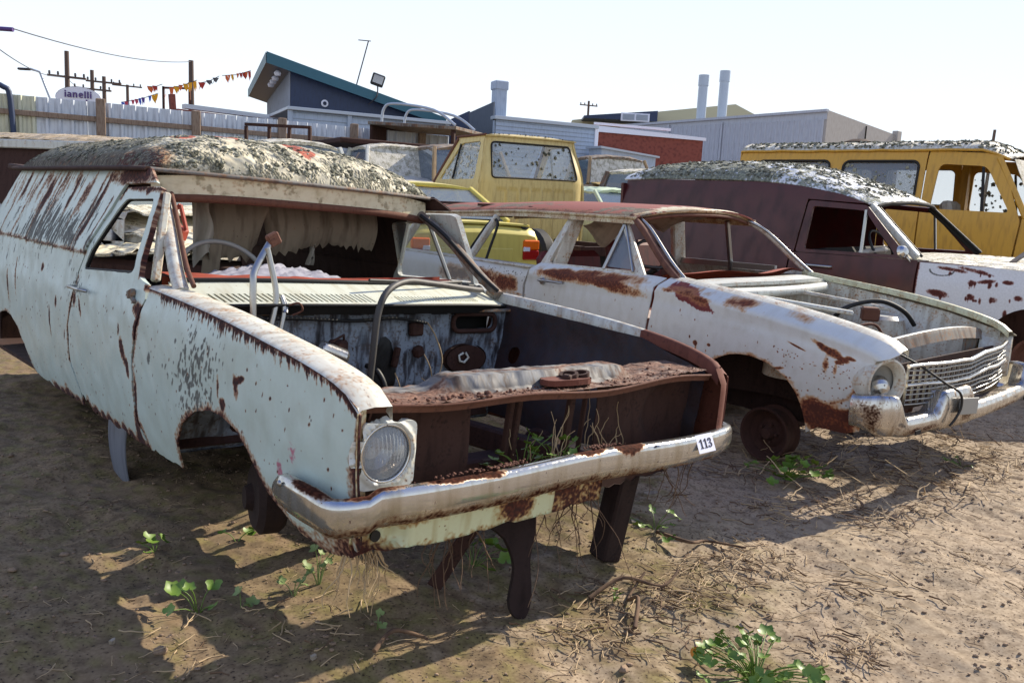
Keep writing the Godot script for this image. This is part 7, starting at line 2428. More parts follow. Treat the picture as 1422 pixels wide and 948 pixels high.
func build_background():
	# ---- fence
	var fa := Vector3(-13.2, 0.15, -11.93)
	var fb := Vector3(-1.2, 0.15, -19.35)
	var fx := along(fa, fb)
	var fl := fa.distance_to(fb)
	var t := thing("metal_fence", "tall corrugated metal fence with timber posts along the back of the yard", "fence", fx)
	var sheet := ribbed(0.80, 2.60, 0.20, 0.035)
	var sm := sheet.mesh()
	var n := int(fl / 0.80)
	for k in n:
		var o := MeshInstance3D.new()
		o.mesh = sm
		o.material_override = M.fence_cream if k * 0.80 < 5.3 else M.galv
		o.position = Vector3(k * 0.80, 0.006 * rng.randf_range(-1, 1), -0.006 * (k % 2))
		o.name = "fence_sheet"
		t.add_child(o, true)
	var k0 := 0
	for x in [1.0, 3.1, 6.60, 8.22, 9.85, 11.35, 12.9]:
		var b := MB.new()
		b.box(Vector3(x, 1.30, 0.10), Vector3(0.15, 2.62 + 0.05 * (k0 % 3), 0.11), Basis(), 0.012)
		put(b, "post", M.timber, t)
		k0 += 1
	for y in [2.30, 1.1]:
		var b := MB.new()
		b.bar(Vector3(0, y, 0.06), Vector3(fl - 0.2, y, 0.06), 0.045, 0.09, UP, 0.006)
		put(b, "rail", M.timber, t)
	var b := MB.new()
	b.tube(smooth_path(pv3([4.95, 2.75, 0.08, 5.12, 2.70, 0.10, 5.22, 2.50, 0.10, 5.26, 1.2, 0.10, 5.26, 0.1, 0.10]), 4), 0.045, 8)
	var pp := put(b, "bent_pipe", M.blue_steel)
	pp.transform = fx
	tag(pp, "dark bent pipe standing against the fence at far left", "pipe")
	# ---- blue skillion building: near roof corner N, eave runs back-left, gable wall runs right
	var e1 := Vector3(-0.353, 0, -0.936)
	var e2 := Vector3(0.936, 0, -0.353)
	var N := Vector3(-8.96, 0, -30)
	var bl := thing("building", "dark blue building with a steep skillion roof rising to the left", "building", Transform3D())
	var pt := func(u: float, v: float, y: float) -> Vector3: return N + e2 * u + e1 * v + Vector3(0, y, 0)
	var ry := func(u: float) -> float: return 6.13 - u * 0.262
	b = MB.new()
	# roof slab
	for s in [0.0, 1.0]:
		var yy := 0.0 if s == 0.0 else -0.30
		b.quad(pt.call(0, 0, ry.call(0) + yy), pt.call(6.5, 0, ry.call(6.5) + yy), pt.call(6.5, 11.7, ry.call(6.5) + yy), pt.call(0, 11.7, ry.call(0) + yy), Vector3(0, 1 - 2 * s, 0))
	b.quad(pt.call(6.5, 0, ry.call(6.5)), pt.call(6.5, 11.7, ry.call(6.5)), pt.call(6.5, 11.7, ry.call(6.5) - 0.3), pt.call(6.5, 0, ry.call(6.5) - 0.3))
	put(b, "roof", M.blue_steel, bl)
	b = MB.new()
	b.quad(pt.call(0, -0.02, ry.call(0) + 0.02), pt.call(6.5, -0.02, ry.call(6.5) + 0.02), pt.call(6.5, -0.02, ry.call(6.5) - 0.30), pt.call(0, -0.02, ry.call(0) - 0.36))
	b.quad(pt.call(-0.02, 0, ry.call(0) + 0.02), pt.call(-0.02, 11.7, ry.call(0) + 0.02), pt.call(-0.02, 11.7, ry.call(0) - 0.36), pt.call(-0.02, 0, ry.call(0) - 0.36))
	put(b, "fascia", M.teal_trim, bl)
	b = MB.new()
	b.quad(pt.call(0.85, 0.45, 0), pt.call(6.4, 0.45, 0), pt.call(6.4, 0.45, ry.call(6.4) - 0.3), pt.call(0.85, 0.45, ry.call(0.85) - 0.3))
	b.quad(pt.call(6.4, 0.45, 0), pt.call(6.4, 11.2, 0), pt.call(6.4, 11.2, ry.call(6.4) - 0.3), pt.call(6.4, 0.45, ry.call(6.4) - 0.3))
	b.quad(pt.call(0.85, 11.2, 0), pt.call(6.4, 11.2, 0), pt.call(6.4, 11.2, ry.call(6.4) - 0.3), pt.call(0.85, 11.2, ry.call(0.85) - 0.3))
	put(b, "gable_wall", M.blue_steel, bl)
	b = MB.new()
	b.quad(pt.call(0.84, 0.44, 0), pt.call(0.84, 11.2, 0), pt.call(0.84, 11.2, ry.call(0.85) - 0.3), pt.call(0.84, 0.44, ry.call(0.85) - 0.3))
	for v in range(0, 27): b.box(pt.call(0.82, 0.6 + v * 0.4, 2.9), Vector3(0.03, 5.5, 0.05), Basis(e1.cross(UP), UP, e1))
	put(b, "side_wall", M.wall_grey, bl)
	b = MB.new()
	b.box(pt.call(0.2, -0.2, 3.55), Vector3(1.7, 0.06, 1.1), Basis(e2, UP, e2.cross(UP)) * Basis(Vector3(0, 0, 1), 0.35))
	put(b, "awning", M.blue_steel, bl)
	for q in [[0.42, 0.6, 5.55], [0.42, 1.6, 5.50], [0.42, 2.6, 5.5], [0.42, 3.6, 5.5]]:
		b = MB.new()
		b.lathe(pv2([0.0, -0.12, 0.10, -0.10, 0.13, 0.0, 0.08, 0.06, 0.0, 0.08]), 14, Transform3D(Basis(), pt.call(q[0], q[1], q[2])))
		put(b, "eave_lamp", M.sign_white, bl)
	b = MB.new()
	b.lathe(pv2([0.07, 0.0, 0.13, 0.02, 0.07, 0.05]), 16, Transform3D(Basis(e2, e2.cross(UP), UP) , pt.call(2.05, 0.40, 4.62)))
	put(b, "wall_vent", M.sign_white, bl)
	var an := thing("antenna", "thin tall antenna leaning above the blue roof", "antenna", Transform3D(Basis(), pt.call(3.15, 0.3, ry.call(3.15))))
	b = MB.new()
	b.tube(pv3([0, 0, 0, 0.42, 1.62, 0]), 0.022, 6)
	put(b, "mast", M.wire, an)
	b = MB.new()
	b.tube(pv3([0.05, 1.62, 0, 0.50, 1.60, 0]), 0.018, 6)
	put(b, "cross_arm", M.wire, an)
	var fd := thing("floodlight", "square floodlight on a bent arm above the blue roof edge", "floodlight", Transform3D(Basis(e2, UP, e2.cross(UP)), pt.call(3.85, -0.05, ry.call(3.85))))
	b = MB.new()
	b.box(Vector3(0.0, 0.42, 0.1), Vector3(0.46, 0.42, 0.16), Basis(Vector3(0, 0, 1), -0.25) * Basis(Vector3.RIGHT, 0.3), 0.03)
	put(b, "lamp_housing", M.black, fd)
	b = MB.new()
	b.box(Vector3(0.0, 0.43, 0.185), Vector3(0.36, 0.28, 0.02), Basis(Vector3(0, 0, 1), -0.25) * Basis(Vector3.RIGHT, 0.3), 0.005)
	put(b, "lamp_glass", M.lamp_silver, fd)
	b = MB.new()
	b.tube(smooth_path(pv3([0.0, 0.25, 0.08, 0.0, 0.0, 0.1, -0.06, -0.2, 0.1, -0.25, -0.42, -0.2]), 4), 0.025, 6)
	put(b, "arm", M.wire, fd)
	# ---- pale boarded shed between fence and blue building
	var sa := Vector3(-7.05, 0, -26.0)
	var sb := Vector3(-2.5, 0, -28.2)
	var sx := along(sa, sb)
	var sl := sa.distance_to(sb)
	var sh := thing("shed", "low pale shed with horizontal boards below the blue building", "shed", sx)
	put(boards(sl, 0.2, 3.82, 0.17), "wall_boards", M.siding, sh, "stuff")
	b = MB.new()
	b.box(Vector3(sl / 2, 3.88, -1.5), Vector3(sl + 0.2, 0.10, 3.3), Basis(), 0.01)
	put(b, "roof", M.tin, sh)
	b = MB.new()
	b.box(Vector3(sl / 2, 1.9, -3.0), Vector3(sl, 3.8, 0.1))
	put(b, "back_wall", M.siding, sh)
	for x in [0.0, sl * 0.36, sl]:
		b = MB.new()
		b.box(Vector3(x, 2.0, 0.03), Vector3(0.14, 3.7, 0.10), Basis(), 0.01)
		put(b, "corner_board", M.siding, sh)
	# ---- dark lean-to panels, then blue-grey shed with chimney
	var lt := thing("lean_to", "dark panelled lean-to wall beside the boarded shed with the square chimney", "lean-to", along(Vector3(-2.75, 0, -31.2), Vector3(-0.98, 0, -29.4)))
	for k in 2:
		b = MB.new()
		b.prism(pv2([k * 1.27 + 0.02, 3.1, k * 1.27 + 1.25, 3.1, k * 1.27 + 1.25, 4.52 + k * 0.25, k * 1.27 + 0.02, 4.22 + k * 0.25]), 0.06, Transform3D())
		put(b, "panel", M.blue_steel if k == 0 else tint(M.siding, Color(0.45, 0.48, 0.52)), lt)
	b = MB.new()
	b.box(Vector3(1.25, 1.55, 0.05), Vector3(2.5, 3.1, 0.1))
	put(b, "lower_wall", M.siding, lt)
	var ha := Vector3(-0.92, 0, -29.2)
	var hb := Vector3(2.62, 0, -30.8)
	var hx := along(ha, hb)
	var hl := ha.distance_to(hb)
	var hs := thing("shed", "blue grey shed with fine horizontal boards behind the pale yellow pickup", "shed", hx)
	put(boards(hl, 0.2, 4.18, 0.14), "wall_boards", M.siding, hs, "stuff")
	b = MB.new()
	b.box(Vector3(hl / 2, 4.24, -1.4), Vector3(hl + 0.15, 0.12, 3.0), Basis(), 0.01)
	put(b, "roof", M.tin, hs)
	b = MB.new()
	b.box(Vector3(hl + 0.02, 2.1, 0.0), Vector3(0.14, 4.2, 0.12), Basis(), 0.01)
	put(b, "corner_board", M.sign_white, hs)
	b = MB.new()
	b.box(Vector3(hl, 2.1, -1.5), Vector3(0.06, 4.1, 2.9))
	put(b, "end_wall", M.siding, hs)
	b = MB.new()
	b.box(Vector3(0, 2.1, -1.5), Vector3(0.06, 4.1, 2.9))
	put(b, "end_wall", M.siding, hs)
	b = MB.new()
	b.box(Vector3(0.42, 4.75, -0.8), Vector3(0.42, 1.5, 0.42), Basis(), 0.02)
	var ch := put(b, "chimney", M.siding, hs)
	b = MB.new()
	b.box(Vector3(0.42, 5.40, -0.8), Vector3(0.50, 0.30, 0.50), Basis(), 0.03)
	put(b, "chimney_cap", M.siding, ch)
	# ---- red brick building
	var ra := Vector3(2.95, 0, -34.5)
	var rb := Vector3(7.35, 0, -34.9)
	var rx := along(ra, rb)
	var rl := ra.distance_to(rb)
	var rd := thing("brick_building", "low red brick building with a white roof edge", "building", rx)
	b = MB.new()
	b.prism(pv2([0, 0, rl, 0, rl, 4.30, 0, 4.42]), -3.0, Transform3D())
	put(b, "wall", M.brick_red, rd)
	b = MB.new()
	b.prism(pv2([-0.1, 4.42, rl + 0.1, 4.30, rl + 0.1, 4.42, -0.1, 4.66]), 0.1, Transform3D(Basis(), Vector3(0, 0, -0.02)))
	put(b, "roof_edge", M.sign_white, rd)
	b = MB.new()
	b.bar(Vector3(0.0, 4.80, -0.6), Vector3(3.2, 4.72, -0.6), 0.1, 0.10)
	put(b, "roof_sheet", M.sign_white, rd)
	var lw := thing("lean_to", "small pale lean-to roof before the red brick wall", "lean-to", along(Vector3(2.75, 0, -29.5), Vector3(4.9, 0, -30.6)))
	b = MB.new()
	b.prism(pv2([0, 0, 2.3, 0, 2.3, 3.25, 0, 3.42]), -0.8, Transform3D())
	put(b, "wall", M.siding, lw)
	b = MB.new()
	b.prism(pv2([-0.1, 3.42, 2.4, 3.25, 2.4, 3.31, -0.1, 3.49]), -1.0, Transform3D(Basis(), Vector3(0, 0, 0.1)))
	put(b, "roof", M.tin, lw)
	# ---- grey warehouse with block end wall
	var wc := Vector3(14.06, 0, -40.0)
	var wl := Vector3(5.6, 0, -49.5)
	var wr := Vector3(19.8, 0, -45.5)
	var wh := thing("warehouse", "large grey metal clad warehouse with a block end wall", "building", Transform3D())
	b = MB.new()
	var wx := along(wl, wc)
	var ww := wl.distance_to(wc)
	var rib := ribbed(ww, 6.0, 0.30, 0.05)
	for i in rib.V.size(): b.vert(wx * rib.V[i], wx.basis * rib.N[i], Vector2())
	b.quad(wx * Vector3(0, 6.0, 0), wx * Vector3(ww, 6.0, 0), wx * Vector3(ww, 6.42, 0), wx * Vector3(0, 6.2, 0))
	put(b, "clad_wall", M.wall_grey, wh)
	b = MB.new()
	b.bar(wl + Vector3(0, 6.18, 0), wc + Vector3(0, 6.40, 0), 0.2, 0.12)
	put(b, "wall_capping", M.wall_grey, wh)
	for f in [0.28, 0.55]:
		b = MB.new()
		var q := wx * Vector3(ww * f, 3.0, 0.06)
		b.box(q, Vector3(0.10, 6.2, 0.08), wx.basis)
		put(b, "downpipe", M.wall_grey, wh)
	var bx := along(wc, wr)
	var bw := wc.distance_to(wr)
	b = MB.new()
	b.prism(pv2([0.02, 0, bw, 0, bw, 6.0, 0.02, 6.42]), -0.3, bx)
	put(b, "block_wall", M.block_grey, wh)
	b = MB.new()
	b.bar(bx * Vector3(bw * 0.52, 0, 0.02), bx * Vector3(bw * 0.52, 6.1, 0.02), 0.06, 0.05, Vector3(1, 0, 0))
	put(b, "wall_joint", M.dark, wh)
	b = MB.new()
	b.box(bx * Vector3(bw - 0.2, 3.1, 0.05), Vector3(0.5, 6.2, 0.3), bx.basis, 0.02)
	put(b, "corner_pier", M.block_grey, wh)
	b = MB.new()
	# roof plane behind the walls
	b.quad(wl + Vector3(0, 6.15, 0), wc + Vector3(0, 6.35, 0), wr + Vector3(0, 5.95, 0), wl + wr - wc + Vector3(0, 5.9, 0), UP)
	put(b, "roof", M.tin, wh)
	# cream gable hall behind
	var ga := thing("building", "cream gabled hall roof rising behind the grey warehouse", "building", along(Vector3(3.2, 0, -56), Vector3(16.5, 0, -56)))
	b = MB.new()
	b.prism(pv2([0.0, 0, 13.5, 0, 13.5, 7.2, 10.5, 8.55, 0.0, 7.05]), -10.0, Transform3D())
	put(b, "gable", M.roof_cream, ga)
	b = MB.new()
	b.prism(pv2([0.6, 7.0, 5.2, 7.0, 5.2, 7.65, 0.6, 7.15]), 2.0, Transform3D(Basis(), Vector3(0, 0, 0.02)))
	put(b, "dark_annex", M.blue_steel, ga)
	b = MB.new()
	b.box(Vector3(3.8, 7.18, 2.06), Vector3(1.8, 0.5, 0.08), Basis(), 0.01)
	var wn := put(b, "window_frame", M.sign_white, ga)
	for k in 2:
		b = MB.new()
		b.box(Vector3(3.38 + k * 0.84, 7.18, 2.11), Vector3(0.72, 0.34, 0.04))
		put(b, "window_pane", M.glass_tint, wn)
	for q in [[9.87, 0.0, "tall round flue on the warehouse roof, the left one"], [11.02, 0.28, "tall round flue on the warehouse roof, the right one"]]:
		var st := thing("flue", q[2], "flue", Transform3D(Basis(), Vector3(q[0], 6.2, -48)), "warehouse flues")
		b = MB.new()
		b.lathe(pv2([0.0, 2.2 + q[1], 0.26, 2.2 + q[1], 0.26, 0.0]), 18, Transform3D(Basis(), Vector3(0, 0.05, 0)))
		put(b, "pipe", M.tin, st)
		b = MB.new()
		b.lathe(pv2([0.0, 2.72 + q[1], 0.29, 2.72 + q[1], 0.29, 2.15 + q[1], 0.26, 2.15 + q[1]]), 18, Transform3D(Basis(), Vector3(0, 0.05, 0)))
		put(b, "collar", M.tin, st)
	# ---- dark red low roof and chimney behind the fence
	var lr := thing("brick_building", "dark red brick parapet with pale roof edge behind the fence", "building", along(Vector3(-10.85, 0, -27.0), Vector3(-8.0, 0, -29.6)))
	b = MB.new()
	b.prism(pv2([0, 0, 3.9, 0, 3.9, 3.75, 0, 3.80]), -2.0, Transform3D())
	put(b, "wall", M.brick_red, lr)
	b = MB.new()
	b.bar(Vector3(0.3, 3.92, -0.3), Vector3(3.9, 3.88, -0.3), 0.3, 0.14)
	put(b, "roof_edge", M.tin, lr)
	b = MB.new()
	b.box(Vector3(-0.05, 3.9, -0.3), Vector3(0.16, 0.7, 0.2), Basis(Vector3(0, 0, 1), 0.06), 0.01)
	put(b, "pier", M.brick_red, lr)
	# ---- oval sign
	var sg := thing("oval_sign", "white oval sign with purple lettering above the fence", "sign", Transform3D(Basis(UP, 0.25), Vector3(-12.15, 0.0, -23.5)))
	b = MB.new()
	var ov := PackedVector2Array()
	for k in 36: ov.append(Vector2(0.57 * cos(TAU * k / 36.0), 0.30 * sin(TAU * k / 36.0)))
	b.prism(ov, 0.08, Transform3D(Basis(), Vector3(0, 3.62, -0.04)), 0.01)
	put(b, "sign_face", M.sign_white, sg)
	b = MB.new()
	b.bar(Vector3(-0.3, 0, -0.12), Vector3(-0.3, 3.6, -0.12), 0.07, 0.07, Vector3(1, 0, 0))
	put(b, "sign_post", M.pole_wood, sg)
	b = MB.new()
	b.bar(Vector3(0.3, 0, -0.12), Vector3(0.3, 3.6, -0.12), 0.07, 0.07, Vector3(1, 0, 0))
	put(b, "sign_post", M.pole_wood, sg)
	var fnt := SystemFont.new()
	fnt.font_names = PackedStringArray(["Droid Sans"])
	fnt.font_weight = 800
	for q in [["ianelli", 3.70], ["eggals", 3.48]]:
		var tm := TextMesh.new()
		tm.text = q[0]
		tm.font = fnt
		tm.font_size = 30
		tm.pixel_size = 0.0078
		tm.depth = 0.02
		var o := MeshInstance3D.new()
		o.mesh = tm
		o.material_override = M.sign_purple
		o.position = Vector3(0, q[1], 0.055)
		o.name = "lettering"
		sg.add_child(o, true)
	# ---- power poles, street lamp, wires, bunting
	var pole := func(label: String, at: Vector3, h: float, arms: Array, lean := 0.0):
		var p := thing("power_pole", label, "power pole", Transform3D(Basis(Vector3(0, 0, 1), lean), at), "power poles")
		var m := MB.new()
		m.tube(PackedVector3Array([Vector3.ZERO, Vector3(0, h, 0)]), 0.16, 10, 0.11)
		put(m, "shaft", M.pole_wood, p)
		for a in arms:
			m = MB.new()
			m.bar(Vector3(-a[1], a[0], 0.05), Vector3(a[1], a[0] - a[1] * 0.10, 0.05), 0.10, 0.11)
			var c := put(m, "cross_arm", M.pole_wood, p)
			for s in [-0.9, -0.45, 0.45, 0.9]:
				m = MB.new()
				m.lathe(pv2([0.0, 0.20, 0.05, 0.18, 0.06, 0.06, 0.03, 0.0]), 8, Transform3D(Basis(), Vector3(a[1] * s, a[0] + 0.05 - a[1] * 0.05 * (1 + s), 0.05)))
				put(m, "insulator", M.wire, c)
		return p
	pole.call("power pole with a wide crossarm behind the oval sign", Vector3(-23.9, 0, -45), 8.1, [[6.85, 1.0]], -0.01)
	pole.call("left one of two close poles right of the oval sign", Vector3(-27.04, 0, -54), 8.4, [[7.3, 1.2]])
	pole.call("right one of two close poles right of the oval sign", Vector3(-26.3, 0, -54), 8.05, [[7.75, 1.1]])
	pole.call("short distant pole above the blue and pink flags", Vector3(-32.2, 0, -70), 9.5, [[9.45, 1.2]])
	pole.call("thick pole with a fitting on top beside the yellow flags", Vector3(-15.43, 0, -40), 7.2, [])
	pole.call("distant pole with short crossarm above the grey shed roof", Vector3(6.6, 0, -88), 12.3, [[11.9, 0.9]])
	pole.call("lone thin pole beyond the minibus roof at far right", Vector3(37.0, 0, -68), 9.15, [], -0.02)
	var lp := thing("street_lamp", "faint street lamp arm at the far left above the fence", "street lamp", Transform3D(Basis(), Vector3(-20.7, 0.15, -36)))
	b = MB.new()
	b.tube(pv3([0.9, 0, 0, 0.9, 4.6, 0, 0.5, 5.7, 0, 0.1, 5.8, 0]), 0.05, 8)
	put(b, "post", M.tin, lp)
	b = MB.new()
	b.box(Vector3(-0.15, 5.78, 0), Vector3(0.5, 0.09, 0.2), Basis(), 0.03)
	put(b, "lamp_head", M.wire, lp)
	var ins := thing("insulator_bracket", "dark bracket with insulators at the top left corner", "bracket", Transform3D(Basis(), Vector3(-12.05, 4.75, -20)))
	b = MB.new()
	b.tube(pv3([-1.2, 0.0, 0, 0.25, -0.03, 0]), 0.05, 8)
	put(b, "bracket_arm", M.sign_purple, ins)
	b = MB.new()
	b.tube(pv3([-0.95, 0, 0, -0.95, -5.5, 0]), 0.1, 8)
	put(b, "bracket_post", M.pole_wood, ins)
	var wires := [[[-11.8, 4.74, -20], [-15.43, 7.15, -40], 0.25, "power line running from the top left bracket to the thick pole"], [[-13.4, 4.6, -22], [-23.9, 6.9, -45], 0.3, "faint power line from the left edge to the crossarm pole"], [[-23.9, 6.8, -45], [-26.6, 7.0, -54], 0.3, "short wire between crossarm pole and the close pair"]]
	for wv in wires:
		var p := PackedVector3Array()
		for k in 17:
			var u := k / 16.0
			var q := Vector3(wv[0][0], wv[0][1], wv[0][2]).lerp(Vector3(wv[1][0], wv[1][1], wv[1][2]), u)
			q.y -= 4.0 * wv[2] * u * (1.0 - u)
			p.append(q)
		b = MB.new()
		b.tube(p, 0.014, 5)
		tag(put(b, "power_line", M.wire), wv[3], "wire", "power lines")
	var cols := {"o": Color(0.85, 0.42, 0.20), "y": Color(0.92, 0.66, 0.10), "r": Color(0.70, 0.20, 0.14), "b": Color(0.22, 0.36, 0.75), "p": Color(0.75, 0.25, 0.35), "v": Color(0.35, 0.22, 0.55), "g": Color(0.35, 0.35, 0.36)}
	var fm := {}
	for k in cols: fm[k] = plain(cols[k], 0.7)
	# strings in pixel-free world coordinates: a, b, flags
	var strings := [
		[Vector3(-9.82, 5.62, -31), Vector3(-10.85, 5.40, -31), "rorroryoor", 0.24, "ragged red and orange bunting tied to the blue eave"],
		[Vector3(-10.95, 5.38, -31), Vector3(-11.7, 5.1, -31), "ggr", 0.20, "dark frayed bunting left of the blue eave"],
		[Vector3(-11.75, 5.2, -31), Vector3(-12.93, 4.85, -31), "yyyoyoo", 0.28, "yellow and orange bunting by the thick pole"],
		[Vector3(-13.0, 5.0, -31), Vector3(-13.55, 4.9, -31), "oro", 0.16, "short red bunting on the thin frame"],
		[Vector3(-13.15, 4.68, -31), Vector3(-14.5, 4.30, -31), "yybbvbppbpb", 0.24, "blue and pink bunting low over the fence"]]
	for s in strings:
		var st := thing("bunting", s[4], "bunting", Transform3D(Basis(), s[0]), "bunting strings")
		b = MB.new()
		var d: Vector3 = s[1] - s[0]
		b.tube(PackedVector3Array([Vector3.ZERO, d * 0.5 - Vector3(0, 0.06, 0), d]), 0.012, 5)
		put(b, "string", M.wire, st)
		var cnt: int = s[2].length()
		for k in cnt:
			var q := d * ((k + 0.5) / cnt) - Vector3(0, 0.05, 0)
			var hw := d.length() / cnt * 0.48
			var hh: float = s[3] * rng.randf_range(0.7, 1.3)
			b = MB.new()
			var tw := rng.randf_range(-0.1, 0.1)
			b.prism(pv2([-hw, 0.03, hw, 0.03, hw * 0.7 + tw, -hh * 0.8, hw * 0.2 + tw, -hh * 0.5, -hw * 0.2 + tw, -hh, -hw * 0.6, -hh * 0.4]), 0.008, Transform3D(Basis(UP, rng.randf_range(-0.5, 0.5)), q))
			put(b, "flag", fm[s[2][k]], st)
	var fr := thing("steel_frame", "thin brown steel frame above the fence beside the bunting", "frame", Transform3D(Basis(), Vector3(-13.05, 0.7, -31.2)))
	b = MB.new()
	b.bar(Vector3(0, 0, 0), Vector3(0, 4.25, 0), 0.07, 0.07, Vector3(1, 0, 0))
	put(b, "post", M.rust_dark, fr)
	b = MB.new()
	b.bar(Vector3(0.95, 0, 0), Vector3(0.95, 4.2, 0), 0.07, 0.07, Vector3(1, 0, 0))
	put(b, "post", M.rust, fr)
	b = MB.new()
	b.bar(Vector3(0, 4.2, 0), Vector3(0.95, 4.22, 0), 0.07, 0.07)
	put(b, "rail", M.rust, fr)

# =====================================================================
# stands, number card, plants, roots
# =====================================================================
func on_ground(x: float, z: float) -> Vector3:
	return Vector3(x, gh(x, z), z)

func build_details():
	# splayed steel stand under the van's front
	var t := thing("axle_stand", "rusty splayed steel stand propping the van's front valance", "stand", Transform3D())
	var top := Vector3(-0.02, 0.36, -2.66)
	var b := MB.new()
	b.prism(smooth_poly(pv2([-0.06, 0.30, 0.0, 0.37, 0.10, 0.37, 0.11, 0.28, 0.08, 0.17, 0.075, 0.06, 0.05, -0.005, 0.015, 0.0, 0.0, 0.05, 0.025, 0.15, 0.0, 0.24]), 3), 0.03, Transform3D(Basis(UP, 0.3) * Basis(Vector3.RIGHT, -0.42), on_ground(0.03, -2.47)), 0.003)
	put(b, "leg", M.rust_darkest, t)
	b = MB.new()
	b.bar(top + Vector3(-0.02, -0.04, 0), on_ground(-0.22, -2.62) + Vector3(0, 0.005, 0), 0.05, 0.012, Vector3(0, 0, 1), 0.002)
	put(b, "leg", M.rust_dark, t)
	b = MB.new()
	b.box(top + Vector3(0.0, 0.02, 0.0), Vector3(0.15, 0.15, 0.04), Basis(UP, 0.6), 0.01)
	put(b, "stand_head", M.rust_dark, t)
	var bl := thing("timber_block", "leaning dark timber block under the van's far front corner", "block", Transform3D(Basis(UP, 0.5) * Basis(Vector3(0, 0, 1), -0.20), on_ground(0.38, -2.93)))
	b = MB.new()
	b.box(Vector3(0.0, 0.165, 0), Vector3(0.08, 0.34, 0.10), Basis(), 0.008)
	put(b, "block", M.rust_darkest, bl)
	b = MB.new()
	b.box(Vector3(0.0, 0.345, 0.0), Vector3(0.10, 0.02, 0.12), Basis(), 0.004)
	put(b, "pad", M.timber, bl)
	var pl := thing("metal_plate", "grey metal plate hanging down below the van's door sill", "plate", Transform3D(Basis(UP, -0.823), on_ground(-1.72, -3.60)))
	b = MB.new()
	b.sheet([pv2([-0.10, 0.0, 0.09, -0.01, 0.12, 0.28, -0.12, 0.28])], [], func(p): return Vector3(p.x, p.y, 0.02 * sin(p.y * 9.0)), 0.04, null, 0.005, true)
	put(b, "plate", tint(M.galv, Color(0.6, 0.6, 0.62)), pl)
	# number card on the bumper: lies on the curved face near its far end
	var vx := pose(-0.333, -0.145, -3.199, -0.823, 0.014, -0.041)
	var nx := vx * Transform3D(Basis(UP, PI / 2) * Basis(Vector3.RIGHT, -0.42) * Basis(Vector3(0, 0, 1), 0.02), Vector3(0.899, 0.612, -0.585)).scaled_local(Vector3(0.82, 0.82, 1.0))
	var nc := thing("number_card", "white card with the number 113 on the chrome bumper", "card", nx)
	b = MB.new()
	b.box(Vector3(0, 0, 0.005), Vector3(0.125, 0.082, 0.0015))
	put(b, "card", M.paper, nc)
	var fnt := SystemFont.new()
	fnt.font_names = PackedStringArray(["Droid Serif"])
	fnt.font_weight = 600
	var tm := TextMesh.new()
	tm.text = "113"
	tm.font = fnt
	tm.font_size = 32
	tm.pixel_size = 0.00175
	tm.depth = 0.0012
	var o := MeshInstance3D.new()
	o.mesh = tm
	o.material_override = M.ink
	o.position = Vector3(0, -0.002, 0.0068)
	o.name = "number"
	nc.add_child(o, true)
	# mallow weeds
	var spec := [
		[-0.93, -2.42, 6, 0.10, 0.10, 0.034, "leaf", "dark green mallow weed in the shade at lower left"],
		[-0.80, -2.43, 3, 0.07, 0.04, 0.022, "leaf_pale", "small pale weed beside the dark mallow at lower left"],
		[-0.66, -2.52, 5, 0.11, 0.06, 0.022, "leaf_pale", "pale leafed weed in the sunny patch, the shorter one"],
		[-0.60, -2.60, 9, 0.19, 0.07, 0.023, "leaf_pale", "tall pale leafed weed just left of the van's valance"],
		[-0.36, -2.33, 3, 0.06, 0.03, 0.018, "leaf_pale", "tiny weed beside the purple twigs at the shadow edge"],
		[-1.22, -2.78, 4, 0.06, 0.09, 0.03, "leaf", "low weed in deep shade left of the mallow"],
		[-0.98, -2.93, 3, 0.07, 0.07, 0.03, "leaf", "pair of weed leaves in shade behind the mallow"],
		[0.73, -2.17, 55, 0.13, 0.18, 0.025, "leaf", "bushy bright green weed at the bottom edge"],
		[1.42, -4.05, 26, 0.13, 0.22, 0.035, "leaf", "dark green weed below the wagon's wheel arch"],
		[-0.10, -2.82, 8, 0.10, 0.16, 0.032, "leaf", "dark weed under the van behind the splayed stand"],
		[0.38, -2.60, 4, 0.05, 0.08, 0.014, "leaf", "tiny green sprout right of the timber block"],
		[0.62, -3.25, 10, 0.08, 0.18, 0.022, "leaf", "low dark weeds in the wagon's shadow"],
		[2.45, -4.35, 6, 0.08, 0.10, 0.016, "leaf", "small sunlit weed right of the wagon's shadow edge"]]
	for s in spec: weed(on_ground(s[0], s[1]), s[2], s[3], s[4], s[5], M[s[6]], s[7])
	# seedlings growing in the van's grille: rooted on the lower cross panel
	weed(vx * Vector3(0.72, 0.53, 0.16), 16, 0.22, 0.14, 0.022, M.leaf, "bright green seedling growing through the van's grille opening")
	weed(vx * Vector3(0.74, 0.54, 0.02), 12, 0.17, 0.12, 0.020, M.leaf, "second green seedling in the van's grille opening, nearer the number card")
	# fallen fruit by the green weed
	b = MB.new()
	b.lathe(pv2([0.0, -0.012, 0.012, -0.010, 0.021, 0.004, 0.014, 0.014, 0.006, 0.008, 0.0, 0.010]), 14, Transform3D(Basis(Vector3.RIGHT, 0.6), on_ground(0.585, -2.27) + Vector3(0, 0.035, 0)))
	var fo := put(b, "fallen_leaf", plain(Color(0.80, 0.52, 0.18), 0.7))
	tag(fo, "curled orange dead leaf beside the green weed at the bottom edge", "leaf")
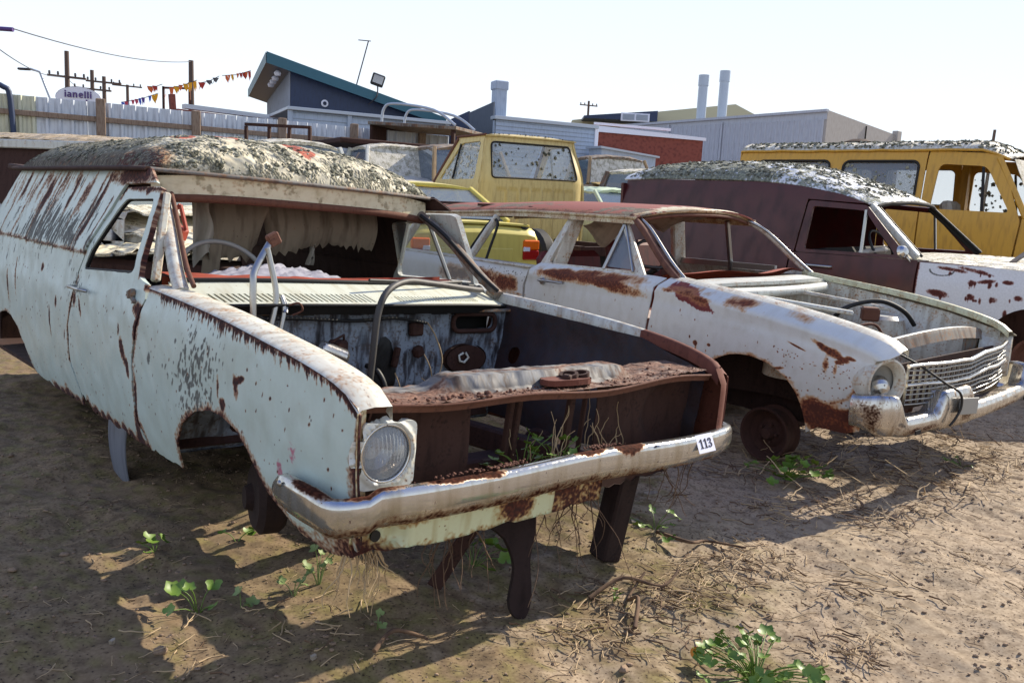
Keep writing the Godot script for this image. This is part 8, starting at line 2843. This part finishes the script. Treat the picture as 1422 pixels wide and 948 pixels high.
	# hanging roots and dead vines on the van front
	var vines := [
		["tangle of dry roots hanging under the van's headlamp corner", Vector3(0.74, 0.43, 0.76), 26, 0.17, 0.06],
		["dead vine stems hanging below the middle of the van's bumper", Vector3(0.80, 0.50, 0.02), 16, 0.26, 0.13],
		["dry stems hanging under the bumper near the number card", Vector3(0.82, 0.52, -0.52), 9, 0.26, 0.12],
		["dry stalks standing in the van's grille opening", Vector3(0.70, 0.60, -0.15), 22, -0.16, 0.30],
		["pale dry stems under the valance by the stand", Vector3(0.72, 0.44, 0.42), 14, 0.24, 0.10]]
	for v in vines:
		var g := thing("dead_vine", v[0], "dead plant", vx * Transform3D(Basis(), v[1]), "dead vines on the van")
		b = MB.new()
		for k in v[2]:
			var p := PackedVector3Array()
			var q: Vector3 = Vector3(rng.randf_range(-0.3, 0.3), 0, rng.randf_range(-1, 1)) * v[4]
			var dirn := Vector3(rng.randf_range(-0.3, 0.5), 0, rng.randf_range(-0.7, 0.7))
			var L: float = v[3] * rng.randf_range(0.4, 1.1)
			for i in 9:
				p.append(q)
				q += Vector3(0, -L / 8.0, 0) + dirn * absf(L) / 8.0
				dirn += Vector3(rng.randf_range(-1, 1), rng.randf_range(-0.8, 0.8), rng.randf_range(-1, 1)) * 0.55
				dirn *= 0.85
			b.tube(smooth_path(p, 2), rng.randf_range(0.0012, 0.0034), 5, 0.001)
		put(b, "stems", M.twig_pale if v[2] > 20 else M.twig, g, "stuff")
	# loose roots on the ground
	var roots := [[[-0.34, -2.16], [-0.30, -2.24], [-0.22, -2.28], [-0.20, -2.22], "pale hooked root lying in the van's shadow at bottom"], [[0.30, -2.62], [0.42, -2.70], [0.55, -2.68], [0.62, -2.76], "thin dark twig lying beside the timber block"], [[0.42, -2.40], [0.45, -2.55], [0.43, -2.62], [0.50, -2.74], "curved bare stem on the sunny ground before the block"], [[0.62, -3.2], [0.72, -3.05], [0.80, -3.12], [0.92, -3.0], "long bare branch lying in the wagon's shadow"]]
	for r in roots:
		var p := PackedVector3Array()
		for k in 4: p.append(on_ground(r[k][0], r[k][1]) + Vector3(0, 0.012 + 0.03 * (k % 2), 0))
		b = MB.new()
		b.tube(smooth_path(p, 5), 0.008, 7, 0.004)
		tag(put(b, "root", M.twig), r[4], "root")
	# flakes and a pale stone on the soil
	var flakes := [[0.66, -3.62, 0.09, 0.04, "pale chip of wood hanging low near the number card"], [1.62, -3.72, 0.035, 0.02, "white paint flake on sunny soil right of the wagon"], [0.55, -3.30, 0.045, 0.035, "pale stone in the wagon's shadow"], [-1.08, -2.18, 0.02, 0.015, "white chip on the dark soil at lower left"], [2.05, -4.35, 0.05, 0.03, "pale chip near the wagon's shadow tip"], [-0.5, -2.12, 0.02, 0.014, "small white chip beside the bottom shadow"]]
	for f in flakes:
		var bb := MB.new()
		var ph := rng.randf() * 5.0
		var po := PackedVector2Array()
		for k in 8: po.append(Vector2(cos(TAU * k / 8.0) * f[2] * (0.4 + 0.15 * sin(k * 2.3 + ph)), sin(TAU * k / 8.0) * f[3] * (0.5 + 0.15 * sin(k * 1.7 + ph))))
		bb.prism(po, 0.012, Transform3D(Basis(Vector3.RIGHT, -PI / 2 + 0.2) * Basis(Vector3(0, 0, 1), ph), on_ground(f[0], f[1]) + Vector3(0, 0.004, 0)), 0.002)
		tag(put(bb, "stone_chip", M.stone), f[4], "stone")

func weed(at: Vector3, n: int, h: float, sp: float, lr: float, mat: Material, label: String):
	var t := thing("weed", label, "weed", Transform3D(Basis(), at), "weeds")
	for k in n:
		var a := rng.randf() * TAU
		var d := sp * sqrt(rng.randf())
		var tip := Vector3(cos(a) * d, h * rng.randf_range(0.35, 1.0) * (1.0 - 0.4 * d / sp), sin(a) * d)
		var b := MB.new()
		b.tube(smooth_path(PackedVector3Array([Vector3(cos(a) * d * 0.1, 0, sin(a) * d * 0.1), tip * Vector3(0.45, 0.7, 0.45), tip]), 3), 0.0016, 5)
		var st := put(b, "stalk", mat, t)
		b = MB.new()
		var r := lr * rng.randf_range(0.6, 1.2)
		var xf := Transform3D(Basis(UP, rng.randf() * TAU) * Basis(Vector3.RIGHT, rng.randf_range(-0.8, 0.8)) * Basis(Vector3(0, 0, 1), rng.randf_range(-0.6, 0.6)), tip)
		var m := 15
		var prev := Vector3.ZERO
		for i in m + 1:
			var an := TAU * 0.93 * i / m + 0.22
			var rr := r * (0.86 + 0.14 * cos(an * 5.0)) * (1.0 if i > 0 and i < m else 0.55)
			var q := Vector3(sin(an) * rr, 0.22 * rr * (1.0 + 0.4 * cos(an * 5.0)), cos(an) * rr)
			if i > 0:
				var nn := (prev.cross(q)).normalized()
				b.tri(xf.origin, xf * prev, xf * q, xf.basis * UP, xf.basis * (UP * 0.8 - prev.normalized() * 0.4).normalized(), xf.basis * (UP * 0.8 - q.normalized() * 0.4).normalized())
			prev = q
		put(b, "leaf", mat, st)

# =====================================================================
# litter: straw, twigs, clods as uncountable ground cover
# =====================================================================
func twig_mesh(L: float, r: float, curl: float, sd: int) -> ArrayMesh:
	var rg := RandomNumberGenerator.new()
	rg.seed = sd
	var p := PackedVector3Array()
	var q := Vector3(-L / 2, 0.003, 0)
	var a := 0.0
	for i in 6:
		p.append(q)
		a += rg.randf_range(-1, 1) * curl
		q += Vector3(cos(a), rg.randf_range(-0.12, 0.2), sin(a)) * L / 5.0
		q.y = maxf(q.y, 0.002)
	var b := MB.new()
	b.tube(p, r, 4, r * 0.5)
	return b.mesh()

func clod_mesh(sd: int) -> ArrayMesh:
	var b := MB.new()
	var n := FastNoiseLite.new()
	n.seed = sd
	n.frequency = 0.9
	var rows := []
	for i in 6:
		var r := PackedVector3Array()
		var ph := PI * i / 5.0
		for k in 9:
			var th := TAU * (k % 8) / 8.0
			var d := Vector3(sin(ph) * cos(th), cos(ph), sin(ph) * sin(th))
			r.append(d * (1.0 + 0.55 * n.get_noise_3dv(d * 1.6)) * Vector3(1, 0.65, 1))
		rows.append(r)
	b.grid(rows)
	return b.mesh()

func cover(called: String, label: String, cat: String, meshes: Array, mat: Material, xfs: Array):
	var t := Node3D.new()
	t.name = numbered(called)
	add_child(t)
	tag(t, label, cat, "", "stuff")
	for m in meshes.size():
		var list: Array = []
		for i in xfs.size():
			if i % meshes.size() == m: list.append(xfs[i])
		var mm := MultiMesh.new()
		mm.transform_format = MultiMesh.TRANSFORM_3D
		mm.mesh = meshes[m]
		mm.instance_count = list.size()
		for i in list.size(): mm.set_instance_transform(i, list[i])
		var o := MultiMeshInstance3D.new()
		o.multimesh = mm
		o.material_override = mat
		o.name = "pieces"
		t.add_child(o, true)

func build_litter():
	var clusters := [[0.45, -2.55, 0.22, 150], [0.62, -2.62, 0.20, 150], [0.80, -2.85, 0.22, 170], [0.95, -3.0, 0.2, 120], [0.30, -2.35, 0.2, 120], [1.05, -2.35, 0.13, 90], [1.25, -2.75, 0.2, 70], [1.6, -3.6, 0.3, 120], [2.1, -4.1, 0.35, 160], [2.6, -4.6, 0.4, 160], [1.2, -3.5, 0.25, 120], [1.9, -3.0, 0.3, 40], [-0.55, -2.3, 0.25, 40], [-0.9, -2.25, 0.3, 40]]
	var straw := []
	var twigs := []
	for c in clusters:
		for k in int(c[3] * 0.6):
			var x: float = c[0] + rng.randfn(0, c[2] * 0.6)
			var z: float = c[1] + rng.randfn(0, c[2] * 0.45)
			var s := rng.randf_range(0.5, 1.3)
			var xf := Transform3D(Basis(UP, rng.randf() * TAU).scaled(Vector3(s, rng.randf_range(0.8, 1.6), s)), on_ground(x, z) + Vector3(0, rng.randf_range(0, 0.012), 0))
			if rng.randf() < 0.72: straw.append(xf)
			else: twigs.append(xf)
	for k in 7500:
		var x := rng.randf_range(-2.2, 4.6)
		var z := rng.randf_range(-5.6, -1.7)
		if nz.get_noise_2d(x * 2.2 + 5.0, z * 2.2) < -0.05 and rng.randf() < 0.75: continue
		var s := rng.randf_range(0.12, 0.75)
		var xf := Transform3D(Basis(UP, rng.randf() * TAU).scaled(Vector3(s, s, s)), on_ground(x, z))
		if rng.randf() < 0.6: straw.append(xf)
		else: twigs.append(xf)
	# dry grass under and before the wagon
	var wx := pose(1.875, -0.094, -4.858, -0.862)
	for k in 900:
		var p := wx * Vector3(rng.randf_range(-0.5, 1.05), 0, rng.randf_range(-1.0, 1.25))
		var tilt := rng.randf_range(-0.2, 1.2) if rng.randf() < 0.35 else rng.randf_range(-0.1, 0.3)
		var s := rng.randf_range(0.8, 2.4)
		var xf := Transform3D(Basis(UP, rng.randf() * TAU) * Basis(Vector3(0, 0, 1), tilt).scaled(Vector3(s, 1.0, s)), on_ground(p.x, p.z) + Vector3(0, 0.05 * tilt * s, 0))
		if rng.randf() < 0.5: straw.append(xf)
		else: twigs.append(xf)
	var ms := []
	for k in 5: ms.append(twig_mesh(0.075, 0.0022, 0.35, 400 + k))
	cover("dry_straw", "pale dry straw and grass stems littering the soil", "straw", ms, M.twig_pale, straw)
	ms = []
	for k in 5: ms.append(twig_mesh(0.08, 0.0024, 0.6, 500 + k))
	cover("twig_litter", "brown twigs and dead stems littering the soil", "twigs", ms, M.twig, twigs)
	var clods := []
	for k in 46000:
		var x := rng.randf_range(-2.4, 4.8)
		var z := rng.randf_range(-5.8, -1.6)
		var d := nz.get_noise_2d(x * 3.0 + 77.0, z * 3.0)
		if d < 0.0 and rng.randf() < 0.8: continue
		var s := 0.0014 + 0.006 * pow(rng.randf(), 7.0)
		if rng.randf() < 0.0012: s = rng.randf_range(0.010, 0.018)
		clods.append(Transform3D(Basis(UP, rng.randf() * TAU).scaled(Vector3(s * rng.randf_range(0.8, 1.6), s, s)), on_ground(x, z) + Vector3(0, s * 0.3, 0)))
	ms = []
	for k in 4: ms.append(clod_mesh(600 + k))
	var cm := tiled({"base": Color(0.56, 0.475, 0.39), "grime": Color(0.40, 0.33, 0.265), "gr": 0.9, "rough": 0.95, "speck": 2.0}, 83, 0.4, 96)
	cover("soil_clods", "loose clods and crumbs of brown soil", "soil", ms, cm, clods)
	# rust crumbs along the van's radiator support and bumper
	var vx := pose(-0.333, -0.145, -3.199, -0.823, 0.014, -0.041)
	var crumbs := []
	for k in 260:
		var z := rng.randf_range(-0.72, 0.78)
		var x := rng.randf_range(0.735, 0.815) if rng.randf() < 0.75 else rng.randf_range(0.60, 0.8)
		if z > 0.3 and rng.randf() < 0.5: x = rng.randf_range(0.76, 0.81)
		var s := 0.0015 + 0.006 * pow(rng.randf(), 2.5) * (1.6 if z > 0.35 else 0.8)
		var y := 0.842
		if x < 0.735 and z < 0.45 and z > -0.33: continue
		crumbs.append(vx * Transform3D(Basis(UP, rng.randf() * TAU).scaled(Vector3(s, s, s)), Vector3(x - 0.03 * pow(z / 0.8, 2), y + 0.018 * smoothstep(-0.3, -0.6, z), z)))
	for k in 160:
		var q: Array = [[0.50, 0.12], [0.36, 0.06], [-0.06, 0.08]][k % 3]
		var z: float = q[0] + rng.randfn(0, q[1] * 0.6)
		var s := rng.randf_range(0.0015, 0.006)
		crumbs.append(vx * Transform3D(Basis(UP, rng.randf() * TAU).scaled(Vector3(s, s, s)), Vector3(0.872 + rng.randf_range(-0.022, 0.008), 0.648 + 0.010 * exp(-pow(z / 0.3, 2)), z)))
	cover("rust_crumbs", "flakes of rust lying on the van's front panel and bumper", "rust flakes", ms, M.rust, crumbs)
